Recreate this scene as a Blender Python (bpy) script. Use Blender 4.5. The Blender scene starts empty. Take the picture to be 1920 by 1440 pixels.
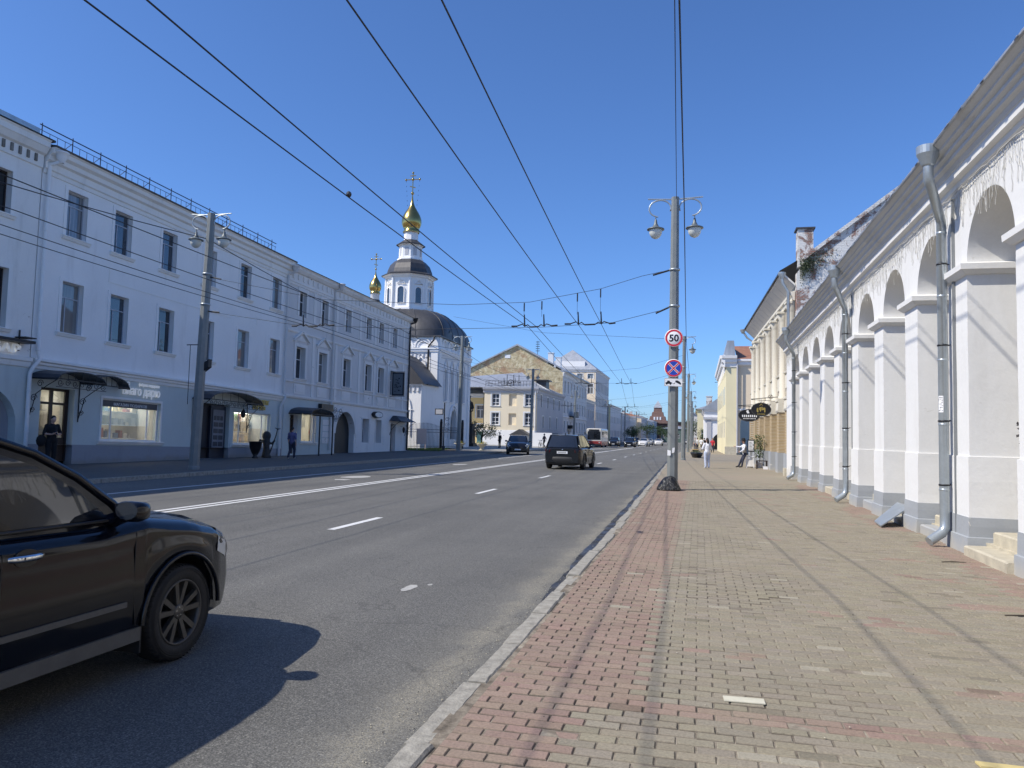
import bpy, bmesh, math, random
from math import sin, cos, pi, radians, sqrt, atan2, floor
from mathutils import Vector, Matrix, noise as mnoise
random.seed(7)
RND = random.random
def U(a, b): return a + (b - a) * RND()
SC = bpy.context.scene
C = SC.collection

# ------------------------------------------------------------------ camera
CAM_H = 1.58
cam_d = bpy.data.cameras.new('camera'); cam = bpy.data.objects.new('camera', cam_d); C.objects.link(cam)
cam_d.sensor_width = 36.0; cam_d.lens = 27.0; cam_d.clip_start = 0.05; cam_d.clip_end = 4000
_yd = Vector((350 / 1440, 103 / 1440, 1)).normalized()          # street direction seen from the camera
_up = Vector((math.tan(radians(1.4)), -1, 0)); _up.z = -(_up.x * _yd.x + _up.y * _yd.y) / _yd.z; _up.normalize()
_xd = _yd.cross(_up)
_R = Matrix((_xd, _yd, _up))                                     # camera (x right, y down, z forward) -> world
cam.matrix_world = Matrix.Translation((0, 0, CAM_H)) @ Matrix((_R @ Vector((1, 0, 0)), _R @ Vector((0, -1, 0)), _R @ Vector((0, 0, -1)))).transposed().to_4x4()
SC.camera = cam

# ------------------------------------------------------------------ sky and sun
SUN = Vector((0.853, 0.522, -1.035)).normalized()                 # direction the light travels
sun_el = math.asin(-SUN.z); sun_az = atan2(-SUN.x, -SUN.y)       # azimuth from +Y towards +X
w = bpy.data.worlds.new('World'); SC.world = w; w.use_nodes = True
nt = w.node_tree; nt.nodes.clear()
sk = nt.nodes.new('ShaderNodeTexSky'); sk.sky_type = 'NISHITA'; sk.sun_disc = False
sk.sun_elevation = sun_el; sk.sun_rotation = sun_az
sk.altitude = 1000; sk.air_density = 1.0; sk.dust_density = 1.5; sk.ozone_density = 10.0
bg = nt.nodes.new('ShaderNodeBackground'); bg.inputs['Strength'].default_value = 0.128
wo = nt.nodes.new('ShaderNodeOutputWorld')
wb_ = nt.nodes.new('ShaderNodeMix'); wb_.data_type = 'RGBA'; wb_.blend_type = 'MULTIPLY'; wb_.inputs[0].default_value = 1; wb_.inputs[7].default_value = (.90, 1.0, 1.13, 1)   # camera white balance
nt.links.new(sk.outputs[0], wb_.inputs[6]); nt.links.new(wb_.outputs[2], bg.inputs['Color']); nt.links.new(bg.outputs[0], wo.inputs['Surface'])
sl = bpy.data.lights.new('sun', 'SUN'); sl.energy = 3.8; sl.angle = radians(0.53); sl.color = (1.0, 0.935, 0.825)
so = bpy.data.objects.new('sun', sl); C.objects.link(so); so.location = (-30, -20, 60)
so.rotation_euler = SUN.to_track_quat('-Z', 'Y').to_euler()
SC.view_settings.view_transform = 'Standard'; SC.view_settings.look = 'None'
SC.view_settings.exposure = 0.33; SC.view_settings.gamma = 1.0; SC.view_settings.use_curve_mapping = False
try:
    SC.cycles.max_bounces = 6; SC.cycles.use_denoising = True
except Exception:
    pass

# ------------------------------------------------------------------ mesh builder
class MB:
    def __init__(self): self.v = []; self.f = []; self.m = []; self.s = []
    def _add(self, pts, faces, m=0, s=False):
        o = len(self.v); self.v += [tuple(p) for p in pts]
        for f in faces:
            self.f.append(tuple(i + o for i in f)); self.m.append(m); self.s.append(s)
        return self
    def poly(self, pts, m=0): return self._add(pts, [tuple(range(len(pts)))], m)
    def box(self, x0, y0, z0, x1, y1, z1, m=0):
        p = [(x0, y0, z0), (x1, y0, z0), (x1, y1, z0), (x0, y1, z0), (x0, y0, z1), (x1, y0, z1), (x1, y1, z1), (x0, y1, z1)]
        return self._add(p, [(3, 2, 1, 0), (4, 5, 6, 7), (0, 1, 5, 4), (1, 2, 6, 5), (2, 3, 7, 6), (3, 0, 4, 7)], m)
    def hexa(self, p, m=0):
        return self._add(p, [(3, 2, 1, 0), (4, 5, 6, 7), (0, 1, 5, 4), (1, 2, 6, 5), (2, 3, 7, 6), (3, 0, 4, 7)], m)
    def prism(self, pts, vec, m=0, caps=True):
        n = len(pts); vec = Vector(vec); a = [Vector(p) for p in pts]; b = [p + vec for p in a]
        fs = [(i, (i + 1) % n, n + (i + 1) % n, n + i) for i in range(n)]
        if caps: fs += [tuple(range(n - 1, -1, -1)), tuple(range(n, 2 * n))]
        return self._add(a + b, fs, m)
    def tube(self, path, r, n=8, m=0, cap=True, smooth=True):
        path = [Vector(p) for p in path]; k = len(path); rs = r if isinstance(r, (list, tuple)) else [r] * k
        pts = []; up = None
        for i, p in enumerate(path):
            t = (path[min(i + 1, k - 1)] - path[max(i - 1, 0)])
            if t.length < 1e-9: t = Vector((0, 0, 1))
            t.normalize()
            if up is None:
                up = Vector((0, 0, 1)) if abs(t.z) < .9 else Vector((1, 0, 0))
            a = t.cross(up)
            if a.length < 1e-6: a = t.cross(Vector((0, 1, 0)))
            a.normalize(); b = a.cross(t).normalized(); up = b
            for j in range(n):
                th = 2 * pi * j / n; pts.append(p + (a * cos(th) + b * sin(th)) * rs[i])
        fs = [(i * n + j, i * n + (j + 1) % n, (i + 1) * n + (j + 1) % n, (i + 1) * n + j) for i in range(k - 1) for j in range(n)]
        self._add(pts, fs, m, smooth)
        if cap and n > 2:
            self._add([pts[j] for j in range(n)], [tuple(range(n - 1, -1, -1))], m)
            self._add([pts[(k - 1) * n + j] for j in range(n)], [tuple(range(n))], m)
        return self
    def lathe(self, prof, c=(0, 0, 0), n=24, m=0, smooth=True, axis='z', a0=0.0):
        pts = []
        for r, z in prof:
            for j in range(n):
                th = 2 * pi * j / n + a0
                if axis == 'z': pts.append((c[0] + r * cos(th), c[1] + r * sin(th), c[2] + z))
                elif axis == 'x': pts.append((c[0] + z, c[1] + r * cos(th), c[2] + r * sin(th)))
                else: pts.append((c[0] + r * cos(th), c[1] + z, c[2] + r * sin(th)))
        k = len(prof)
        return self._add(pts, [(i * n + j, i * n + (j + 1) % n, (i + 1) * n + (j + 1) % n, (i + 1) * n + j) for i in range(k - 1) for j in range(n)], m, smooth)
    def rings(self, rings, m=0, smooth=False, close=True, cap=False):
        n = len(rings[0]); pts = [p for r in rings for p in r]; jn = n if close else n - 1
        self._add(pts, [(i * n + j, i * n + (j + 1) % n, (i + 1) * n + (j + 1) % n, (i + 1) * n + j) for i in range(len(rings) - 1) for j in range(jn)], m, smooth)
        if cap: self.poly(rings[0][::-1], m); self.poly(rings[-1], m)
        return self
    def ball(self, c, rx, ry=None, rz=None, n=10, m=0):
        ry = ry or rx; rz = rz or rx; k = max(4, n // 2 + 1)
        rg = []
        for i in range(k + 1):
            ph = -pi / 2 + pi * i / k
            rg.append([(c[0] + rx * cos(ph) * cos(2 * pi * j / n), c[1] + ry * cos(ph) * sin(2 * pi * j / n), c[2] + rz * sin(ph)) for j in range(n)])
        return self.rings(rg, m, True)
    def add(self, other, fn=None, m=None):
        o = len(self.v); self.v += [tuple(fn(p)) if fn else p for p in other.v]
        self.f += [tuple(i + o for i in f) for f in other.f]; self.m += [m if m is not None else x for x in other.m]; self.s += other.s
        return self
    def mesh(self, name, mats):
        me = bpy.data.meshes.new(name); me.from_pydata(self.v, [], self.f)
        for mt in (mats if isinstance(mats, (list, tuple)) else [mats]): me.materials.append(mt)
        me.polygons.foreach_set('material_index', self.m); me.polygons.foreach_set('use_smooth', self.s)
        me.update(); return me
    def build(self, name, mats, parent=None, **kw):
        return link(name, self.mesh(name, mats), parent, **kw)

def link(name, me, parent=None, loc=None, **kw):
    o = bpy.data.objects.new(name, me); C.objects.link(o)
    if parent is not None: o.parent = parent
    if loc is not None: o.location = loc
    for k, v in kw.items(): o[k] = v
    return o
def thing(name, label, cat, loc=(0, 0, 0), rz=0.0, group=None):
    o = bpy.data.objects.new(name, None); C.objects.link(o); o.empty_display_size = .2
    o.location = loc; o.rotation_euler = (0, 0, rz); o['label'] = label; o['category'] = cat
    if group: o['group'] = group
    return o
def tag(o, label, cat, group=None, kind=None):
    o['label'] = label; o['category'] = cat
    if group: o['group'] = group
    if kind: o['kind'] = kind
    return o
def struct(o): o['kind'] = 'structure'; return o
def copy_tree(o, parent=None):
    c = o.copy(); C.objects.link(c); c.parent = parent
    if parent is not None: c.matrix_parent_inverse = o.matrix_parent_inverse
    for ch in o.children: copy_tree(ch, c)
    return c

# ------------------------------------------------------------------ materials
MATS = {}
def _n(nt, t, **kw):
    n = nt.nodes.new(t)
    for k, v in kw.items(): setattr(n, k, v)
    return n
class NT:
    """small wrapper for building procedural materials"""
    def __init__(self, name, rough=.7, metal=0, spec=.5):
        self.mat = bpy.data.materials.new(name); self.mat.use_nodes = True
        self.t = self.mat.node_tree; self.b = self.t.nodes['Principled BSDF']
        self.b.inputs['Roughness'].default_value = rough; self.b.inputs['Metallic'].default_value = metal
        self.b.inputs['Specular IOR Level'].default_value = spec
        self.tc = _n(self.t, 'ShaderNodeTexCoord'); MATS[name] = self.mat
    def L(self, a, b): self.t.links.new(a, b)
    def vec(self, sc=(1, 1, 1), geo=False):
        mp = _n(self.t, 'ShaderNodeMapping'); mp.inputs['Scale'].default_value = sc
        if geo:
            g = _n(self.t, 'ShaderNodeNewGeometry'); self.L(g.outputs['Position'], mp.inputs[0])
        else: self.L(self.tc.outputs['Object'], mp.inputs[0])
        return mp.outputs[0]
    def noise(self, scale, detail=4, vec=None, rough=.55, dist=0):
        n = _n(self.t, 'ShaderNodeTexNoise'); n.inputs['Scale'].default_value = scale; n.inputs['Detail'].default_value = detail
        n.inputs['Roughness'].default_value = rough; n.inputs['Distortion'].default_value = dist
        self.L(vec if vec is not None else self.vec(), n.inputs['Vector']); return n.outputs['Fac']
    def ramp(self, fac, stops):
        r = _n(self.t, 'ShaderNodeValToRGB'); e = r.color_ramp.elements
        while len(e) > 1: e.remove(e[-1])
        e[0].position = stops[0][0]; e[0].color = _c(stops[0][1])
        for p, c in stops[1:]:
            x = e.new(p); x.color = _c(c)
        self.L(fac, r.inputs[0]); return r.outputs[0]
    def mix(self, fac, a, b, mode='MIX'):
        m = _n(self.t, 'ShaderNodeMix', data_type='RGBA', blend_type=mode)
        for s, v in ((m.inputs[0], fac), (m.inputs[6], a), (m.inputs[7], b)):
            if hasattr(v, 'is_linked'): self.L(v, s)
            else: s.default_value = v if isinstance(v, float) else _c(v)
        return m.outputs[2]
    def math(self, op, a, b=0.0):
        m = _n(self.t, 'ShaderNodeMath', operation=op)
        for s, v in ((m.inputs[0], a), (m.inputs[1], b)):
            if hasattr(v, 'is_linked'): self.L(v, s)
            else: s.default_value = v
        return m.outputs[0]
    def sep(self, v):
        s = _n(self.t, 'ShaderNodeSeparateXYZ'); self.L(v, s.inputs[0]); return s.outputs
    def col(self, c):
        if hasattr(c, 'is_linked'): self.L(c, self.b.inputs['Base Color'])
        else: self.b.inputs['Base Color'].default_value = _c(c)
        return self
    def bump(self, h, st=.3, dist=.02):
        b = _n(self.t, 'ShaderNodeBump'); b.inputs['Strength'].default_value = st; b.inputs['Distance'].default_value = dist
        self.L(h, b.inputs['Height']); self.L(b.outputs[0], self.b.inputs['Normal']); return self
    def rough(self, f): self.L(f, self.b.inputs['Roughness']); return self
def _c(c): return tuple(c) + (1,) if len(c) == 3 else tuple(c)
def sc3(c, k): return tuple(min(1, x * k) for x in c)

def plain(name, c, rough=.6, metal=0, var=.12, scale=6, bump=.12, bscale=60, spec=.5):
    """painted / stone-like surface with soft two-scale variation and fine relief"""
    if name in MATS: return MATS[name]
    m = NT(name, rough, metal, spec)
    a = m.noise(scale, 5); b = m.noise(scale * 9, 3)
    f = m.math('ADD', m.math('MULTIPLY', a, .7), m.math('MULTIPLY', b, .3))
    m.col(m.ramp(f, [(.3, sc3(c, 1 - var)), (.5, c), (.72, sc3(c, 1 + var))]))
    if bump: m.bump(m.noise(bscale, 4), bump, .01)
    return m.mat
def plaster(name, c, stain=(.45, .43, .4), st=.35, var=.07, chip=None, foot=None):
    """limewashed wall: broad clouding, streaks running down, hairline relief, optional chips and a dirty foot"""
    m = NT(name, .88, 0, .25)
    a = m.noise(.55, 6, m.vec((1, 1, 1)), .6); st1 = m.noise(1.6, 5, m.vec((1, 1, .18)), .6); fine = m.noise(22, 4)
    base = m.ramp(m.math('ADD', m.math('MULTIPLY', a, .65), m.math('MULTIPLY', fine, .35)), [(.32, sc3(c, 1 - var)), (.52, c), (.7, sc3(c, 1 + var * .7))])
    s = m.ramp(st1, [(.56, (0, 0, 0)), (.8, (st, st, st))])
    base = m.mix(s, base, stain)
    if chip:
        k = m.ramp(m.noise(1.9, 7, None, .68, .6), [(.66, (0, 0, 0)), (.675, (1, 1, 1))])
        base = m.mix(k, base, chip)
    if foot:
        z = m.sep(m.vec((1, 1, 1), True))[2]
        g = m.math('SUBTRACT', m.math('MULTIPLY', m.noise(2.2, 6), foot[0] * 2), z)
        k = m.ramp(g, [(0.0, (0, 0, 0)), (.22, (1, 1, 1))])
        base = m.mix(m.math('MULTIPLY', k, foot[2]), base, foot[1])
    m.col(base); m.bump(m.math('ADD', m.noise(6, 6), m.math('MULTIPLY', fine, .35)), .35, .015)
    return m.mat
def brickmat(name, c1, c2, mortar, sx=.25, sy=.075, wash=None, axis='xz', msz=.012, lo=.45, hi=.56):
    m = NT(name, .9, 0, .2)
    v = m.sep(m.vec()); cb = _n(m.t, 'ShaderNodeCombineXYZ')
    if axis == 'xz': m.L(v[0], cb.inputs[0])
    else: m.L(v[1], cb.inputs[0])
    m.L(v[2], cb.inputs[1])
    b = _n(m.t, 'ShaderNodeTexBrick'); m.L(cb.outputs[0], b.inputs['Vector'])
    b.inputs['Scale'].default_value = 1; b.inputs['Brick Width'].default_value = sx; b.inputs['Row Height'].default_value = sy
    b.inputs['Mortar Size'].default_value = msz; b.inputs['Mortar Smooth'].default_value = .3
    b.inputs['Color1'].default_value = _c(c1); b.inputs['Color2'].default_value = _c(c2); b.inputs['Mortar'].default_value = _c(mortar)
    base = m.mix(m.math('MULTIPLY', m.noise(9, 5), .5), b.outputs['Color'], sc3(c1, .55))
    h = m.math('SUBTRACT', 1.0, b.outputs['Fac'])
    if wash:
        k = m.ramp(m.noise(1.3, 9, None, .72, .4), [(lo, (0, 0, 0)), (hi, (1, 1, 1))])
        w2 = m.mix(m.math('MULTIPLY', b.outputs['Fac'], .35), wash, sc3(wash, .6))
        base = m.mix(k, base, m.mix(m.noise(14, 5), w2, sc3(wash, .72)))
    m.col(base); m.bump(m.math('ADD', h, m.noise(30, 4)), .7, .02)
    return m.mat
def metal_roof(name, c, rough=.45):
    m = NT(name, rough, .35, .5)
    a = m.noise(.9, 6); b = m.noise(1.2, 5, m.vec((3, 3, .3)))
    m.col(m.ramp(m.math('ADD', m.math('MULTIPLY', a, .5), m.math('MULTIPLY', b, .5)), [(.35, sc3(c, .75)), (.55, c), (.75, sc3(c, 1.2))]))
    m.bump(m.noise(2.5, 3), .25, .03); return m.mat
def glass(name, c=(.02, .025, .03), f0=.12, rough=.02):
    """window glass as seen from outdoors: dark room behind, mirror-like front"""
    m = NT(name, rough, 0, .5); m.b.inputs['IOR'].default_value = 1.0 + 2 * sqrt(f0) / (1 - sqrt(f0))
    n = m.noise(.8, 2); m.col(m.ramp(n, [(.3, sc3(c, .6)), (.7, sc3(c, 1.5))]))
    m.bump(m.noise(1.1, 1), .02, .05); return m.mat

def old_gable():
    m = NT('ochre_gable_brick', .92, 0, .2)
    a = m.noise(.42, 8, None, .68, .5); c = m.noise(1.7, 6, None, .7, .4); d = m.noise(.25, 4)
    base = m.ramp(c, [(.3, (.24, .19, .11)), (.44, (.44, .36, .22)), (.56, (.60, .52, .34)), (.7, (.68, .62, .46))])
    red = m.ramp(a, [(.5, (0, 0, 0)), (.62, (1, 1, 1))]); base = m.mix(m.math('MULTIPLY', red, .75), base, (.36, .21, .13))
    grn = m.ramp(d, [(.52, (0, 0, 0)), (.66, (.5, .5, .5))]); base = m.mix(grn, base, (.46, .42, .25))
    m.col(base); m.bump(c, .8, .15); return m.mat
white_plaster = plaster('white_plaster', (.79, .785, .765), (.58, .56, .51), .4, .05, (.70, .69, .66), (.45, (.58, .54, .46), .45))
shade_plaster = plaster('old_white_plaster', (.86, .83, .785), (.5, .48, .44), .45, .06, (.5, .47, .42))
grey_plinth = plaster('grey_plinth', (.36, .38, .40), (.5, .48, .44), .4, .08, (.62, .6, .55), (.2, (.5, .46, .38), .6))
blue_plaster = plaster('pale_blue_plaster', (.88, .865, .845), (.62, .60, .58), .5, .055, None, (.5, (.5, .49, .47), .3))
teal_plaster = plaster('grey_blue_plaster', (.58, .63, .61), (.44, .46, .45), .5, .06)
plinth_blue = plaster('plinth_paint', (.33, .34, .37), (.22, .22, .22), .5, .08, (.42, .41, .38), (.25, (.26, .24, .2), .6))
trim_white = plaster('trim_white', (.86, .84, .80), (.45, .44, .42), .4, .05)
lilac_plaster = plaster('lilac_grey_plaster', (.69, .67, .65), (.45, .43, .42), .6, .06)
lilac_pale = plaster('pale_grey_plaster', (.83, .80, .765), (.5, .48, .45), .6, .06, (.42, .4, .36))
cream_plaster = plaster('cream_plaster', (.80, .70, .52), (.6, .52, .38), .3, .05)
yellow_plaster = plaster('yellow_plaster', (.82, .62, .30), (.6, .45, .25), .3, .05)
pale_yellow = plaster('pale_yellow_plaster', (.80, .72, .47), (.6, .55, .38), .4, .05)
pink_plaster = plaster('pale_pink_plaster', (.82, .68, .50), (.6, .5, .4), .3, .05)
stone_grey = plaster('grey_render', (.5, .5, .52), (.36, .35, .35), .4, .07)
church_white = plaster('church_white', (.88, .865, .845), (.6, .6, .6), .3, .04, (.6, .58, .55))
gable_brick = old_gable()
white_brick = brickmat('whitewashed_brick', (.36, .15, .10), (.22, .13, .1), (.30, .29, .27), wash=(.82, .81, .78), lo=.44, hi=.50, msz=.02)
aged_cream = plaster('aged_cream', (.72, .675, .565), (.48, .44, .36), .6, .09, (.5, .42, .32))
tan_brick = brickmat('tan_brick', (.52, .38, .2), (.42, .3, .15), (.66, .6, .5), axis='yz')
pale_brick = brickmat('pale_brick', (.55, .49, .39), (.46, .39, .29), (.66, .63, .57), axis='yz')
red_brick = brickmat('red_brick', (.22, .105, .08), (.18, .09, .07), (.26, .22, .2))
roof_grey = metal_roof('grey_sheet_roof', (.42, .44, .47))
roof_dark = metal_roof('dark_sheet_roof', (.085, .083, .085), .5)
roof_rust = metal_roof('rusty_roof', (.42, .2, .12), .7)
gold = plain('gilding', (.50, .36, .13), .24, 1, .12, 4, .05, 12)
dark_iron = plain('black_iron', (.012, .013, .016), .5, 0, .3)
zinc = plain('galvanised_sheet', (.42, .46, .48), .38, .55, .14, 4, .08, 14)
pole_grey = plain('grey_pole_paint', (.215, .23, .225), .5, .1, .12, 5, .1, 30)
lamp_metal = plain('lamp_metal', (.16, .18, .18), .45, .3, .15)
lamp_glass = plain('frosted_lamp_glass', (.62, .64, .6), .25, 0, .04, 6, 0)
win_glass = glass('window_glass', (.03, .04, .055), .11)
dark_glass = glass('dark_glass', (.012, .014, .018), .08)
def curtain_glass(name, lo, hi, cut):
    m = NT(name, .03, 0, .5); m.b.inputs['IOR'].default_value = 1.9; v = m.sep(m.vec())
    f = m.noise(2.6, 3, m.vec((3, 3, .12))); big = m.noise(.9, 1, m.vec((1, 1, .05)))
    c = m.ramp(f, [(.35, lo), (.6, hi)]); k = m.ramp(big, [(cut, (0, 0, 0)), (cut + .06, (1, 1, 1))])
    m.col(m.mix(k, c, (.018, .022, .03))); m.bump(m.noise(1.1, 1), .02, .05); return m.mat
PANES = [win_glass, curtain_glass('curtained_glass', (.10, .11, .12), (.24, .245, .25), .5), curtain_glass('half_curtained_glass', (.06, .065, .075), (.16, .165, .17), .44), curtain_glass('blind_glass', (.13, .13, .125), (.2, .2, .19), .56)]
white_frame = plain('white_window_frame', (.74, .75, .76), .45, 0, .05, 10, .05)
grey_frame = plain('grey_window_frame', (.42, .45, .5), .5, 0, .08)
brown_wood = plain('dark_brown_wood', (.035, .022, .018), .45, 0, .25, 12)
sandstone = plain('sandstone', (.52, .47, .36), .9, 0, .2, 5, .5, 30)
kerb_stone_mat = plain('kerb_stone', (.32, .30, .255), .95, 0, .38, 11, 1.0, 38)
rubber = plain('rubber', (.018, .018, .019), .75, 0, .25, 14, .3, 60)
wire_black = plain('wire_black', (.012, .014, .02), .6, 0, .1)
sign_white = plain('sign_white', (.85, .85, .85), .35, 0, .02, 8, 0)
sign_red = plain('sign_red', (.62, .03, .05), .35, 0, .05, 8, 0)
sign_blue = plain('sign_blue', (.02, .06, .42), .35, 0, .05, 8, 0)
sign_black = plain('sign_black', (.01, .01, .012), .4, 0, .1, 8, 0)
gold_letters = plain('gold_letters', (.55, .42, .12), .4, .3, .15)
chrome = plain('chrome', (.75, .77, .78), .12, 1, .05, 8, 0)
skin_m = plain('skin', (.55, .33, .24), .55, 0, .06, 12, .05)
hair_m = plain('dark_hair', (.02, .014, .011), .55, 0, .3, 30, .3, 90)
leaf_a = plain('leaf_green', (.05, .095, .022), .6, 0, .4, 2.0, 0)
leaf_b = plain('leaf_dark', (.028, .055, .018), .6, 0, .4, 2.0, 0)
leaf_dry = plain('leaf_grey_green', (.085, .1, .05), .7, 0, .4, 2.0, 0)
bark = plain('bark', (.07, .055, .042), .9, 0, .3, 9, .6, 30)
def asphalt_mat():
    m = NT('asphalt', .86, 0, .3); p = m.vec((1, 1, 1), True); xyz = m.sep(p)
    agg = m.noise(95, 3, p, .7); agg2 = m.noise(240, 2, p, .6); cl = m.noise(.35, 5, p); lane = m.noise(1.1, 4, m.vec((1.2, .05, 1), True))
    base = m.ramp(agg, [(.3, (.05, .051, .052)), (.5, (.112, .112, .111)), (.62, (.195, .193, .188)), (.74, (.40, .39, .36))])
    base = m.mix(m.ramp(agg2, [(.6, (0, 0, 0)), (.72, (.5, .5, .5))]), base, (.27, .26, .24))
    tone = m.ramp(m.math('ADD', m.math('MULTIPLY', cl, .5), m.math('MULTIPLY', lane, .5)), [(.32, (.9, .888, .84)), (.5, (1.14, 1.12, 1.05)), (.7, (1.38, 1.35, 1.25))])
    base = m.mix(1.0, base, tone, 'MULTIPLY')
    # sandy dust drifted along the right-hand gutter
    d = m.math('ADD', m.math('ABSOLUTE', m.math('ADD', xyz[0], 1.74)), m.math('MULTIPLY', m.noise(1.9, 6, p), .55))
    k = m.ramp(d, [(.2, (1, 1, 1)), (.33, (.7, .7, .7)), (.46, (.22, .22, .22)), (.8, (0, 0, 0))])
    k = m.math('MULTIPLY', k, m.ramp(m.noise(130, 3, p), [(.4, (.05, .05, .05)), (.62, (1, 1, 1))]))
    base = m.mix(m.math('MULTIPLY', k, .9), base, (.38, .345, .26))
    # tar cracks
    v = _n(m.t, 'ShaderNodeTexVoronoi', feature='DISTANCE_TO_EDGE'); v.inputs['Scale'].default_value = .23
    wv = _n(m.t, 'ShaderNodeVectorMath', operation='ADD'); m.L(p, wv.inputs[0])
    nz = _n(m.t, 'ShaderNodeTexNoise'); nz.inputs['Scale'].default_value = 1.3; m.L(p, nz.inputs['Vector']); m.L(nz.outputs['Color'], wv.inputs[1]); m.L(wv.outputs[0], v.inputs['Vector'])
    ck = m.ramp(v.outputs['Distance'], [(.0, (.3, .3, .3)), (.004, (0, 0, 0))])
    base = m.mix(ck, base, (.035, .035, .036))
    m.col(base); m.bump(m.math('ADD', agg, m.math('MULTIPLY', agg2, .5)), .55, .012)
    return m.mat
asphalt = asphalt_mat()
def paver_mat():
    m = NT('paver', .92, 0, .2); p = m.vec((1, 1, 1), True)
    at = _n(m.t, 'ShaderNodeAttribute', attribute_name='tint')
    c = m.mix(m.ramp(m.noise(1.7, 6, p), [(.38, (.05, .05, .05)), (.72, (.42, .42, .42))]), at.outputs['Color'], (.355, .31, .235))
    c = m.mix(1.0, c, m.ramp(m.noise(60, 4, p, .7), [(.3, (.62, .62, .62)), (.55, (.88, .88, .88)), (.75, (1.05, 1.03, 1.0))]), 'MULTIPLY')
    c = m.mix(m.ramp(m.noise(.5, 5, p, .65), [(.55, (0, 0, 0)), (.75, (.4, .4, .4))]), c, (.225, .195, .16))
    m.col(c); m.bump(m.noise(75, 5, p, .7), .5, .008); return m.mat
paver = paver_mat()
def sandbed_mat():
    m = NT('joint_sand', .95, 0, .1); p = m.vec((1, 1, 1), True)
    m.col(m.ramp(m.noise(5, 6, p, .7), [(.34, (.10, .085, .068)), (.5, (.24, .205, .16)), (.66, (.42, .37, .29))])); m.bump(m.noise(120, 3, p), .5, .01); return m.mat
joint_sand = sandbed_mat()
def farpave_mat():
    m = NT('distant_paving', .92, 0, .2); p = m.vec((1, 1, 1), True)
    b = _n(m.t, 'ShaderNodeTexBrick'); m.L(p, b.inputs['Vector']); b.inputs['Scale'].default_value = 1
    b.inputs['Brick Width'].default_value = .2; b.inputs['Row Height'].default_value = .1; b.inputs['Mortar Size'].default_value = .006
    b.inputs['Color1'].default_value = (.31, .28, .205, 1); b.inputs['Color2'].default_value = (.275, .246, .182, 1); b.inputs['Mortar'].default_value = (.22, .19, .15, 1)
    c = m.mix(m.ramp(m.noise(.6, 6, m.vec((.6, 2.2, 1), True)), [(.4, (0, 0, 0)), (.7, (.55, .55, .55))]), b.outputs['Color'], (.36, .27, .21))
    m.col(c); return m.mat
farpave = farpave_mat()
left_pave = plain('left_pavement_asphalt', (.105, .103, .098), .9, 0, .2, 2.5, .4, 80)
def paint_mat():
    m = NT('road_paint', .7, 0, .3); p = m.vec((1, 1, 1), True)
    k = m.ramp(m.noise(17, 6, p, .7), [(.60, (0, 0, 0)), (.68, (1, 1, 1))])
    m.col(m.mix(k, m.mix(m.noise(3, 4, p), (.78, .78, .76), (.62, .61, .58)), (.16, .16, .155))); return m.mat
road_paint = paint_mat()
worn_paint = plain('worn_paint', (.42, .41, .38), .8, 0, .3, 5, .1)
def tar_mat():
    m = NT('tar_gutter', .6, 0, .4); p = m.vec((1, 1, 1), True)
    m.col(m.ramp(m.noise(3.5, 6, p, .7), [(.35, (.02, .021, .024)), (.6, (.06, .06, .062)), (.75, (.2, .19, .16))]))
    m.rough(m.ramp(m.noise(2.1, 4, p), [(.4, (.45, .45, .45)), (.65, (.9, .9, .9))])); m.bump(m.noise(20, 5, p), .4, .02); return m.mat
tar = tar_mat()
grass_m = plain('grass_blade', (.07, .12, .025), .7, 0, .4, 3, 0)
soil = plain('soil', (.07, .06, .045), .95, 0, .3, 4, .5, 30)
def paint_car(name, c, rough=.12, dirt=.3):
    m = NT(name, rough, .0, .5); m.b.inputs['Specular IOR Level'].default_value = .38; m.b.inputs['Coat Weight'].default_value = .12; m.b.inputs['Coat Roughness'].default_value = .04
    z = m.sep(m.vec())[2]
    g = m.math('ADD', m.math('MULTIPLY', z, -1.5), m.noise(4, 6, None, .65))
    k = m.ramp(g, [(-.75, (0, 0, 0)), (.15, (dirt, dirt, dirt)), (.5, (dirt * 1.6,) * 3)])
    m.col(m.mix(k, c, (.10, .097, .09))); m.rough(m.ramp(k, [(.0, (rough,) * 3), (.6, (.5, .5, .5))])); return m.mat
car_black = paint_car('black_car_paint', (.005, .006, .010), .1, .16)
car_dark = paint_car('dark_car_paint', (.010, .011, .014), .15, .3)
car_white = paint_car('white_car_paint', (.65, .65, .64), .2, .2)
car_silver = paint_car('silver_car_paint', (.36, .37, .38), .2, .2)
black_plastic = plain('black_plastic', (.02, .02, .021), .6, 0, .2, 10, .15)
grey_plastic = plain('grey_plastic', (.09, .09, .088), .6, 0, .2, 8, .15)
headlamp = glass('headlamp_glass', (.5, .52, .52), .15, .08)
tail_red = plain('tail_lamp_red', (.05, .004, .005), .15, 0, .1, 8, 0)
rim_m = plain('alloy_rim', (.10, .095, .088), .45, .6, .15, 12)
# ================================================================== ground, road, pavements
def kerb_x(y): return -1.46 - (0.0138 * (y - 13) if y > 13 else 0) if y < 60 else -2.1
def in_view(x, y, z=0.0, pad=0.0):
    v = _R.transposed() @ (Vector((x, y, z)) - Vector((0, 0, CAM_H)))
    if v.z < .1: return False
    return abs(v.x / v.z) < .667 + pad and abs(v.y / v.z) < .5 + pad
g = MB(); g.poly([(-1500, -300, -.45), (1500, -300, -.45), (1500, 2500, -.45), (-1500, 2500, -.45)])
struct(g.build('ground', plain('far_ground', (.16, .15, .13), .95, 0, .2, .05, 0)))
g = MB(); g.poly([(-17.2, -60, -.12), (-1.2, -60, -.12), (-1.2, 700, -.12), (-17.2, 700, -.12)])
road = struct(g.build('road', asphalt))
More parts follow.
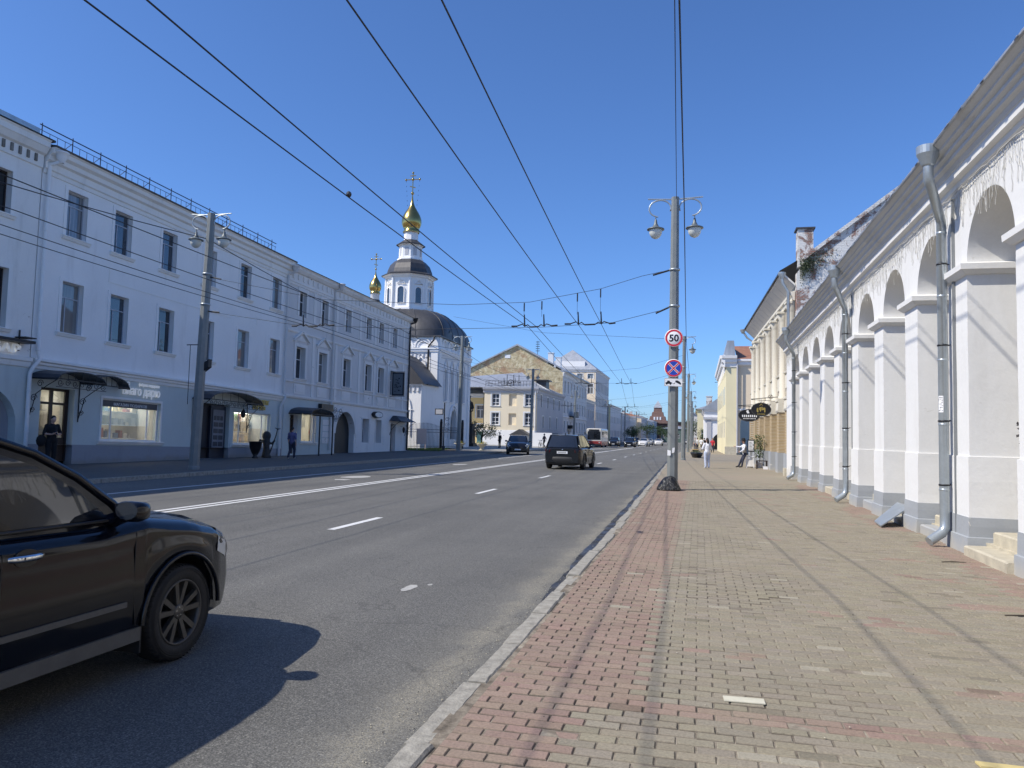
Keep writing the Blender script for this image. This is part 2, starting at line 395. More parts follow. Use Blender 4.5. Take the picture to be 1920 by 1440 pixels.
# painted lines on the road
def strip(name, x0, x1, y0, y1, z=-.116, mat=None, seg=1):
    b = MB()
    for i in range(seg):
        a = y0 + (y1 - y0) * i / seg; c = y0 + (y1 - y0) * (i + 1) / seg
        b.poly([(x0, a, z), (x1, a, z), (x1, c, z), (x0, c, z)])
    return b.build(name, mat or road_paint, road)
for x in (-10.56, -10.29): strip('centre_line', x, x + .13, -40, 420)
y = 12.15 - 8.9 * 3
while y < 330:
    strip('lane_dash', -6.16, -6.02, y, y + 2.1); y += 8.9
strip('edge_line', -14.12, -14.0, -40, 44)
strip('edge_line', -13.6, -13.48, 52, 300)
b = MB()
for (cx, cy, rx, ry) in ((-12.2, 26.2, .5, .9), (-11.9, 24.5, .3, .35), (-3.05, 8.0, .07, .2), (-2.9, 8.25, .03, .05), (-12.6, 40, .4, .8)):
    n = 14; b.poly([(cx + rx * cos(2 * pi * i / n) * U(.75, 1.1), cy + ry * sin(2 * pi * i / n) * U(.75, 1.1), -.1155) for i in range(n)])
b.build('worn_paint_patch', worn_paint, road)
# tar and puddle-dark strip against the right kerb
b = MB(); L = []; R_ = []
y = 1.0
while y < 60:
    wv = .03 + .07 * mnoise.noise((y * .55, 3, 0)) + .04 * mnoise.noise((y * 2.7, 9, 0))
    if y > 7: wv += min(.16, (y - 7) * .05)
    L.append((kerb_x(y) - max(.03, wv), y, -.1165)); R_.append((kerb_x(y) + .02, y, -.1165)); y += .16
for i in range(len(L) - 1): b.poly([L[i], R_[i], R_[i + 1], L[i + 1]])
b.build('gutter_tar', tar, road)

# right pavement: bed, kerb stones, bricks
b = MB()
ys = [-20, 0, 13, 30]
for i in range(len(ys) - 1):
    a, c = ys[i], ys[i + 1]
    b.poly([(kerb_x(a) + .1, a, -.0085), (4.3, a, -.0085), (4.3, c, -.0085), (kerb_x(c) + .1, c, -.0085)])
pave = struct(b.build('right_pavement', joint_sand))
b = MB(); ys = [30, 45, 60, 80, 120, 220]
for i in range(len(ys) - 1):
    a, c = ys[i], ys[i + 1]
    b.poly([(kerb_x(a) + .1, a, -.003), (14, a, -.003), (14, c, -.003), (kerb_x(c) + .1, c, -.003)])
struct(b.build('far_pavement', farpave))
y = -8.0; kb_rest = MB()
while y < 110:
    ln = U(.94, 1.04) if y < 40 else 3.0
    x0 = kerb_x(y + ln / 2); w0 = .155 + U(-.012, .012); dz = U(-.012, .010); dx = U(-.02, .02); ch = .022
    bb = MB(); n = 20 if y < 20 else 4; rg = []
    for i in range(n + 1):
        yy = y + .006 + (ln - .012) * i / n
        e = .012 * mnoise.noise((yy * 1.9, 1, 5)) + .005 * mnoise.noise((yy * 13, 1, 5)) if y < 30 else 0; e2 = .012 * mnoise.noise((yy * 2.1, 7, 2)) + .006 * mnoise.noise((yy * 11, 7, 2)) if y < 30 else 0
        zt = dz + .010 * mnoise.noise((yy * 2.3, 4, 4)) + .003 * mnoise.noise((yy * 12, 4, 4)); r0 = ch * (2.2 if i in (0, n) else 1.2)
        xa, xb = x0 + dx + e, x0 + dx + w0 + e2
        rg.append([(xa, yy, -.16), (xa, yy, zt - r0), (xa + ch, yy, zt - .002), (xb - ch * .6, yy, zt), (xb, yy, zt - ch * .6), (xb, yy, -.06)])
    bb.rings(rg, 0, False, True, True)
    bb.build('kerb_stone', kerb_stone_mat, pave); y += ln

def brick_geo(cx, cy, lx, ly, zt, rot, tx, ty):
    ch = .0075; c, s = cos(rot), sin(rot); pts = []
    for (k, dz) in ((0, -.05), (0, -ch), (ch, 0)):
        for (sx, sy) in ((-1, -1), (1, -1), (1, 1), (-1, 1)):
            px, py = sx * (lx / 2 - k), sy * (ly / 2 - k)
            pts.append((cx + px * c - py * s, cy + px * s + py * c, zt + dz + px * tx + py * ty))
    fs = []
    for r in (0, 1):
        for j in range(4): fs.append((r * 4 + j, r * 4 + (j + 1) % 4, r * 4 + 4 + (j + 1) % 4, r * 4 + 4 + j))
    fs.append((8, 9, 10, 11)); return pts, fs
bricks = []
row = 0; y = 2.3; PX = .2; PY = .1
while y < 30:
    xl = kerb_x(y) + .19; off = (row % 2) * PX / 2 + .012 * mnoise.noise((row * .7, 0, 0))
    k0 = int(floor((xl - .1) / PX)) - 1; k = k0
    while True:
        xa = max(xl, k * PX + off); xb = min(3.98, (k + 1) * PX + off); k += 1
        if xa > 3.96: break
        if xb - xa < .03: continue
        cx = (xa + xb) / 2; cy = y + PY / 2
        wav = .005 * mnoise.noise((cx * .8, cy * .8, 1)) + .003 * mnoise.noise((cx * 3, cy * 3, 6))
        j = (U(3, 5) if RND() > .06 else U(7, 12)) / 1000
        bord = -.64 if y < 4.55 else (-.36 + .02 * mnoise.noise((y, 2, 2)))
        red = cx < bord or (4.55 < y < 4.78) or (cx > 3.3 and mnoise.noise((cx * 1.2, cy * .45, 9)) > -.05) or (mnoise.noise((cx * .9, cy * 2.4, 17)) > .46 and RND() < .7)
        t = U(.90, 1.10)
        if red: col = (.355 * t, .252 * t * U(.95, 1.05), .20 * t)
        else: col = (.335 * t, .295 * t * U(.98, 1.02), .221 * t * U(.95, 1.05))
        if RND() < .03: col = tuple(x * .72 for x in col)
        if RND() < .012: col = (.44, .40, .31)
        zt = wav + U(-.0022, .0022) - (.006 if RND() < .02 else 0)
        bricks.append(((cx, cy, xb - xa - j, PY - (U(6, 10) if RND() > .05 else U(12, 18)) / 1000, zt, U(-.008, .008), U(-.012, .012), U(-.02, .02)), col))
    y += PY; row += 1
def brick_mesh(lst, name):
    V = []; F = []; T = []
    for (g_, col) in lst:
        p, f = brick_geo(*g_); o = len(V); V += p; F += [tuple(i + o for i in q) for q in f]; q_ = .5 + .9 * mnoise.noise((g_[0] * .9, g_[1] * .5, 31)) + .22 * (g_[0] - .4)
        jt = (.30, .265, .198) if q_ > .42 else (.105, .088, .072); T += [(*jt, 1.0)] * 8 + [(*col, 1.0)] * 4
    me = bpy.data.meshes.new(name); me.from_pydata(V, [], F); me.materials.append(paver)
    at = me.color_attributes.new('tint', 'FLOAT_COLOR', 'POINT'); at.data.foreach_set('color', [c for t in T for c in t]); return me
vis = sorted([i for i, (g_, c) in enumerate(bricks) if in_view(g_[0], g_[1], 0, .01)], key=lambda i: bricks[i][0][0] ** 2 + bricks[i][0][1] ** 2)[:300]
vs = set(vis)
for i in vis: link('paving_brick', brick_mesh([bricks[i]], 'paving_brick'), pave)
link('paving_bricks', brick_mesh([b_ for i, b_ in enumerate(bricks) if i not in vs], 'paving_bricks'), pave, kind='stuff')
# pebbles, grit and small litter on the bricks
b = MB()
for i in range(300):
    x, yy = U(-1.2, 3.8), 2.6 + 14 * RND() ** 1.6; r = U(.002, .006); b.ball((x, yy, r * .5 + .002), r, r * U(.6, 1.2), r * .6, 6, 0 if RND() < .6 else 1)
for i in range(1100):
    yy = 2.6 + 22 * RND() ** 1.4; x = kerb_x(yy) - abs(random.gauss(.03, .12)) * (1.3 + mnoise.noise((yy * 1.3, 0, 0))); r = U(.0015, .0055); b.ball((x, yy, -.115 + r * .4), r, r * U(.7, 1.2), r * .6, 6, 0 if RND() < .6 else 1)
tag(b.build('grit', [sandstone, plain('dark_grit', (.06, .055, .05), .9)]), 'loose grit and pebbles scattered on pavement and gutter', 'grit', kind='stuff')
b = MB(); b.box(-.12, -.045, 0, .12, .045, .006); o = b.build('chipped_tile', plain('pale_tile', (.6, .57, .45), .9)); o.location = (.28, 4.98, .004); o.rotation_euler.z = .06
tag(o, 'pale broken tile strip lying on the grey paving', 'tile')
b = MB(); b.prism([(-.14, -.03, 0), (.15, -.035, 0), (.145, .035, 0), (-.15, .03, 0)], (0, 0, .01)); o = b.build('wood_offcut', plain('yellow_wood', (.62, .5, .22), .8)); o.location = (1.5, 4.35, .004); o.rotation_euler.z = -.03
tag(o, 'short yellow wood offcut lying on the paving', 'offcut')
for k, (x, yy, a, lab) in enumerate(((2.95, 8.2, .1, 'thin brown stick lying near the arcade steps'), (3.35, 11.6, .25, 'dark twig lying below the nearest downpipe'))):
    b = MB(); b.tube([(-.16, 0, .008), (0, .012, .012), (.17, -.004, .008)], [.006, .008, .004], 6); o = b.build('twig', bark); o.location = (x, yy, 0); o.rotation_euler.z = a; tag(o, lab, 'twig')

# left pavement and kerb, paved forecourt by the church
b = MB(); b.poly([(-30, -40, 0), (-16.75, -40, 0), (-17.0, 44, 0), (-17.0, 300, 0), (-30, 300, 0)])
lpave = struct(b.build('left_pavement', left_pave))
y = -10.0
while y < 130:
    ln = 1.0 if y < 62 else 4.0; x0 = -16.75 - .004 * max(0, y) if y < 62 else -17.0
    bb = MB(); bb.hexa([(x0 - .17, y + .01, -.16), (x0, y + .01, -.16), (x0, y + ln - .01, -.16), (x0 - .17, y + ln - .01, -.16), (x0 - .16, y + .02, .01 + U(-.008, .01)), (x0 - .02, y + .02, .008), (x0 - .02, y + ln - .02, .006), (x0 - .16, y + ln - .02, .012)])
    bb.build('kerb_stone', kerb_stone_mat, lpave); y += ln
b = MB(); b.poly([(-40, 64, .006), (-17.2, 70.5, .006), (-17.2, 108, .006), (-40, 108, .006)]); struct(b.build('forecourt', plain('forecourt_slabs', (.34, .32, .28), .9, 0, .12, 1.5, .2)))
# ================================================================== white arcade on the right
AX = 3.88; PITCH = 2.69; PW = .87; AR = (PITCH - PW) / 2; SPR = 4.25; P0 = 12.63; DEP = .95
KS = list(range(-8, 9)); A_Y0 = P0 + PITCH * KS[0]; A_Y1 = P0 + PITCH * 8 + PW + 1.9
arc = thing('arcade_building', 'long white arcade with round arches and sheet eaves along the right pavement', 'building')
for k in KS:
    y0 = P0 + PITCH * k; y1 = y0 + PW; near = -2 <= k <= 4
    b = MB(); n = 10 if near else 2; rg = []
    for i in range(n + 1):                                       # slightly uneven hand-plastered pier
        z = 1.42 + (SPR - .1 - 1.42) * i / n
        j = lambda q: .006 * mnoise.noise((k * 3.3 + q, z * 1.4, 2)) if near else 0
        rg.append([(AX + j(0), y0 + j(1), z), (AX + j(2), y1 + j(3), z), (AX + DEP, y1, z), (AX + DEP, y0 + j(4), z)])
    b.rings(rg)
    rg = []
    for i in range(6):
        z = .5 + .92 * i / 5; j = lambda q: .008 * mnoise.noise((k * 2.1 + q, z * 2.4, 8)) if near else 0; e = .022
        rg.append([(AX - e + j(0), y0 - e + j(1), z), (AX - e + j(2), y1 + e + j(3), z), (AX + DEP, y1 + e, z), (AX + DEP, y0 - e + j(4), z)])
    top = [(AX, y0, 1.425), (AX, y1, 1.425), (AX + DEP, y1, 1.425), (AX + DEP, y0, 1.425)]
    b.rings(rg + [top]); b.build('pier', white_plaster, arc)
    b = MB(); rg = []
    for z, e in ((-.12, .075), (.10, .07), (.24, .06), (.25, .035), (.40, .034), (.53, .03), (.53, .0)):
        j = lambda q: .009 * mnoise.noise((k * 1.7 + q, z * 4, 3)) if near else 0
        rg.append([(AX - e + j(0), y0 - e + j(1), z), (AX - e + j(2), y1 + e + j(3), z), (AX + DEP, y1 + e, z), (AX + DEP, y0 - e + j(4), z)])
    b.rings(rg); b.build('plinth', grey_plinth, arc)
    b = MB(); rg = []
    for z, e in ((SPR - .12, 0), (SPR - .115, .04), (SPR - .06, .10), (SPR - .055, .115), (SPR + .03, .12), (SPR + .035, .10), (SPR + .07, 0)):
        rg.append([(AX - e, y0 - e, z), (AX - e, y1 + e, z), (AX + DEP + .02, y1 + e, z), (AX + DEP + .02, y0 - e, z)])
    b.rings(rg); b.build('impost', white_plaster, arc)
# wall above the imposts with the arch openings
ZT = 5.78; b = MB()
for k in KS:
    y0 = P0 + PITCH * k; y1 = y0 + PW; yc = y1 + AR
    last = k == KS[-1]
    for (xx, flip) in ((AX, 0), (AX + DEP, 1)):
        b.poly([(xx, y0, SPR), (xx, y1, SPR), (xx, y1, ZT), (xx, y0, ZT)])
        if last: continue
        n = 28
        for i in range(n):
            t0, t1 = pi - pi * i / n, pi - pi * (i + 1) / n
            a = (xx, yc + AR * cos(t0), SPR + AR * sin(t0)); c = (xx, yc + AR * cos(t1), SPR + AR * sin(t1))
            b.poly([a, c, (xx, c[1], ZT), (xx, a[1], ZT)])
    if not last:
        n = 28; pts = []
        for i in range(n + 1):
            t0 = pi - pi * i / n; pts.append((yc + AR * cos(t0), SPR + AR * sin(t0)))
        o = len(b.v); b.v += [(AX, p[0], p[1]) for p in pts] + [(AX + DEP, p[0], p[1]) for p in pts]
        for i in range(n): b.f.append((o + i, o + i + 1, o + n + 2 + i, o + n + 1 + i)); b.m.append(0); b.s.append(True)
ye = P0 + PITCH * 8 + PW
b.box(AX, ye, -.1, AX + DEP, A_Y1, ZT)
b.build('arch_wall', white_plaster, arc)
b = MB(); b.box(7.0, A_Y0, 0, 7.3, A_Y1, ZT); b.build('gallery_wall', shade_plaster, arc)
b = MB(); b.box(AX + DEP, A_Y0, 5.5, 7.0, A_Y1, 5.56); b.build('gallery_ceiling', shade_plaster, arc)
b = MB(); b.box(AX + .18, A_Y0, -.1, 7.0, A_Y1, .18); b.build('gallery_floor', sandstone, arc)
for k in range(-4, 8, 2):
    yc = P0 + PITCH * k + PW + AR; d = MB(); d.box(6.93, yc - .6, .18, 6.99, yc + .6, 2.6); d.build('door', brown_wood, arc)
# cornice: plaster cove below, sheet-metal soffit and roof edge
def extrude_y(b, prof, y0, y1, step=1.0, jit=.004, m=0, smooth=False):
    n = max(1, int((y1 - y0) / step)); rg = []
    for i in range(n + 1):
        y = y0 + (y1 - y0) * i / n; q = lambda a: jit * mnoise.noise((a * 5.1, y * .9, a))
        rg.append([(x + q(ii), y, z + q(ii + .5)) for ii, (x, z) in enumerate(prof)])
    return b.rings(rg, m, smooth, False)
b = MB(); extrude_y(b, [(AX + .02, 5.50), (AX - .05, 5.53), (AX - .055, 5.60), (AX - .14, 5.625), (AX - .145, 5.735), (AX - .16, 5.74)], A_Y0, A_Y1, .7, .006); b.build('cornice', white_plaster, arc)
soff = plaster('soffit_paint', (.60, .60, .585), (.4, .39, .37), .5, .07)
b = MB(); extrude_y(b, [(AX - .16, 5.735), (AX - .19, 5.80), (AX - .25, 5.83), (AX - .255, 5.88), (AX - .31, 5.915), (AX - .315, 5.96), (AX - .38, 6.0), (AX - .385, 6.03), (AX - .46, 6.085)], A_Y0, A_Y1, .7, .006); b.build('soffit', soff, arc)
b = MB(); extrude_y(b, [(AX - .46, 6.08), (AX - .485, 6.095), (AX - .49, 6.12), (AX - .47, 6.15), (AX + 1.0, 6.62), (AX + 4.0, 7.5), (AX + 4.0, 5.6)], A_Y0, A_Y1, .45, .016)
rf = b.build('roof', roof_grey, arc)
y = A_Y0 + .3
while y < A_Y1:
    s = MB(); s.hexa([(AX - .46, y, 6.13), (AX - .46, y + .03, 6.13), (AX + 4, y + .03, 7.49), (AX + 4, y, 7.49), (AX - .46, y, 6.175), (AX - .46, y + .03, 6.175), (AX + 4, y + .03, 7.54), (AX + 4, y, 7.54)]); s.build('roof_seam', roof_grey, rf); y += .62
# crumpled sheet tags hanging at the roof edge
b = MB()
for i in range(46):
    y = U(6, 35); l = U(.06, .2); b.poly([(AX - .492, y, 6.12), (AX - .492, y + l, 6.12), (AX - .50, y + l * .8, 6.12 - U(.02, .06)), (AX - .50, y + l * .2, 6.12 - U(.02, .06))])
b.build('roof_edge_flashing', roof_dark, arc)
def downpipe(y, parent, xw=AX, zt=6.04, xe=AX - .50, zb=.12, mat=None, r=.072):
    mat = mat or zinc; xp = xw - .13
    b = MB(); b.tube([(xe, y - .72, zt - .16), (xe, y - .72, zt - .42), (xe + .02, y - .70, zt - .46), (xp - .02, y - .03, zt - .86), (xp, y, zt - .92), (xp, y, zb + .32), (xp, y, zb + .17), (xp - .05, y - .03, zb + .09), (xp - .26, y - .12, zb - .04)], r, 16)
    z = zt - 1.1
    while z > .6: b.lathe([(r, 0), (r + .006, .008), (r + .006, .03), (r, .038)], (xp, y, z), 16); z -= 1.02
    p = b.build('downpipe', mat, parent)
    f = MB(); f.lathe([(r, zt - .22), (r + .02, zt - .2), (.165, zt - .03), (.168, zt + .09), (.15, zt + .09), (.148, zt - .02), (r - .01, zt - .2)], (xe, y - .72, 0), 22, 0, False); f.build('funnel', mat, p)
    for z in (zt - 1.6, zt - 2.9, zt - 4.1, zt - 5.1):
        if z < .4: continue
        c = MB(); c.lathe([(r + .004, 0), (r + .01, .004), (r + .01, .024), (r + .004, .028)], (xp, y, z), 16); c.tube([(xp + r, y + .01, z + .014), (xp + .1, y + .03, z + .014), (xp + .1, y + .06, z + .03), (xw + .02, y + .09, z + .03)], .007, 6); c.build('bracket', dark_iron, p)
    return p
p1 = downpipe(13.38, arc); downpipe(21.75, arc); downpipe(33.1, arc)
b = MB(); b.lathe([(.0735, 2.08), (.0735, 2.36)], (AX - .13, 13.38, 0), 24); 
st = MB(); n = 8
for i in range(n):
    a0 = radians(190 + i * 8); a1 = radians(190 + (i + 1) * 8); q = lambda a, z: (AX - .13 + .0745 * cos(a), 13.38 + .0745 * sin(a), z)
    st.poly([q(a0, 2.09), q(a1, 2.09), q(a1, 2.35), q(a0, 2.35)])
sk_ = st.build('sticker', sign_white, p1)
st = MB()
for r_ in range(9):
    z = 2.11 + r_ * .026
    for i in range(7):
        if RND() < .35: continue
        a0 = radians(194 + i * 8); a1 = a0 + radians(U(3, 7)); st.poly([(AX - .13 + .0752 * cos(a), 13.38 + .0752 * sin(a), zz) for a, zz in ((a0, z), (a1, z), (a1, z + .014), (a0, z + .014))])
st.build('sticker_print', sign_black, p1)
# cable conduit beside the pipe
b = MB(); b.box(AX - .035, 13.16, .1, AX + .002, 13.22, 5.45); b.build('conduit', plain('grey_conduit', (.2, .21, .215), .6), arc)
b = MB(); b.box(AX - .02, 21.48, .1, AX + .002, 21.52, 5.45); b.build('conduit', MATS['grey_conduit'], arc)
# steps and blocks in the arch feet
for (y0, y1, xo, h, dep, ma) in ((10.86, 12.48, -.14, .14, .5, sandstone), (10.8, 12.4, .22, .36, .4, sandstone), (13.62, 15.2, -.02, .16, .4, grey_plinth), (14.2, 15.2, .22, .34, .4, sandstone), (16.3, 17.7, -.03, .10, .5, grey_plinth), (18.9, 20.5, .05, .2, .5, grey_plinth), (19.4, 20.4, .25, .36, .4, sandstone), (24.4, 26.0, .0, .2, .5, sandstone), (8.1, 9.8, -.12, .16, .5, sandstone)):
    s = MB(); n = 8; rg = []
    for i in range(n + 1):
        y = y0 + (y1 - y0) * i / n; j = .014 * mnoise.noise((y * 4, h * 9, 1)); j2 = .012 * mnoise.noise((y * 5, h * 7, 6))
        rg.append([(AX + xo + j, y, -.05), (AX + xo + j, y, h - .02), (AX + xo + .025 + j, y, h + j2), (AX + xo + dep, y, h + .003), (AX + xo + dep, y, -.05)])
    s.rings(rg, 0, False, True, True); s.build('step', ma, arc)
b = MB(); b.hexa([(AX - .55, 15.75, .02), (AX - .5, 16.55, .03), (AX + .1, 17.35, .36), (AX + .1, 16.35, .36), (AX - .55, 15.75, .045), (AX - .5, 16.55, .055), (AX + .1, 17.35, .385), (AX + .1, 16.35, .385)])
tag(b.build('metal_ramp', zinc), 'grey sheet-metal ramp sloping from an arch to the pavement', 'ramp')
# unlit icicle garlands under the eaves, one per bay
wire_pale = plain('pale_cable', (.55, .54, .50), .6, 0, .1, 9, 0)
for k in range(-3, 9):
    y0 = P0 + PITCH * k; b = MB(); y = y0; xg = AX - .035; main = []
    while y <= y0 + PITCH + .001:
        main.append((xg - .01 + U(-.012, .012), y, 5.50 - .04 * abs(sin((y - y0) * 3.1)) + U(-.015, .015))); y += PITCH / 16
    b.tube(main, .009, 5)
    y = y0 + .02
    while y < y0 + PITCH:
        ln = U(.12, .62) * (1 if RND() < .8 else .5); p = [(xg, y, 5.49)]; z = 5.49; yy = y
        while z > 5.49 - ln:
            z -= U(.05, .09); yy += U(-.035, .035); p.append((AX - .012 + U(-.012, .006), yy, z))
        b.tube(p, .0045, 3, 0, False)
        for q in p[1::2]:
            if RND() < .5: b.tube([q, (q[0], q[1] + U(-.03, .03), q[2] - .035)], .005, 3, 0, False)
        y += U(.045, .085)
    nth = {-3: 'out beyond the right picture edge', -2: 'at the right picture edge', -1: 'over the nearest whole pier', 0: 'above the near downpipe', 1: 'above the second arch past the near downpipe', 2: 'above the third arch past the near downpipe', 3: 'just before the second downpipe', 4: 'just past the second downpipe', 5: 'above the second arch past the second downpipe', 6: 'above the third arch past the second downpipe', 7: 'just before the farthest downpipe', 8: 'at the far end of the arcade'}[k]
    tag(b.build('icicle_lights', wire_pale), 'unlit pale icicle light string under the eaves ' + nth, 'string lights', 'icicle light strings along the arcade')
# iron flower stand in the nearest arch
st = thing('flower_stand', 'black iron flower stand with wilted clumps at the nearest arch', 'flower stand', (4.12, 10.93, .2))
b = MB(); b.tube([(0, 0, 0), (0, 0, 1.75)], .022, 8); b.tube([(-.16, -.1, 0), (0, 0, .12), (.16, .1, 0)], .012, 6); b.build('post', dark_iron, st)
b = MB(); b.lathe([(.09, .42), (.13, .66), (.145, .67), (.145, .70), (.11, .70)], (0, 0, 0), 12); b.build('pot', grey_plastic, st)
for zc in (1.55, 1.0):
    b = MB()
    for i in range(150):
        c = Vector((random.gauss(-.05, .07), random.gauss(0, .07), zc + random.gauss(0, .075))); a = Vector((U(-1, 1), U(-1, 1), U(-1, 1))).normalized() * .03; d = Vector((U(-1, 1), U(-1, 1), U(-1, 1))).normalized() * .022
        b.poly([c - a, c + d, c + a, c - d])
    b.build('flower_clump', plain('wilted_flower', (.05, .045, .045), .8), st)
# ================================================================== facade helpers
class FR:
    """a vertical facade: a runs along the wall, z up, d outwards; optional gentle fall along the wall"""
    def __init__(self, o, u, n, slope=0.0, a0=0.0):
        self.o = Vector(o); self.u = Vector(u).normalized(); self.n = Vector(n).normalized(); self.s = slope; self.a0 = a0
    def P(self, a, z, d=0.0): return self.o + self.u * a + self.n * d + Vector((0, 0, z - self.s * (a - self.a0)))
    def box(self, b, a0, a1, z0, z1, d0, d1, m=0):
        P = self.P; return b.hexa([P(a0, z0, d0), P(a1, z0, d0), P(a1, z0, d1), P(a0, z0, d1), P(a0, z1, d0), P(a1, z1, d0), P(a1, z1, d1), P(a0, z1, d1)], m)
    def prof(self, b, a0, a1, pr, m=0, n=1):
        """horizontal moulding: pr = [(d, z)...] swept along the wall with closed ends"""
        rg = [[self.P(a0 + (a1 - a0) * i / n, z, d) for d, z in pr] for i in range(n + 1)]
        return b.rings(rg, m, False, True, True)
    def wall(self, b, a0, a1, z0, z1, ops, dep=.3, m=0, mr=None):
        mr = m if mr is None else mr; P = self.P
        A = sorted(set([a0, a1] + [x for o in ops for x in (o[0], o[1])])); Z = sorted(set([z0, z1] + [x for o in ops for x in (o[2], o[3])]))
        for i in range(len(A) - 1):
            for j in range(len(Z) - 1):
                ca, cz = (A[i] + A[i + 1]) / 2, (Z[j] + Z[j + 1]) / 2
                if any(o[0] < ca < o[1] and o[2] < cz < o[3] for o in ops): continue
                b.poly([P(A[i], Z[j]), P(A[i + 1], Z[j]), P(A[i + 1], Z[j + 1]), P(A[i], Z[j + 1])], m)
        for o in ops:
            x0, x1, y0, y1 = o[:4]; arch = len(o) > 4 and o[4]
            zs = y1 - arch if arch else y1
            for x in (x0, x1): b.poly([P(x, y0), P(x, zs), P(x, zs, -dep), P(x, y0, -dep)], mr)
            b.poly([P(x0, y0), P(x1, y0), P(x1, y0, -dep), P(x0, y0, -dep)], mr)
            if not arch: b.poly([P(x0, y1), P(x1, y1), P(x1, y1, -dep), P(x0, y1, -dep)], mr)
            else:
                n = 14; c = (x0 + x1) / 2; r = (x1 - x0) / 2; q = [(c - r * cos(pi * i / n), zs + arch * sin(pi * i / n)) for i in range(n + 1)]
                for i in range(n):
                    b.poly([P(*q[i]), P(*q[i + 1]), P(q[i + 1][0], y1), P(q[i][0], y1)], m)
                    b.poly([P(*q[i]), P(*q[i + 1]), P(*q[i + 1], -dep), P(*q[i], -dep)], mr)
        return b
def window(th, F, a0, a1, z0, z1, frame=white_frame, pane=None, trim=None, sill=None, dep=.2, bar=.05, mull=(.5,), tran=(.7,), tw=.11, td=.035, arch=0, low=True):
    """window = frame bars, with pane, surround and sill as its own pieces"""
    if pane is None: pane = PANES[int(RND() * 4) % 4]
    b = MB(); d0, d1 = -dep - .03, -dep + .03
    F.box(b, a0, a0 + bar, z0, z1, d0, d1); F.box(b, a1 - bar, a1, z0, z1, d0, d1); F.box(b, a0 + bar, a1 - bar, z0, z0 + bar, d0, d1); F.box(b, a0 + bar, a1 - bar, z1 - bar, z1, d0, d1)
    for t in tran: zt = z0 + (z1 - z0) * t; F.box(b, a0 + bar, a1 - bar, zt - bar * .4, zt + bar * .4, d0 + .005, d1 - .004)
    zt = z0 + (z1 - z0) * tran[0] if (tran and low) else z1
    for t in mull: am = a0 + (a1 - a0) * t; F.box(b, am - bar * .4, am + bar * .4, z0 + bar, zt - bar * .4, d0 + .007, d1 - .007)
    wd = b.build('window', frame, th)
    p = MB(); p.poly([F.P(a0, z0, -dep), F.P(a1, z0, -dep), F.P(a1, z1, -dep), F.P(a0, z1, -dep)]); p.build('pane', pane, wd)
    if trim:
        t = MB(); e = td
        F.box(t, a0 - tw, a0, z0, z1 + tw, -.01, e); F.box(t, a1, a1 + tw, z0, z1 + tw, -.01, e); F.box(t, a0, a1, z1, z1 + tw, -.01, e)
        t.build('surround', trim, wd)
    if sill:
        s = MB(); F.prof(s, a0 - .2, a1 + .2, [(-.02, z0 - .16), (.06, z0 - .15), (.10, z0 - .06), (.13, z0 - .05), (.13, z0 - .01), (-.02, z0)]); s.build('sill', sill, wd)
    return wd
def text_mesh(body, size, ext=.01, align='LEFT', bold=0.0, sx=1.0):
    cu = bpy.data.curves.new('t', 'FONT'); cu.body = body; cu.size = size; cu.extrude = ext; cu.align_x = align; cu.offset = bold; cu.resolution_u = 3
    o = bpy.data.objects.new('t', cu); C.objects.link(o); dg = bpy.context.evaluated_depsgraph_get(); dg.update()
    me = bpy.data.meshes.new_from_object(o.evaluated_get(dg)); bpy.data.objects.remove(o, do_unlink=True)
    b = MB(); b._add([(v.co.x * sx, v.co.y, v.co.z) for v in me.vertices], [tuple(p.vertices) for p in me.polygons])
    return b
def put_text(F, body, a, z, size, mat, parent, name='lettering', d=.03, ext=.012, align='LEFT', bold=0.0, fit=None):
    t = text_mesh(body, size, ext, align, bold)
    if fit:
        xs = [v[0] for v in t.v]; k = fit / (max(xs) - min(xs)); t.v = [(v[0] * k, v[1], v[2]) for v in t.v]
    b = MB(); b.add(t, lambda p: F.P(a + p[0], z + p[1], d + p[2])); return b.build(name, mat, parent)
def gable_roof(b, x0, x1, y0, y1, z, h, along='y', ov=.3, m=0):
    if along == 'y':
        xm = (x0 + x1) / 2; b.prism([(x0 - ov, y0 - ov, z), (x1 + ov, y0 - ov, z), (x1 + ov, y0 - ov, z + .08), (xm, y0 - ov, z + h), (x0 - ov, y0 - ov, z + .08)], (0, y1 - y0 + 2 * ov, 0), m)
    else:
        ym = (y0 + y1) / 2; b.prism([(x0 - ov, y0 - ov, z), (x0 - ov, y1 + ov, z), (x0 - ov, y1 + ov, z + .08), (x0 - ov, ym, z + h), (x0 - ov, y0 - ov, z + .08)], (x1 - x0 + 2 * ov, 0, 0), m)
    return b
def hip_roof(b, x0, x1, y0, y1, z, h, ov=.35, m=0, ridge=.35):
    x0 -= ov; x1 += ov; y0 -= ov; y1 += ov; xm, ym = (x0 + x1) / 2, (y0 + y1) / 2
    if (y1 - y0) >= (x1 - x0): r = (y1 - y0) / 2 - (x1 - x0) * ridge; R = [(xm, ym - r, z + h), (xm, ym + r, z + h)]
    else: r = (x1 - x0) / 2 - (y1 - y0) * ridge; R = [(xm - r, ym, z + h), (xm + r, ym, z + h)]
    a, bb, c, d = (x0, y0, z), (x1, y0, z), (x1, y1, z), (x0, y1, z)
    if (y1 - y0) >= (x1 - x0): fs = [(a, bb, R[0]), (bb, c, R[1], R[0]), (c, d, R[1]), (d, a, R[0], R[1])]
    else: fs = [(a, bb, R[1], R[0]), (bb, c, R[1]), (c, d, R[0], R[1]), (d, a, R[0])]
    for f in fs: b.poly(f, m)
    return b.poly([d, c, bb, a], m)

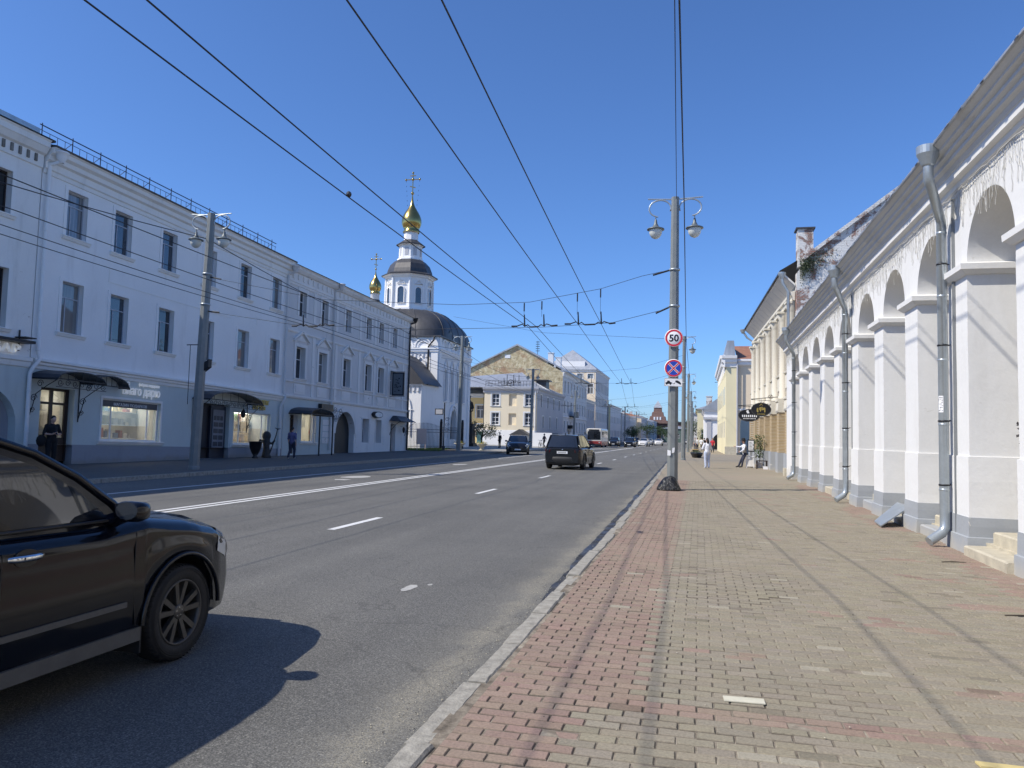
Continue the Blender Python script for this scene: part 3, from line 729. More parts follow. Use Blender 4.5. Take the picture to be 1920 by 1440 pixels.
letter_glow = bpy.data.materials.new('backlit_letters'); letter_glow.use_nodes = True; _p = letter_glow.node_tree.nodes['Principled BSDF']; _p.inputs['Base Color'].default_value = (.8, .8, .8, 1); _p.inputs['Emission Color'].default_value = (.9, .95, 1, 1); _p.inputs['Emission Strength'].default_value = .12
# ================================================================== three left-hand street houses
XL = -23.8
def shell(th, F, a0, a1, z1, back=10.0, mat=None):
    b = MB(); P = F.P
    for a in (a0, a1): b.poly([P(a, -.6, 0), P(a, z1, 0), P(a, z1, -back), P(a, -.6, -back)])
    b.poly([P(a0, -.6, -back), P(a1, -.6, -back), P(a1, z1, -back), P(a0, z1, -back)]); b.build('wall', mat, th)

# --- building A: white house with the bar
FA = FR((XL, 0, 0), (0, 1, 0), (1, 0, 0), .012, 22)
bA = thing('corner_house', 'old white three-storey house with BAR lettering at the left edge', 'building')
A0, A1 = -14.0, 23.0
opA = []
for a in (21.05, 17.9, 14.7, 11.4, 8.2, 5.0): opA += [(a - .15, a + .72, 8.92, 10.46), (a - .05, a + .82, 4.9, 7.0)]
opA.append((20.0, 22.6, 0.0, 2.78, 1.3)); opA.append((15.0, 17.6, 0.0, 2.78, 1.3))
b = MB(); FA.wall(b, A0, A1, 3.95, 12.0, opA[:-2] if False else [o for o in opA if o[2] > 4], .34); b.build('wall', shade_plaster, bA)
b = MB(); FA.wall(b, A0, A1, -.6, 3.6, [(o[0], o[1], -.6 if o[2] < .1 else o[2], *o[3:]) for o in opA if o[2] < 4], .34); b.build('wall', teal_plaster, bA)
b = MB(); FA.box(b, A0, A1, -.6, .75, .002, .03)
shell(bA, FA, A0, A1, 12.0, 10, shade_plaster)
for o in opA:
    if o[2] > 4: window(bA, FA, *o[:4], frame=brown_wood, pane=dark_glass, trim=trim_white, sill=trim_white, dep=.24, tw=.16, td=.05, mull=(.45,), tran=(.68,))
    else:
        d = MB(); d.poly([FA.P(o[0], -.6, -.33), FA.P(o[1], -.6, -.33), FA.P(o[1], 2.78, -.33), FA.P(o[0], 2.78, -.33)]); d.build('gateway', plinth_blue, bA)
b = MB(); FA.prof(b, A0, A1, [(0, 3.58), (.06, 3.62), (.1, 3.78), (.16, 3.82), (.16, 3.95), (0, 3.98)]); b.build('belt_course', trim_white, bA)
b = MB(); FA.prof(b, A0, A1, [(0, 11.02), (.06, 11.05), (.07, 11.5), (.18, 11.56), (.3, 11.75), (.34, 11.78), (.34, 11.98), (.4, 12.05), (0, 12.1)]); b.build('cornice', trim_white, bA)
stain = plain('damp_stain', (.2, .19, .17), .9, 0, .3)
b = MB()
for a in [20.2 + i * .34 for i in range(8)]:
    FA.box(b, a, a + .1, 11.18, 11.46, .06, .12)
b.build('dentil', stain, bA)
b = MB(); P = FA.P
b.poly([P(A0, 12.08, .46), P(A1 + .1, 12.08, .46), P(A1 + .1, 14.4, -5), P(A0, 14.4, -5)]); b.poly([P(A0, 14.4, -5), P(A1 + .1, 14.4, -5), P(A1 + .1, 12.0, -10), P(A0, 12.0, -10)]); b.poly([P(A1 + .1, 12.0, .46), P(A1 + .1, 12.08, .46), P(A1 + .1, 14.4, -5), P(A1 + .1, 12.0, -10)]); b.build('roof', roof_grey, bA); b = MB(); FA.box(b, 12.0, 22.7, 12.12, 12.42, -.25, .12); b.build('roof_parapet', zinc, bA)
b = MB(); FA.box(b, 18.0, 22.75, 4.42, 4.52, .03, .5); FA.box(b, 22.45, 22.5, 4.15, 4.9, .03, .06); FA.box(b, 22.3, 22.78, 4.6, 4.64, .03, .5); b.build('sign_frame', dark_iron, bA)
put_text(FA, 'БАР', 21.32, 4.07, .40, letter_glow, bA, 'sign_lettering', .09, .04, bold=.01, fit=1.15)

# --- building B: long pale-blue house with shops
sB = .022; FB = FR((XL, 0, 0), (0, 1, 0), (1, 0, 0), sB, 24)
bB = thing('blue_house', 'long pale blue three-storey house with two shops and a roof railing', 'building')
B0, B1 = 23.05, 40.75
cols = [24.26, 26.75, 29.70, 32.75, 35.86, 39.02]; WW = 1.0
op3 = [(a, a + WW, 8.82, 10.62) for a in cols]; op2 = [(a, a + WW + .04, 5.08, 7.06) for a in cols]
b = MB(); FB.wall(b, B0, B1, 3.92, 11.4, op3 + op2, .3); b.build('wall', blue_plaster, bB)
shopA = (26.65, 30.18, .98, 2.72); shopB = (35.9, 39.45, .98, 2.72); doorA = (23.6, 25.2, .14, 2.92); doorB = (33.0, 35.5, .1, 2.98)
b = MB(); FB.wall(b, B0, B1, .78, 3.6, [(doorA[0], doorA[1], .78, doorA[3]), (doorB[0], doorB[1], .78, doorB[3]), shopA, shopB], .34); b.build('wall', teal_plaster, bB)
b = MB(); FB.wall(b, B0, B1, -.6, .78, [(doorA[0], doorA[1], .14, .78), (doorB[0], doorB[1], .1, .78)], .36)
F2 = FR((XL + .03, 0, 0), (0, 1, 0), (1, 0, 0), sB, 24); b = MB(); F2.wall(b, B0, B1, -.6, .78, [(doorA[0], doorA[1], -.6, .78), (doorB[0], doorB[1], -.6, .78)], .37); FB.box(b, B0, doorA[0], .77, .785, 0, .03); FB.box(b, doorA[1], doorB[0], .77, .785, 0, .03); FB.box(b, doorB[1], B1, .77, .785, 0, .03); b.build('plinth', plinth_blue, bB)
shell(bB, FB, B0, B1, 11.4, 11, blue_plaster)
for o in op3 + op2: window(bB, FB, *o, frame=grey_frame, trim=blue_plaster, sill=trim_white, dep=.2, mull=(.36,), tran=(.7,), tw=.14, td=.03)
b = MB(); FB.prof(b, B0, B1, [(0, 3.55), (.05, 3.57), (.07, 3.68), (.13, 3.72), (.14, 3.8), (.22, 3.84), (.22, 3.92), (0, 3.96)]); b.build('belt_course', trim_white, bB)
b = MB(); FB.prof(b, B0, B1, [(0, 10.86), (.05, 10.88), (.06, 11.02), (.12, 11.06), (.13, 11.3), (.25, 11.36), (.27, 11.52), (.42, 11.6), (.44, 11.74), (.52, 11.8), (0, 11.84)]); b.build('cornice', trim_white, bB)
b = MB(); P = FB.P; b.hexa([P(B0, 11.80, .56), P(B1, 11.80, .56), P(B1, 11.80, -11), P(B0, 11.80, -11), P(B0, 11.86, .58), P(B1, 11.86, .58), P(B1, 13.0, -5.5), P(B0, 13.0, -5.5)]); b.build('roof', roof_dark, bB)
rl = thing('roof_railing', 'blue-black iron snow railing along the edge of the pale blue roof', 'railing')
rail_m = plain('railing_paint', (.03, .05, .10), .55, 0, .15)
b = MB(); b.tube([FB.P(B0 - .3, 12.58, .05), FB.P(B1 - 1.6, 12.54, .05)], .022, 6); b.tube([FB.P(B0 - .2, 12.38, .05), FB.P(B1 - 1.6, 12.34, .05)], .013, 5); b.build('handrail', rail_m, rl)
a = B0 - .2; i = 0
while a < B1 - 1.6:
    b = MB()
    if i % 4 == 0:
        b.tube([FB.P(a, 11.8, .05), FB.P(a, 12.66, .05)], .02, 6); b.tube([FB.P(a, 12.45, .05), FB.P(a - .38, 11.85, -.3)], .013, 5); b.build('railing_post', rail_m, rl)
    else: b.tube([FB.P(a, 11.85, .05), FB.P(a, 12.38, .05)], .011, 5); b.build('baluster', rail_m, rl)
    a += .36; i += 1
def drain(th, F, a, z0, z1, mat, bend=None):
    b = MB(); r = .07
    b.tube([F.P(a, z0, .13), F.P(a, bend or z1, .13)] if not bend else [F.P(a - .28, z0, .13), F.P(a - .28, bend - .5, .13), F.P(a - .2, bend - .3, .2), F.P(a, bend, .24), F.P(a, bend + .3, .13), F.P(a, z1, .13)], r, 10)
    z = z0 + .8
    while z < z1 - .5: b.lathe([(r, 0), (r + .012, .004), (r + .012, .05), (r, .054)], F.P(a - (.28 if bend and z < bend - .5 else 0), z, .13), 10); z += 1.5
    b.lathe([(.08, 0), (.09, .03), (.2, .22), (.2, .34), (.24, .36), (.24, .42), (.1, .42)], F.P(a + .15, z1 + .1, .5), 10); b.tube([F.P(a, z1, .13), F.P(a + .15, z1 + .15, .5)], r, 8)
    return b.build('downpipe', mat, th)
drain(bB, FB, 23.22, .4, 11.2, blue_plaster, 3.9); drain(bB, FB, 40.55, .25, 11.1, lilac_plaster, 3.75)
# faint raised wall panels between the storeys
b = MB()
for (a0, a1, z) in ((27.0, 40.0, 7.55),): FB.box(b, 26.6, 35.2, 7.52, 7.56, 0, .02); FB.box(b, 26.6, 26.66, 7.56, 8.1, 0, .02); FB.box(b, 37.6, 37.66, 7.56, 8.1, 0, .02)
b.build('wall_moulding', trim_white, bB)
# shop windows: lit room behind reflecting glass
def shop_glass():
    m = bpy.data.materials.new('shop_glass'); m.use_nodes = True; t = m.node_tree; t.nodes.clear()
    tr = t.nodes.new('ShaderNodeBsdfTransparent'); tr.inputs[0].default_value = (.8, .84, .82, 1); gl = t.nodes.new('ShaderNodeBsdfGlossy'); gl.inputs['Roughness'].default_value = .01
    mx = t.nodes.new('ShaderNodeMixShader'); mx.inputs[0].default_value = .30; o = t.nodes.new('ShaderNodeOutputMaterial')
    t.links.new(tr.outputs[0], mx.inputs[1]); t.links.new(gl.outputs[0], mx.inputs[2]); t.links.new(mx.outputs[0], o.inputs[0]); return m
shopg = shop_glass()
room = plain('shop_room', (.66, .63, .56), .9, 0, .1)
lit = bpy.data.materials.new('shop_lamp'); lit.use_nodes = True; lit.node_tree.nodes['Principled BSDF'].inputs['Emission Color'].default_value = (1, .95, .86, 1); lit.node_tree.nodes['Principled BSDF'].inputs['Emission Strength'].default_value = 20
goods = [plain('goods_%d' % i, c, .7) for i, c in enumerate(((.5, .45, .35), (.3, .12, .1), (.1, .16, .25), (.55, .52, .48), (.35, .28, .12), (.12, .2, .12), (.6, .5, .3)))]
def shop_room(th, F, a0, a1, z0, z1, dep=2.4):
    b = MB(); P = F.P; d = -dep
    b.poly([P(a0, z0, d), P(a1, z0, d), P(a1, z1, d), P(a0, z1, d)]); b.poly([P(a0, z0, -.35), P(a1, z0, -.35), P(a1, z0, d), P(a0, z0, d)]); b.poly([P(a0, z1, -.35), P(a1, z1, -.35), P(a1, z1, d), P(a0, z1, d)])
    for a in (a0, a1): b.poly([P(a, z0, -.35), P(a, z1, -.35), P(a, z1, d), P(a, z0, d)])
    r = b.build('shop_interior', room, th)
    l = MB(); l.poly([P(a0 + .4, z1 - .02, -1.1), P(a1 - .4, z1 - .02, -1.1), P(a1 - .4, z1 - .02, -1.3), P(a0 + .4, z1 - .02, -1.3)]); l.build('ceiling_lamp', lit, r)
    s = MB()
    for k in range(3):
        z = z0 + .1 + k * (z1 - z0) / 3; F.box(s, a0 + .1, a1 - .1, z, z + .03, -1.5, -1.15, 0)
        a = a0 + .15
        while a < a1 - .3:
            w_ = U(.08, .3); h = U(.12, .42); F.box(s, a, a + w_, z + .03, z + .03 + h, -1.45, -1.2, 1 + int(RND() * 7) % 7); a += w_ + U(.03, .2)
    s.build('display_shelves', [white_frame] + goods, r, kind='stuff'); return r
for o in (shopA, shopB):
    shop_room(bB, FB, o[0], o[1], o[2], o[3])
    w_ = window(bB, FB, *o, frame=white_frame, pane=shopg, trim=trim_white if o is shopA else None, sill=trim_white, dep=.16, bar=.07, mull=(.19, .81), tran=(), tw=.1, td=.03, low=False)
b = MB(); FB.box(b, shopA[0] + .07, shopA[1] - .07, 2.40, 2.66, -.15, -.125); bd = b.build('window_band', plain('band_grey', (.09, .085, .09), .6), bB)
put_text(FB, 'МАГАЗИН ПОДАРКОВ', 27.42, 2.455, .17, sign_white, bB, 'window_lettering', -.12, .004, fit=2.0)
put_text(FB, 'Благо дарю', 27.66, 2.97, .55, letter_glow, bB, 'sign_lettering', .07, .03, bold=.0, fit=2.3)
put_text(FB, 'фабрика подарков', 28.62, 3.39, .2, letter_glow, bB, 'sign_lettering', .07, .015, bold=.0, fit=1.32)
b = MB(); b.tube([FB.P(28.0 + .07 * cos(t * pi / 6), 3.44 + .07 * sin(t * pi / 6), .07) for t in range(13)], .016, 6); b.build('sign_ornament', letter_glow, bB)
# gold sign of the second shop: letters too far off to read, so letter-like strokes only
b = MB()
for (a0, n, z, h) in ((37.1, 11, 3.22, .26), (37.55, 6, 2.92, .22)):
    a = a0
    for i in range(n):
        w_ = U(.13, .2); t = .035; FB.box(b, a, a + t, z, z + h, .03, .08); k = i % 4
        if k != 1: FB.box(b, a + t, a + w_, z + h - t, z + h, .03, .08)
        if k != 2: FB.box(b, a + w_ - t, a + w_, z, z + h - t, .03, .08)
        if k in (0, 3): FB.box(b, a + t, a + w_ - t, z, z + t, .03, .08)
        if k == 1: FB.box(b, a + t, a + w_ - t, z + h * .45, z + h * .45 + t, .03, .08)
        a += w_ + .04
b.build('gold_sign', gold_letters, bB)
# doors
def door(th, F, a0, a1, z0, z1, mat, pane, dep=.3, leaves=2, lower=.9, tr=.62):
    b = MB(); t = .09; F.box(b, a0, a0 + t, z0, z1, -dep - .06, -dep + .03); F.box(b, a1 - t, a1, z0, z1, -dep - .06, -dep + .03); F.box(b, a0 + t, a1 - t, z1 - t, z1, -dep - .06, -dep + .03); zt = z1 - tr
    F.box(b, a0 + t, a1 - t, zt, zt + t, -dep - .06, -dep + .025); F.box(b, a0 + t, a1 - t, z0, z0 + lower, -dep - .06, -dep)
    for i in range(leaves + 1):
        am = a0 + t + (a1 - a0 - 2 * t) * i / leaves; F.box(b, am - .07, am + .07, z0 + lower, z1 - t, -dep - .055, -dep + .012)
    d = b.build('door', mat, th); p = MB(); p.poly([F.P(a0, z0, -dep - .03), F.P(a1, z0, -dep - .03), F.P(a1, z1, -dep - .03), F.P(a0, z1, -dep - .03)]); p.build('pane', pane, d)
    h = MB(); h.tube([F.P((a0 + a1) / 2 + .12, z0 + 1.0, -dep + .05), F.P((a0 + a1) / 2 + .12, z0 + 1.3, -dep + .05)], .015, 6); h.build('handle', chrome, d); return d
door(bB, FB, *doorA, brown_wood, shopg, leaves=2); shop_room(bB, FB, doorA[0], doorA[1], .14, doorA[3], 2.0)
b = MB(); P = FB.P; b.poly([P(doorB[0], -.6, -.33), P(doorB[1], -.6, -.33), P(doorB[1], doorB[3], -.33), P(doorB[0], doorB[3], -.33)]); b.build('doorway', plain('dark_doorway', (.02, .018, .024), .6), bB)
b = MB(); FB.box(b, 34.2, 35.45, .2, 2.9, -.32, -.2); dd = b.build('door', plain('navy_door', (.02, .026, .045), .5), bB)
b = MB(); FB.box(b, 34.36, 35.3, .75, 2.7, -.195, -.17); b.build('poster_board', plain('board_grey', (.2, .21, .24), .6), dd)
b = MB()
for r_ in range(5):
    for c_ in range(2 if r_ else 3):
        wdt = .36 if r_ else .2; a = 34.43 + c_ * (wdt + .07); FB.box(b, a, a + wdt, .85 + (4 - r_) * .33, 1.07 + (4 - r_) * .33, -.17, -.16)
b.build('poster_print', plain('poster_dark', (.03, .035, .05), .5), dd)
b = MB(); FB.box(b, 33.1, 35.6, -.3, .1, -.3, .55); FB.box(b, 33.3, 35.5, .1, .22, -.3, .2); b.build('step', plinth_blue, bB)
# wrought-iron canopies
def spiral(b, c, F, r, turns, sgn=1, d=.0, th=.014, a_off=0):
    pts = []
    for i in range(int(14 * turns) + 1):
        t = i / 14; rr = r * (1 - .75 * t / turns); an = a_off + sgn * 2 * pi * t; pts.append(F.P(c[0] + rr * cos(an), c[1] + rr * sin(an), d))
    b.tube(pts, th, 5)
def canopy(label, F, a0, a1, zb, rise, proj, arched=2, scroll=True, roofm=None, post=None):
    c = thing('door_canopy', label, 'canopy', group=None)
    b = MB(); n = 16
    def ztop(t):                                                    # one or two barrel vaults side by side
        return zb + rise * sqrt(max(0, 1 - (2 * t - 1) ** 2) + 1e-6)
    rg = []
    for i in range(n + 1):
        t = i / n; a = a0 + (a1 - a0) * t; rg.append([F.P(a, ztop(t), .0), F.P(a, ztop(t) - .05, proj), F.P(a, ztop(t) - .09, proj), F.P(a, ztop(t) - .04, 0)])
    b.rings(rg, 0, False, True, True); b.build('canopy_roof', roofm or dark_iron, c)
    b = MB(); F.box(b, a0, a1, zb - .05, zb - .01, proj - .05, proj - .01); F.box(b, a0, a0 + .04, zb - .05, zb - .01, 0, proj); F.box(b, a1 - .04, a1, zb - .05, zb - .01, 0, proj)
    n2 = 7
    pts = [F.P(a0 + (a1 - a0) * (i + .5) / n2, ztop((i + .5) / n2) - .07, proj - .03) for i in range(n2)]
    for i in range(n2): b.tube([F.P(a0 + (a1 - a0) * (i + .5) / n2, zb - .03, proj - .03), pts[i]], .012, 5)
    b.build('canopy_frame', dark_iron, c)
    if scroll:
        b = MB(); k = max(3, int((a1 - a0) / .3))
        for i in range(k): spiral(b, (a0 + (a1 - a0) * (i + .5) / k, zb - .18), F, .13, 1.4, 1 if i % 2 else -1, proj - .03, .011)
        F.box(b, a0, a1, zb - .34, zb - .32, proj - .05, proj - .02); b.build('scroll_frieze', dark_iron, c)
        for a in (a0 + .05, a1 - .05):
            b = MB(); b.tube([F.P(a, zb - 1.55, .03), F.P(a, zb, .03)], .022, 6); b.tube([F.P(a, zb - 1.45, .03), F.P(a, zb - 1.0, .18), F.P(a, zb - .6, .28), F.P(a, zb - .3, proj * .6), F.P(a, zb - .05, proj - .03)], .016, 6)
            G = FR(F.P(a, 0, 0), F.n, F.u); 
            for (dd_, zz_, r_) in ((.16, zb - 1.2, .11), (.2, zb - .75, .15), (.45, zb - .22, .14)): spiral(b, (dd_, zz_), G, r_, 1.5, 1, 0, .013)
            b.build('scroll_bracket', dark_iron, c)
    if post:
        for a in post: b = MB(); b.tube([F.P(a, -.1, proj - .04), F.P(a, zb, proj - .04)], .05, 8); b.build('post', dark_iron, c)
    return c
dark_sheet = plain('dark_blue_sheet', (.035, .045, .06), .45, .2, .2)
canopy('dark arched iron canopy with scrolls over the gift shop door', FB, 23.05, 25.45, 3.22, .36, 1.25, roofm=dark_sheet)
canopy('low arched wing of dark iron canopy beside the gift shop sign', FB, 25.5, 27.55, 3.22, .44, .55, roofm=dark_sheet, scroll=False)
canopy('black arched iron canopy over the second shop entrance', FB, 32.4, 37.1, 3.15, .5, 1.0, roofm=dark_sheet)
b = MB(); b.lathe([(.02, 0), (.05, -.04), (.13, -.2), (.10, -.42), (.03, -.48)], FB.P(36.2, 2.85, .35), 8); b.tube([FB.P(36.2, 3.1, .35), FB.P(36.2, 2.84, .35)], .012, 5); tag(b.build('wall_lantern', dark_iron), 'black hanging lantern in front of the second shop window', 'lantern')

# --- building C: ornate grey house with archway
sC = .014; FC = FR((XL, 0, 0), (0, 1, 0), (1, 0, 0), sC, 42)
bC = thing('ornate_house', 'ornate grey stuccoed house with pedimented windows and an archway', 'building')
C0, C1 = 40.8, 60.7
c3 = [42.12, 45.0, 48.47, 51.92, 54.22, 56.95]; c2 = [41.95, 44.82, 48.33, 51.92, 54.24, 56.6]
op3 = [(a, a + .86, 8.5, 10.03) for a in c3]; op2 = [(a, a + 1.12, 4.68, 6.6) for a in c2]
b = MB(); FC.wall(b, C0, C1, 3.5, 11.3, op3 + op2, .32); b.build('wall', lilac_plaster, bC)
cdo = (41.6, 42.5, .1, 2.45); cwn = (43.0, 44.85, .8, 2.66); carch = (47.5, 50.5, -.6, 2.95, 1.5); cw1 = (51.8, 52.9, .86, 2.6); cw2 = (54.2, 55.25, .86, 2.6); cd2 = (57.15, 58.2, .0, 2.42)
b = MB(); FC.wall(b, C0, C1, -.6, 3.5, [cdo, cwn, carch, cw1, cw2, cd2], .5); b.build('wall', lilac_pale, bC)
b = MB(); F3 = FR((XL + .012, 0, 0), (0, 1, 0), (1, 0, 0), sC, 42); F3.wall(b, C0, 47.3, -.6, 3.48, [cdo, cwn], .02); b.build('shop_front_paint', teal_plaster, bC)
shell(bC, FC, C0, C1, 11.3, 11, lilac_plaster)
for o in op3: window(bC, FC, *o, frame=white_frame, trim=lilac_pale, sill=None, dep=.24, mull=(.5,), tran=(.62,), tw=.2, td=.05, low=False)
for i, o in enumerate(op2):
    wd = window(bC, FC, *o, frame=white_frame, trim=lilac_pale, sill=lilac_pale, dep=.3, mull=(.5,), tran=(.62,), tw=.2, td=.06, low=False)
    am = (o[0] + o[1]) / 2; z = o[3] + .36; p = MB(); P = FC.P
    for s in (-1, 1):
        p.prism([P(am + s * .95, z, 0), P(am + s * .95, z + .1, 0), P(am + s * .12, z + .62, 0), P(am + s * .12, z + .48, 0)], FC.n * .16)
        p.prism([P(am + s * .95, z - .06, 0), P(am + s * .70, z - .06, 0), P(am + s * .70, z, 0), P(am + s * .95, z, 0)], FC.n * .12)
    p.prism([P(am - .62, z, 0), P(am + .62, z, 0), P(am, z + .4, 0)], FC.n * .05); p.build('pediment', lilac_pale, wd)
    p = MB(); FC.box(p, o[0] - .1, o[1] + .1, 3.72, 4.34, 0, .045); FC.box(p, o[0] + .06, o[1] - .06, 3.84, 4.22, .045, .075); p.build('panel', lilac_pale, wd)
def band(z0, z1, d, mat, nm, a0=C0, a1=C1):
    b = MB(); FC.prof(b, a0, a1, [(0, z0), (d * .6, z0 + .02), (d, z0 + (z1 - z0) * .5), (d, z1 - .02), (0, z1)]); b.build(nm, mat, bC)
band(3.42, 3.64, .14, lilac_pale, 'belt_course'); band(4.36, 4.5, .09, lilac_pale, 'belt_course'); band(7.38, 7.55, .09, lilac_pale, 'belt_course'); band(8.0, 8.22, .07, lilac_pale, 'belt_course')
b = MB(); FC.prof(b, C0, C1, [(0, 10.25), (.05, 10.28), (.06, 10.4), (.1, 10.42), (.1, 10.46), (.07, 10.47), (.07, 11.0), (.2, 11.04), (.34, 11.2), (.36, 11.32), (.42, 11.38), (0, 11.42)]); b.build('cornice', lilac_pale, bC)
b = MB(); a = C0 + .3
while a < C1: FC.box(b, a, a + .16, 10.62, 10.95, .06, .14); a += .62
b.build('dentils', lilac_pale, bC)
for a in (44.1, 47.2, 50.9, 53.55, 56.2, 59.3):
    b = MB(); FC.box(b, a - .16, a + .16, 3.64, 7.38, 0, .06); FC.box(b, a - .16, a + .16, 8.22, 10.25, 0, .05); b.build('pilaster', lilac_pale, bC)
b = MB()
for r_ in range(14):
    z = 4.6 + r_ * .42
    if 7.2 < z < 8.3: continue
    FC.box(b, 59.5, 60.68, z, z + .36, 0, .03)
b.build('quoin', lilac_plaster, bC)
P = FC.P; b = MB(); b.poly([P(C0, 11.40, .5), P(C1 + .3, 11.40, .5), P(C1 - 3, 13.2, -5.5), P(C0, 13.2, -5.5)]); b.poly([P(C1 + .3, 11.40, .5), P(C1 + .3, 11.40, -11), P(C1 - 3, 13.2, -5.5)]); b.poly([P(C0, 13.2, -5.5), P(C1 - 3, 13.2, -5.5), P(C1 + .3, 11.4, -11), P(C0, 11.4, -11)]); b.poly([P(C0, 11.38, .5), P(C1 + .3, 11.38, .5), P(C1 + .3, 11.38, -11), P(C0, 11.38, -11)]); b.build('roof', roof_grey, bC)
drain(bC, FC, 46.6, .3, 10.9, lilac_plaster); drain(bC, FC, 60.4, .3, 10.9, dark_iron)
b = MB(); b.poly([P(carch[0], -.6, -.4), P(carch[1], -.6, -.4), P(carch[1], 2.95, -.4), P(carch[0], 2.95, -.4)]); b.build('gateway', dark_iron, bC)
n = 16; b = MB(); cm = 49.0; q = []
for rr in (1.5, 1.86): q.append([(cm - rr * cos(pi * i / n), 1.45 + rr * sin(pi * i / n)) for i in range(n + 1)])
for i in range(n): b.hexa([P(*q[0][i], 0), P(*q[0][i + 1], 0), P(*q[0][i + 1], .07), P(*q[0][i], .07), P(*q[1][i], 0), P(*q[1][i + 1], 0), P(*q[1][i + 1], .07), P(*q[1][i], .07)])
b.build('archivolt', lilac_pale, bC)
b = MB(); 
for z in (.75, 1.15, 1.55, 1.95): FC.box(b, 45.7, 47.2, z, z + .34, .012, .04); FC.box(b, 50.75, 51.55, z, z + .34, 0, .03); FC.box(b, 53.15, 54.0, z, z + .34, 0, .03); FC.box(b, 55.6, 56.9, z, z + .34, 0, .03)
b.build('rustication', lilac_pale, bC)
shop_room(bC, FC, 43.0, 44.85, .8, 2.66); window(bC, FC, *cwn, frame=white_frame, pane=shopg, trim=None, sill=trim_white, dep=.2, bar=.07, mull=(.85,), tran=(), low=False)
door(bC, FC, *cdo, brown_wood, shopg, leaves=1, tr=.3, lower=.3); shop_room(bC, FC, cdo[0], cdo[1], .1, cdo[3], 1.5)
window(bC, FC, *cw1, frame=grey_frame, pane=dark_glass, trim=lilac_pale, dep=.42, mull=(.5,), tran=(.6,)); window(bC, FC, *cw2, frame=white_frame, pane=dark_glass, trim=lilac_pale, dep=.42, mull=(.5,), tran=(.6,))
door(bC, FC, *cd2, brown_wood, dark_glass, dep=.4, leaves=1, tr=.3, lower=1.2)
canopy('dark sheet canopy on two iron posts outside the lit doorway', FC, 41.4, 44.4, 2.52, .42, 1.5, scroll=False, roofm=dark_sheet, post=(42.6, 44.3))
cp = thing('door_canopy', 'small hipped dark canopy over the brown door by the corner', 'canopy')
b = MB(); q = [P(56.8, 2.62, 0), P(60.2, 2.62, 0), P(60.2, 2.62, 1.0), P(56.8, 2.62, 1.0)]; t = [P(57.5, 3.06, 0), P(59.5, 3.06, 0), P(59.5, 3.06, .3), P(57.5, 3.06, .3)]
b.rings([q, t], 0, False, True, True); b.build('canopy_roof', dark_sheet, cp); b = MB()
for a in (56.9, 60.1): b.tube([P(a, 1.5, .03), P(a, 1.9, .15), P(a, 2.4, .6), P(a, 2.62, .95)], .018, 6); spiral(b, (.22, 2.3), FR(P(a, 0, 0), FC.n, FC.u), .12, 1.4, 1, 0, .012)
b.build('scroll_bracket', dark_iron, cp)
b = MB(); b.lathe([(.02, .12), (.10, 0), (.13, -.1), (.08, -.35), (.03, -.38)], P(59.2, 2.1, .3), 8); b.tube([P(59.2, 2.2, .3), P(59.2, 2.25, 0)], .012, 5); tag(b.build('wall_lantern', dark_iron), 'black wall lantern beside the brown door at the corner', 'lantern')
b = MB(); FC.box(b, 45.0, 46.6, 2.85, 3.3, .05, .3); o = b.build('hanging_sign', sign_black); tag(o, 'black rectangular sign box above the canopy with posts', 'sign')
b = MB()
for i in range(6): FC.box(b, 45.15 + i * .22, 45.27 + i * .22, 3.0, 3.18, .301, .306)
b.build('sign_print', grey_plastic, o)
b = MB(); FC.box(b, 45.2, 46.6, 2.5, 2.78, .02, .06); tag(b.build('wall_sign', trim_white), 'pale blank sign board below the black sign box', 'sign')
b = MB(); P = FC.P; b.prism([P(53.75 + .5 * cos(t) * 1.5 + .35, 2.98 + .24 * sin(t), .02) for t in [2 * pi * i / 20 for i in range(20)]], FC.n * .28); o = b.build('light_box_sign', dark_iron); tag(o, 'oval-cornered light box sign with blank pale face', 'sign')
b = MB(); b.poly([P(53.75 + .45 * cos(t) * 1.5 + .35, 2.98 + .19 * sin(t), .303) for t in [2 * pi * i / 20 for i in range(20)]]); b.build('sign_face', trim_white, o)
sg = thing('banner_sign', 'tall dark vertical sign board on the ornate grey wall', 'sign'); b = MB(); FC.box(b, 56.1, 57.6, 4.55, 6.5, .9, 1.02) if False else None
G = FR(P(56.6, 0, 0), FC.n, (0, -1, 0)); bx = MB(); G.box(bx, .25, 1.25, 4.6, 6.45, -.06, .06); bx.build('board', dark_iron, sg); bx = MB(); G.box(bx, .36, 1.14, 4.72, 6.33, .06, .075); bx.build('panel', plain('panel_grey', (.13, .15, .17), .6), sg); bx = MB()
for i in range(26): a, z = U(.42, 1.0), U(4.8, 6.1); G.box(bx, a, a + U(.04, .12), z, z + U(.03, .12), .075, .08)
bx.build('panel_print', sign_black, sg); bx = MB(); bx.tube([G.P(-.02, 6.5, 0), G.P(1.3, 6.5, 0)], .02, 6); bx.tube([G.P(-.02, 4.55, 0), G.P(1.3, 4.55, 0)], .02, 6); bx.build('bracket', dark_iron, sg)
b = MB()
for i in range(5): spiral(b, (46.75 + .35 * i, 2.65 + .3 * sin(i * 1.9)), FC, .26, 1.5, 1 if i % 2 else -1, .08 + .1 * (i % 2), .014)
b.tube([P(46.5, 2.95, .1), P(48.4, 2.9, .1)], .014, 5); b.tube([P(46.5, 2.4, .1), P(47.6, 2.4, .1)], .012, 5); tag(b.build('iron_scrollwork', dark_iron), 'thin wrought-iron scrollwork left of the archway', 'ironwork')
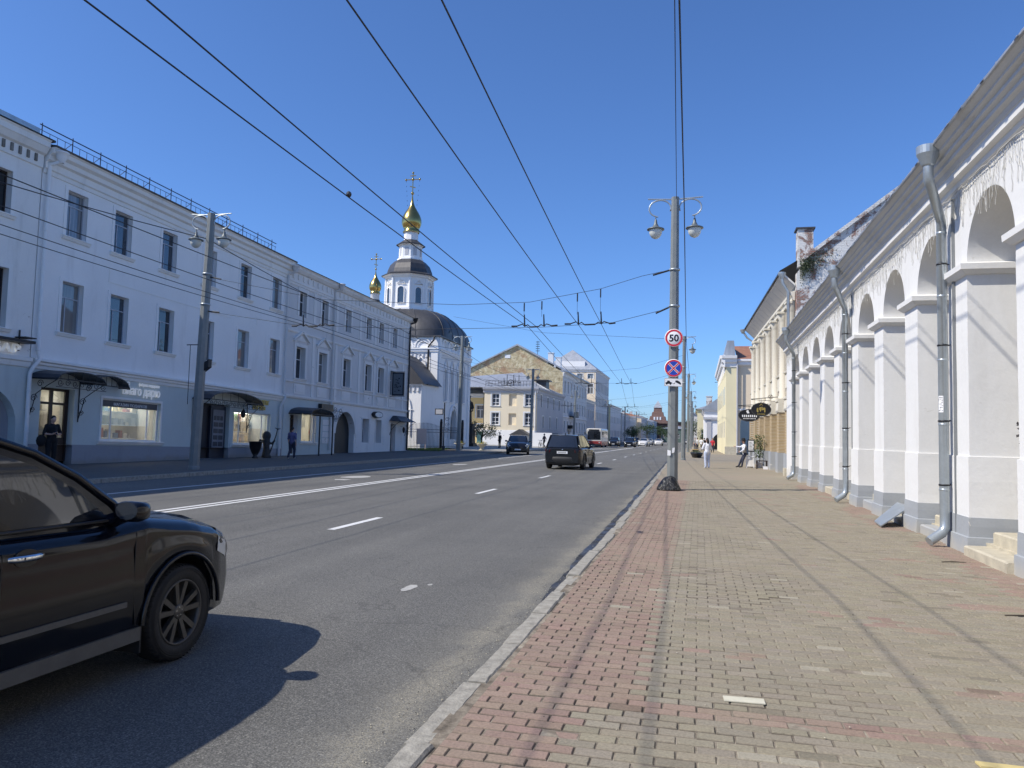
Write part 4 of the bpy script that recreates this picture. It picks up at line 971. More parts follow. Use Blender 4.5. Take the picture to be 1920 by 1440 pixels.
# stone-and-timber figure and black urn by the second shop
st = thing('garden_statue', 'dark wooden figure leaning on a staff beside the black urn', 'statue', (-22.6, 37.15, 0), .3)
urn = MB(); urn.lathe([(.02, .0), (.16, .0), (.17, .05), (.09, .12), (.2, .3), (.3, .55), (.33, .82), (.36, .84), (.36, .88), (.29, .88), (.27, .6), (0, .45)], (0, 0, 0), 20); o = urn.build('urn', sign_black); o.location = (-22.7, 36.3, 0); tag(o, 'tall black urn planter outside the second shop window', 'urn')
# ------------------------------------------------------------------ one continuous surface from overlapping tapered limbs
def fuse(b, name, voxel=.02, smooth=2):
    """union of overlapping solids -> single smooth skin"""
    me = b.mesh(name + '_raw', []); o = bpy.data.objects.new(name + '_raw', me); C.objects.link(o)
    md = o.modifiers.new('r', 'REMESH'); md.mode = 'VOXEL'; md.voxel_size = voxel; md.use_smooth_shade = True
    if smooth: s = o.modifiers.new('s', 'SMOOTH'); s.factor = .5; s.iterations = smooth
    dg = bpy.context.evaluated_depsgraph_get(); dg.update()
    r = bpy.data.meshes.new_from_object(o.evaluated_get(dg)); bpy.data.objects.remove(o, do_unlink=True); bpy.data.meshes.remove(me); r.name = name
    for p in r.polygons: p.use_smooth = True
    return r
def limb(b, pts, rs, n=10):
    b.tube(pts, rs, n)
    for p, r in zip(pts, rs): b.ball(p, r * .99, n=8)
b = MB(); limb(b, [(0, 0, .1), (.02, 0, .5), (.0, .02, .95)], [.2, .16, .2]); b.ball((0, .03, 1.18), .24, .2, .26, 12); limb(b, [(-.1, 0, .85), (-.34, .05, .95), (-.42, .1, .8)], [.08, .06, .05]); limb(b, [(.12, 0, .8), (.3, .05, .78), (.42, .05, .92)], [.08, .06, .06]); limb(b, [(.1, .1, 0.02), (.3, .1, .6), (.48, .08, 1.2), (.56, .06, 1.55)], [.05, .04, .035, .03]); limb(b, [(.42, .06, 1.62), (.56, .06, 1.56), (.7, .06, 1.58)], [.03, .035, .03]); limb(b, [(-.15, .05, .05), (.2, .08, .05)], [.1, .1])
me = fuse(b, 'figure', .03, 2); me.materials.append(plain('carved_wood', (.05, .045, .04), .7, 0, .4, 7, .5, 20)); link('figure', me, st)
# ================================================================== church
ch = thing('church', 'white church with grey dome roof, octagonal drum and gilded onion dome', 'church')
CX, CY = -31.6, 79.9; x0, x1, y0, y1 = -37.2, -26.0, 74.3, 85.5
Fx = FR((x1, 0, 0), (0, 1, 0), (1, 0, 0)); Fy = FR((0, y0, 0), (1, 0, 0), (0, -1, 0))
b = MB(); wx = [(76.4 + i * 2.05, 77.25 + i * 2.05, 4.9, 8.3, .42) for i in range(4)]; portal = (78.6, 80.6, -.3, 4.0, 1.2)
Fx.wall(b, y0, y1, -.4, 11.5, wx + [portal, (81.9, 82.7, .8, 3.2)], .45); Fy.wall(b, x0, x1, -.4, 11.5, [(-34.5, -33.4, 4.9, 8.3, .5)], .45)
b.poly([(x0, y0, -.4), (x0, y1, -.4), (x0, y1, 11.5), (x0, y0, 11.5)]); b.poly([(x0, y1, -.4), (x1, y1, -.4), (x1, y1, 11.5), (x0, y1, 11.5)]); b.build('wall', church_white, ch)
for o in wx: window(ch, Fx, *o[:4], frame=grey_frame, pane=dark_glass, dep=.42, mull=(.5,), tran=(.5,), bar=.06, sill=church_white)
b = MB(); b.poly([Fx.P(78.6, -.3, -.43), Fx.P(80.6, -.3, -.43), Fx.P(80.6, 4, -.43), Fx.P(78.6, 4, -.43)]); b.build('portal_door', brown_wood, ch)
for F, a0, a1 in ((Fx, y0, y1), (Fy, x0, x1)):
    b = MB()
    for (p, q) in ((a0, a0 + .75), (a1 - .75, a1)): F.box(b, p, q, -.4, 11.4, 0.003, .14)
    F.prof(b, a0 - .1, a1 + .1, [(0, 9.62), (.1, 9.65), (.12, 9.8), (.22, 9.86), (.22, 10.06), (.3, 10.1), (.3, 10.24), (0, 10.28)]); a = a0 + .2
    while a < a1 - .3: F.box(b, a, a + .18, 9.3, 9.6, 0, .1); a += .42
    F.box(b, a0, a1, -.4, .9, 0.002, .1); b.build('cornice', church_white, ch)
    n = 5; wd = (a1 - a0 - 1.3) / n
    for i in range(n):
        k = MB(); c = a0 + .65 + wd * (i + .5)
        for (r, d0, t) in ((wd * .48, .16, .12), (wd * .34, .1, .1)):
            for j in range(14):
                t0, t1 = pi * j / 14, pi * (j + 1) / 14; q = lambda rr, t_: (c - rr * cos(t_), 10.3 + rr * 1.05 * sin(t_))
                k.hexa([F.P(*q(r - t, t0), 0), F.P(*q(r - t, t1), 0), F.P(*q(r - t, t1), d0), F.P(*q(r - t, t0), d0), F.P(*q(r, t0), 0), F.P(*q(r, t1), 0), F.P(*q(r, t1), d0), F.P(*q(r, t0), d0)])
        k.build('blind_arch', church_white, ch)
    for i in range(4):                                             # window hoods with pointed tops
        c = a0 + (2.55 if F is Fx else 3.2) + 2.05 * i; k = MB(); k.tube([F.P(c - .62, 8.2, .07), F.P(c - .5, 8.75, .07), F.P(c, 9.3, .07), F.P(c + .5, 8.75, .07), F.P(c + .62, 8.2, .07)], .06, 6); k.tube([F.P(c - .58, 5.0, .06), F.P(c - .58, 8.2, .06)], .07, 6); k.tube([F.P(c + .58, 5.0, .06), F.P(c + .58, 8.2, .06)], .07, 6); k.build('window_hood', church_white, ch)
# portal mouldings
for r in (1.15, 1.4):
    k = MB(); k.tube([Fx.P(79.6 - r, -.3, .1), Fx.P(79.6 - r, 2.8, .1)] + [Fx.P(79.6 - r * cos(pi * i / 10), 2.8 + r * 1.25 * sin(pi * i / 10), .1) for i in range(11)] + [Fx.P(79.6 + r, -.3, .1)], .1, 6); k.build('portal_moulding', church_white, ch)
def ngon(r, z, n=8, c=(CX, CY), a0=pi / 8): return [(c[0] + r * cos(2 * pi * i / n + a0), c[1] + r * sin(2 * pi * i / n + a0), z) for i in range(n)]
def sqr(h, z, n=8):
    pts = []
    for (sx, sy) in ((1, 1), (-1, 1), (-1, -1), (1, -1)): pts.append((CX + sx * h, CY + sy * h, z))
    return pts
# swelling square roof that turns into the octagon
b = MB(); rg = []; K = 10
for i in range(K + 1):
    t = i / K; h = 5.85 - 3.05 * t ** 1.75; z = 11.5 + 3.3 * sin(t * pi / 2) ** .95; ring = []
    for j in range(32):
        an = 2 * pi * j / 32 + pi / 32; c, s = cos(an), sin(an); sq = h / max(abs(c), abs(s)); rr = min(sq, h * (1.42 - .3 * t)); oc = h * 1.0
        rr = rr * (1 - t ** 2) + oc * t ** 2; ring.append((CX + rr * c, CY + rr * s, z))
    rg.append(ring)
b.rings(rg, 0, True); b.box(CX - 5.9, CY - 5.9, 11.38, CX + 5.9, CY + 5.9, 11.52); rr_ = b.build('dome_roof', roof_dark, ch)
for j in range(0, 32, 2):
    s = MB(); s.tube([r[j] for r in rg], .05, 4); s.build('roof_rib', roof_dark, rr_)
for (F, c) in ((Fy, -29.0), (Fy, -34.0), (Fx, 77.6), (Fx, 82.4)):
    k = MB(); p = [F.P(c - 1.6, 11.45, .2), F.P(c + 1.6, 11.45, .2), F.P(c, 12.5, .2)]; ap = F.P(c, 12.5, -2.2); k.poly(p); k.poly([p[0], p[2], ap]); k.poly([p[1], p[2], ap]); k.build('roof_gablet', roof_dark, rr_)
# drum
b = MB(); b.rings([ngon(3.05, 14.5), ngon(3.0, 14.75), ngon(2.85, 14.8), ngon(2.85, 15.05), ngon(2.6, 15.1), ngon(2.55, 18.45), ngon(2.75, 18.5), ngon(2.8, 18.65), ngon(3.1, 18.75)]); b.build('drum', church_white, ch)
for i in range(8):
    an = 2 * pi * i / 8; n_ = Vector((cos(an), sin(an), 0)); u_ = Vector((-sin(an), cos(an), 0)); ap = 2.6 * cos(pi / 8); F = FR(Vector((CX, CY, 0)) + n_ * ap, u_, n_)
    k = MB(); q = [(-.33, 15.6), (.33, 15.6)] + [(.33 * cos(pi * j / 8), 17.0 + .36 * sin(pi * j / 8)) for j in range(9)]
    k.poly([F.P(a, z, .012) for a, z in q]); wd = k.build('drum_window', win_glass, ch)
    k = MB(); k.tube([F.P(a * 1.2, z + (.05 if z > 16.9 else 0), .05) for a, z in ([(-.33, 15.6)] + q[2:][::-1] + [(.33, 15.6)])], .07, 6); k.tube([F.P(-.42, 15.55, .05), F.P(.42, 15.55, .05)], .07, 6); k.tube([F.P(-.5, 17.7, .06), F.P(0, 18.15, .06), F.P(.5, 17.7, .06), F.P(-.5, 17.7, .06)], .05, 5); k.build('window_moulding', church_white, wd)
for i in range(8):
    an = 2 * pi * i / 8 + pi / 8; k = MB(); k.tube([(CX + 2.62 * cos(an), CY + 2.62 * sin(an), 15.1), (CX + 2.58 * cos(an), CY + 2.58 * sin(an), 18.4)], .15, 8); k.build('drum_column', church_white, ch)
b = MB(); b.rings([ngon(3.12, 18.72), ngon(3.15, 18.85), ngon(2.55, 19.1), ngon(2.45, 19.5), ngon(2.2, 20.1), ngon(1.75, 20.55), ngon(1.45, 20.7)]); b.build('drum_roof', roof_dark, ch)
b = MB(); b.rings([ngon(1.5, 20.6), ngon(1.45, 20.85), ngon(1.3, 20.9), ngon(1.27, 22.3), ngon(1.45, 22.4)]); b.build('lantern', church_white, ch)
for i in range(8):
    an = 2 * pi * i / 8; n_ = Vector((cos(an), sin(an), 0)); F = FR(Vector((CX, CY, 0)) + n_ * 1.29 * cos(pi / 8), Vector((-sin(an), cos(an), 0)), n_); k = MB(); F.box(k, -.2, .2, 21.15, 22.05, -.02, .03); k.build('lantern_panel', plain('lantern_panel_grey', (.5, .5, .52), .8), ch)  # plain mid-grey panels set on the eight lantern faces
b = MB(); b.rings([ngon(1.62, 22.35), ngon(1.64, 22.45), ngon(1.2, 22.75), ngon(.85, 23.0)]); b.build('lantern_roof', roof_dark, ch)
b = MB(); b.rings([ngon(.8, 22.9), ngon(.78, 23.9), ngon(.9, 23.95)]); b.build('neck', church_white, ch)
def cross(b, c, z, h, w_, r):
    b.tube([(c[0], c[1], z), (c[0], c[1], z + h)], r, 6)
    for (zz, ww) in ((.68, w_), (.86, w_ * .4)): b.tube([(c[0] - ww, c[1], z + h * zz), (c[0] + ww, c[1], z + h * zz)], r, 6)
    b.tube([(c[0] - w_ * .4, c[1], z + h * .36), (c[0] + w_ * .4, c[1], z + h * .28)], r, 6)
    for (dx, zz) in ((-w_, .68), (w_, .68), (0, 1.0)): b.ball((c[0] + dx, c[1], z + h * zz), r * 2.4, n=8)
    b.ball((c[0], c[1], z + h * .68), r * 3, n=8)
def onion(th, c, z, R, h, n=28, ribs=True):
    pr = [(.72, 0), (.76, .02), (.76, .05), (.70, .06), (.85, .12), (.97, .2), (1.0, .27), (.97, .34), (.85, .43), (.66, .52), (.45, .6), (.28, .68), (.17, .76), (.1, .85), (.06, .93), (.045, 1.0)]
    b = MB(); b.lathe([(r * R, zz * h) for r, zz in pr], (c[0], c[1], z), n); o = b.build('onion_dome', gold, th)
    k = MB(); k.lathe([(R * .8, 0), (R * .86, .03 * h), (R * .74, .055 * h)], (c[0], c[1], z - .02 * h), n); k.build('gold_collar', gold, o)
    k = MB(); k.ball((c[0], c[1], z + h * 1.02), R * .16, n=12); k.build('orb', gold, o); return o
onion(ch, (CX, CY), 23.95, 1.12, 4.4); b = MB(); cross(b, (CX, CY), 28.4, 2.4, .82, .055); b.build('cross', gold, ch)
for s in (-1, 1):
    k = MB()
    for t in range(8): k.tube([(CX + s * (.8 - .045 * t), CY, 29.9 - .55 * t), (CX + s * (.8 - .045 * t), CY, 29.75 - .55 * t)], .02, 4)
    k.build('cross_chain', dark_iron, ch)
b = MB(); b.box(-44, 82.5, -.3, -36.0, 92, 14.2); b.build('wall', church_white, ch); b = MB(); hip_roof(b, -44, -36.0, 82.5, 92, 14.2, 2.9); b.build('roof', roof_dark, ch)
b = MB(); b.lathe([(1.25, 15.6), (.9, 16.6), (.62, 17.3)], (-38.0, 85, 0), 8); b.build('neck_base', roof_dark, ch); b = MB(); b.lathe([(.55, 16.8), (.53, 18.1), (.62, 18.15)], (-38.0, 85, 0), 16); b.build('neck', church_white, ch)
onion(ch, (-38.0, 85), 18.1, .74, 2.9, 22); b = MB(); cross(b, (-38.0, 85), 21.0, 1.9, .6, .045); b.build('cross', gold, ch)
# low apse in front with a curved dark roof
Fa = FR((0, 69.2, 0), (1, 0, 0), (0, -1, 0)); b = MB(); b.box(-35, 69.2, -.3, -25.8, 74.28, 6.2); b.build('wall', church_white, ch)
b = MB(); rg = []
for i in range(9):
    t = i / 8; xx = -25.45 - 4.2 * t; zz = 6.2 + 3.4 * sin(t * pi / 2); rg.append([(xx, 68.9, zz), (xx, 74.29, zz)])
b.rings(rg, 0, True, False); b.prism([(-25.45, 68.9, 6.15)] + [r[0] for r in rg] + [(-35, 68.9, 9.6), (-35, 68.9, 6.15)], (0, .08, 0)); b.box(-35, 68.9, 9.55, -29.5, 74.29, 9.65); b.build('apse_roof', roof_dark, ch)
b = MB(); a = -34.8
while a < -26: Fa.box(b, a, a + .2, 5.5, 5.95, 0, .12); a += .45
Fa.prof(b, -35, -25.7, [(0, 5.95), (.2, 6.0), (.25, 6.18), (0, 6.2)]); b.build('apse_cornice', church_white, ch)
for c in (-27.3, -29.6):
    k = MB(); k.tube([Fa.P(c - .5, 1.2, .06), Fa.P(c - .5, 4.0, .06), Fa.P(c - .35, 4.6, .06), Fa.P(c, 5.1, .06), Fa.P(c + .35, 4.6, .06), Fa.P(c + .5, 4.0, .06), Fa.P(c + .5, 1.2, .06)], .06, 6); k.tube([Fa.P(c - .7, 3.7, .06), Fa.P(c + .7, 3.7, .06)], .05, 6); k.build('window_hood', church_white, ch)
    k = MB(); Fa.box(k, c - .32, c + .32, 1.3, 3.6, -.02, .01); k.build('apse_window', dark_glass, ch)
b = MB(); b.tube([Fy.P(-26.35, 11.4, .3), Fy.P(-26.35, 11.0, .5), Fy.P(-27.0, 10.4, .2), Fy.P(-27.0, .1, .2)], .09, 8); b.build('downpipe', dark_iron, ch)
# iron fence round the church yard
fe = thing('churchyard_fence', 'black iron churchyard fence with pointed palings and curved gates', 'fence')
def paling(x, y, h): b = MB(); b.tube([(x, y, 0), (x, y, h)], .016, 5); b.tube([(x, y, h), (x, y, h + .14)], [.03, .002], 5); b.build('paling', dark_iron, fe)
fa, fb = Vector((-27.6, 63.5, 0)), Vector((-23.4, 75.0, 0)); L_ = (fb - fa).length; N = 62
for i in range(N + 1):
    p = fa.lerp(fb, i / N); gate = .3 < i / N < .72; paling(p.x, p.y, 2.05 + (.35 * sin((i / N - .3) / .42 * pi) if gate else 0))
for t in (0, .3, .72, 1.0):
    p = fa.lerp(fb, t); b = MB(); b.box(p.x - .11, p.y - .11, 0, p.x + .11, p.y + .11, 2.7); b.ball((p.x, p.y, 2.8), .13, n=8); b.build('fence_post', dark_iron, fe)
for z in (.25, 1.6, 1.85): b = MB(); b.tube([fa + Vector((0, 0, z)), fb + Vector((0, 0, z))], .022, 5); b.build('fence_rail', dark_iron, fe)
b = MB(); b.box(-27.3, 65.2, .5, -27.24, 67.6, 1.9); b.box(-27.3, 65.3, 0, -27.24, 65.36, .5); b.box(-27.3, 67.4, 0, -27.24, 67.46, .5)
nb = b.build('notice_board', plain('board_pink', (.5, .4, .36), .8)); nb.rotation_euler.z = 0; nb.location = (2.9, -.6, 0); tag(nb, 'pale pinkish notice board standing by the churchyard fence', 'notice board')
sp = thing('sign_post', 'black iron sign post with curled bracket and framed plate', 'sign post', (-22.4, 66.2, 0)); b = MB(); b.tube([(0, 0, 0), (0, 0, 4.3)], .06, 8); b.lathe([(.14, 0), (.14, .3), (.07, .4)], (0, 0, 0), 10); b.build('post', dark_iron, sp); b = MB(); b.box(-.9, -.03, 3.2, -.1, .03, 3.75); b.build('frame', dark_iron, sp); b = MB(); b.box(-.82, -.04, 3.27, -.18, .04, 3.68); b.build('plate', stone_grey, sp); b = MB(); F_ = FR((0, 0, 0), (1, 0, 0), (0, -1, 0)); [spiral(b, (.28, 1.8 + .5 * i), F_, .2, 1.4, 1, 0, .02) for i in range(3)]; b.build('scrolls', dark_iron, sp)
# strip of lawn
b = MB(); b.poly([(-30, 60.9, .012), (-21.2, 61.4, .012), (-20.6, 66, .012), (-24.5, 75, .012), (-30, 75, .012)]); struct(b.build('lawn', soil))
b = MB()
for i in range(9000):
    x, yy = U(-28, -20.8), U(61, 74); 
    if x > -21.0 - (yy - 61) * .25: continue
    h = U(.05, .14); a = U(0, 6.3); b.poly([(x, yy, .01), (x + .03 * cos(a), yy + .03 * sin(a), .01), (x + U(-.04, .04), yy + U(-.04, .04), h)])
tag(b.build('grass', grass_m), 'short green grass in front of the churchyard fence', 'grass', kind='stuff')
# monument and planters on the forecourt
mo = thing('monument', 'dark bronze standing statue on a pedestal behind the lamp post', 'statue', (-27.45, 90.5, 0)); b = MB(); b.rings([[(s * (h), t * h, z) for (s, t) in ((-1, -1), (1, -1), (1, 1), (-1, 1))] for z, h in ((0, .9), (.4, .9), (.42, .7), (2.5, .62), (2.52, .75), (2.75, .75))], 0, False, True, True); b.build('pedestal', dark_iron, mo)
b = MB(); limb(b, [(0, 0, 2.7), (0, 0, 3.6), (0, 0, 4.3), (0, 0, 5.0), (0, 0, 5.6)], [.42, .36, .34, .38, .2]); b.ball((0, 0, 5.95), .2, .22, .26, 10); limb(b, [(.33, 0, 5.35), (.5, .1, 4.8), (.45, -.2, 4.3)], [.14, .12, .1]); limb(b, [(-.33, 0, 5.35), (-.5, 0, 4.8), (-.25, -.3, 4.6)], [.14, .12, .1]); b.ball((0, 0, 6.15), .26, .26, .08, 10)
me = fuse(b, 'figure', .06, 2); me.materials.append(plain('bronze_dark', (.02, .02, .02), .5, .4, .3)); link('figure', me, mo)
for i, (x, yy, lab) in enumerate(((-21.9, 69.5, 'stone flower planter left of the lamp post by the church'), (-20.0, 70.5, 'stone flower planter right behind the lamp post'), (-19.2, 78.5, 'stone flower bowl with yellow flowers on the forecourt'))):
    p = thing('flower_planter', lab, 'planter', (x, yy, 0), 0, 'stone planters on the church forecourt'); b = MB(); b.lathe([(.25, 0), (.3, .05), (.16, .15), (.2, .3), (.48, .55), (.55, .57), (.55, .63), (.45, .63), (.4, .55), (0, .5)], (0, 0, 0), 14); b.build('bowl', sandstone, p); b = MB()
    for j in range(130):
        c = Vector((random.gauss(0, .2), random.gauss(0, .2), .62 + abs(random.gauss(0, .1)))); a = Vector((U(-1, 1), U(-1, 1), U(-1, 1))).normalized() * .05; d = Vector((U(-1, 1), U(-1, 1), U(-1, 1))).normalized() * .04; b.poly([c - a, c + d, c + a, c - d], 0 if RND() < .6 else 1)
    b.build('flowers', [leaf_a, plain('yellow_petals', (.65, .5, .05), .7)], p)

# ================================================================== generic street house further away
def house(name, label, x0, x1, y0, y1, h, mat, roofm=roof_grey, rtype='hip', rh=2.0, wx=None, wy=None, wtrim=None, plinth=None, pane=None, ov=.4, corn=True, side=None, facing='+x', cat='building'):
    """wx: (rows[(z0,z1)], n, width) on the street side; wy: the same on the end wall towards the camera"""
    t = thing(name, label, cat)
    Fs = FR((x1, 0, 0), (0, 1, 0), (1, 0, 0)) if facing == '+x' else FR((x0, 0, 0), (0, 1, 0), (-1, 0, 0)); Fe = FR((0, y0, 0), (1, 0, 0), (0, -1, 0))
    for F, a0, a1, spec, m in ((Fs, y0, y1, wx, side or mat), (Fe, x0, x1, wy, mat)):
        ops = []
        if spec:
            rows, n, wd = spec[:3]
            for (za, zb) in rows:
                for i in range(n): c = a0 + (a1 - a0) * (i + .5) / n; ops.append((c - wd / 2, c + wd / 2, za, zb))
        b = MB(); F.wall(b, a0, a1, -.4, h, ops, .25); b.build('wall', m, t)
        for o in ops: window(t, F, *o, pane=pane, trim=wtrim, dep=.2, bar=.09, mull=(.5,), tran=(.65,), tw=.16, td=.05)
        if plinth: b = MB(); F.box(b, a0, a1, -.4, plinth[0], 0, .05); b.build('plinth', plinth[1], t)
        if corn: b = MB(); F.prof(b, a0 - .1, a1 + .1, [(0, h - .6), (.08, h - .55), (.1, h - .3), (.28, h - .2), (.35, h), (0, h)]); b.build('cornice', wtrim or mat, t)
    b = MB(); xb = x0 if facing == '+x' else x1; b.poly([(xb, y0, -.4), (xb, y1, -.4), (xb, y1, h), (xb, y0, h)]); b.poly([(x0, y1, -.4), (x1, y1, -.4), (x1, y1, h), (x0, y1, h)]); b.build('wall', mat, t)
    b = MB()
    if rtype == 'hip': hip_roof(b, x0, x1, y0, y1, h, rh, ov)
    elif rtype == 'gable_y': gable_roof(b, x0, x1, y0, y1, h, rh, 'y', ov)
    elif rtype == 'gable_x': gable_roof(b, x0, x1, y0, y1, h, rh, 'x', ov)
    else: b.box(x0 - ov, y0 - ov, h, x1 + ov, y1 + ov, h + .3)
    if roofm: b.build('roof', roofm, t)
    return t
def chimney(t, x, y, z, h=1.2, w_=.35, mat=None):
    b = MB(); b.box(x - w_, y - w_, z, x + w_, y + w_, z + h); b.box(x - w_ - .08, y - w_ - .08, z + h, x + w_ + .08, y + w_ + .08, z + h + .12); b.build('chimney', mat or white_brick, t)
def seams(t, pts0, pts1, n, r=.04):
    for i in range(n + 1): b = MB(); b.tube([Vector(pts0[0]).lerp(Vector(pts0[1]), i / n), Vector(pts1[0]).lerp(Vector(pts1[1]), i / n)], r, 4); b.build('roof_seam', roof_grey, t)
# ochre two-storey house behind the monument
oc = house('ochre_house', 'ochre yellow two-storey house with white window frames beyond the church', -40, -31.1, 112, 124, 7.6, yellow_plaster, roof_grey, 'hip', 2.4, None, ([(1.2, 3.0), (3.9, 5.9)], 4, 1.25), white_frame)
b = MB(); b.box(-33.5, 111.2, 1.9, -31.4, 111.98, 2.35); b.build('shop_fascia', trim_white, oc); b = MB(); b.box(-32.6, 111.9, 0, -31.6, 111.97, 1.9); b.build('door', plain('teal_door', (.12, .25, .26), .4), oc)
# cream corner house
cr = thing('cream_corner_house', 'sunlit cream two-storey corner house with white base and grey sheet roof', 'building'); X0, X1, Y0, Y1, HH = -31.0, -22.9, 109.5, 131.5, 7.75
Fe = FR((0, Y0, 0), (1, 0, 0), (0, -1, 0)); Fs = FR((X1, 0, 0), (0, 1, 0), (1, 0, 0)); ow = [(-29.75, -28.6, 5.75, 7.55), (-24.75, -23.6, 5.75, 7.55), (-29.75, -28.6, 2.95, 4.75), (-24.75, -23.6, 2.95, 4.75)]; bl = [(-27.15, -26.0, 5.75, 7.45), (-27.15, -26.0, 2.95, 4.65)]
b = MB(); Fe.wall(b, X0, X1, 2.2, HH, ow + bl, .3); b.build('wall', cream_plaster, cr); b = MB(); Fe.wall(b, X0, X1, -.4, 2.2, [], .3); Fe.box(b, X0, X1, -.4, 2.18, 0, .06); b.build('white_base', church_white, cr)
for o in bl: b = MB(); b.poly([Fe.P(o[0], o[2], -.28), Fe.P(o[1], o[2], -.28), Fe.P(o[1], o[3], -.28), Fe.P(o[0], o[3], -.28)]); b.build('blind_window', cream_plaster, cr)
os_ = [(111.7, 113.0, 5.75, 7.55), (117, 118.2, 5.75, 7.4), (122, 123.2, 5.75, 7.4), (127, 128.2, 5.75, 7.4), (113.5, 114.6, 2.6, 4.4), (119, 120.1, 2.6, 4.4), (125, 126.1, 2.6, 4.4)]
b = MB(); Fs.wall(b, Y0, Y1, -.4, HH, os_, .3); b.build('wall', stone_grey, cr); b = MB(); b.box(X0, Y0, -.4, X0 + .1, Y1, HH); b.box(X0, Y1 - .1, -.4, X1, Y1, HH); b.build('wall', cream_plaster, cr)
for o in ow: window(cr, Fe, *o, trim=white_frame, sill=white_frame, dep=.22, bar=.1, mull=(.5,), tran=(.6, .25), tw=.2, low=False)
for o in os_: window(cr, Fs, *o, trim=trim_white, dep=.22, bar=.09, mull=(.5,), tran=(.6,), tw=.15)
b = MB(); Fe.prof(b, X0 - .1, X1 + .3, [(0, HH - .1), (.1, HH - .05), (.12, HH + .2), (.4, HH + .45), (.45, HH + .7), (0, HH + .7)]); Fs.prof(b, Y0 - .3, Y1, [(0, HH - .1), (.1, HH - .05), (.12, HH + .2), (.4, HH + .45), (.45, HH + .7), (0, HH + .7)]); b.build('cornice', stone_grey, cr)
b = MB(); pk = (-26.8, 116, 11.2); ridge2 = (-29, 128, 11.0); z = HH + .7; q = [(X0 - 9.5, Y0 - .4, z), (X1 + .4, Y0 - .4, z), (X1 + .4, Y1, z), (X0 - 9.5, Y1, z)]
b.poly([q[0], q[1], pk, (-36, 117, 10.6)]); b.poly([q[1], q[2], ridge2, pk]); b.poly([q[2], q[3], ridge2]); b.poly([q[3], q[0], (-36, 117, 10.6), pk, ridge2]); b.poly(q[::-1]); ro = b.build('roof', roof_grey, cr)
seams(ro, ((-38, Y0 - .38, z + .02), (X1 + .2, Y0 - .38, z + .02)), ((-34.5, 117, 10.65), (pk[0], pk[1], pk[2])), 17); seams(ro, ((X1 + .38, Y0, z + .02), (X1 + .38, Y1, z + .02)), ((pk[0], pk[1], pk[2] + .02), (ridge2[0], ridge2[1], ridge2[2] + .02)), 14)
b = MB(); b.box(-25, 118.5, z + .2, -23.4, 121.0, z + 1.7); b.box(-25.5, 118.1, z + 1.7, -23.0, 121.4, z + 1.85); b.build('dormer', roof_dark, ro)
b = MB(); F_ = FR((0, Y0, 0), (1, 0, 0), (0, -1, 0))
for i in range(17): a = -30.8 + i * .48; b.tube([F_.P(a, z + .1, -.1), F_.P(a, z + 1.0, -.25)], .025, 5)
for zz in (.55, 1.0): b.tube([F_.P(-30.8, z + zz, -.2), F_.P(-23.1, z + zz, -.2)], .03, 5)
b.build('roof_rail', dark_iron, ro)
b = MB()
for a in (-27.6, -26.6, -25.8): b.tube([F_.P(a, z, -.4), F_.P(a, z + 1.9, -.4)], .05, 5)
b.tube([F_.P(-28.4, z + .4, -.4), F_.P(-25.0, z + .2, -.4)], .05, 5); spiral(b, (-27.1, z + .8), F_, .45, 1.2, 1, -.4, .05); b.build('roof_frame', dark_iron, ro)
b = MB(); b.box(-25.9, 107.0, 0, -23.9, 109.44, 1.55); b.build('porch', white_frame, cr); b = MB(); b.prism([(-26.4, 106.8, 1.5), (-24.9, 106.8, 2.35), (-23.4, 106.8, 1.5)], (0, 2.65, 0)); b.build('porch_roof', roof_dark, cr)
b = MB(); b.tube([Fe.P(X1 - .25, HH + .3, .15), Fe.P(X1 - .25, .2, .15)], .09, 8); b.build('downpipe', white_frame, cr)
wf = MB(); wf.box(-22.3, 104, 0, -19.6, 104.15, 1.9); o = wf.build('white_hoarding', sign_white); tag(o, 'plain white hoarding panel right of the cream house', 'hoarding')
# big gable house behind
gb = thing('gable_house', 'tall house with bare ochre brick gable behind the cream house', 'building'); G0, G1, GY0, GY1 = -40.4, -23.3, 133.0, 163.0
b = MB(); b.poly([(G0, GY0, -.4), (G1, GY0, -.4), (G1, GY0, 12.7), (-31.6, GY0, 17.5), (G0, GY0, 13.3)]); b.build('gable_wall', gable_brick, gb)
b = MB(); b.box(-33.9, GY0 - .06, 15.2, -32.9, GY0, 15.8); b.build('vent', white_frame, gb)
Fs = FR((G1, 0, 0), (0, 1, 0), (1, 0, 0)); ops = [(134.6 + 3.6 * i, 135.9 + 3.6 * i, za, zb) for i in range(8) for (za, zb) in ((2.2, 4.2), (5.6, 7.8), (9.2, 11.4))]
b = MB(); Fs.wall(b, GY0, GY1, -.4, 12.8, ops, .3); b.build('wall', lilac_plaster, gb)
for o in ops: window(gb, Fs, *o, trim=lilac_pale, dep=.22, bar=.1, tw=.2)
b = MB(); Fs.prof(b, GY0 - .1, GY1, [(0, 12.0), (.1, 12.05), (.15, 12.5), (.5, 12.8), (.55, 13.0), (0, 13.0)]); Fs.prof(b, GY0, GY1, [(0, 4.8), (.15, 4.85), (.15, 5.05), (0, 5.1)]); b.build('cornice', lilac_pale, gb)
b = MB(); b.prism([(G0 - .5, GY0 - .35, 13.0), (-31.6, GY0 - .35, 17.45), (G1 + .7, GY0 - .35, 12.75), (G1 + .7, GY0 - .35, 12.95), (-31.6, GY0 - .35, 17.75), (G0 - .5, GY0 - .35, 13.2)], (0, GY1 - GY0 + .5, 0)); b.build('roof', roof_grey, gb)
b = MB(); Fs.box(b, 140, 145, 5.0, 5.2, 0, 1.1); Fs.box(b, 140, 145, 5.2, 6.1, 1.05, 1.1); b.build('balcony', dark_iron, gb)
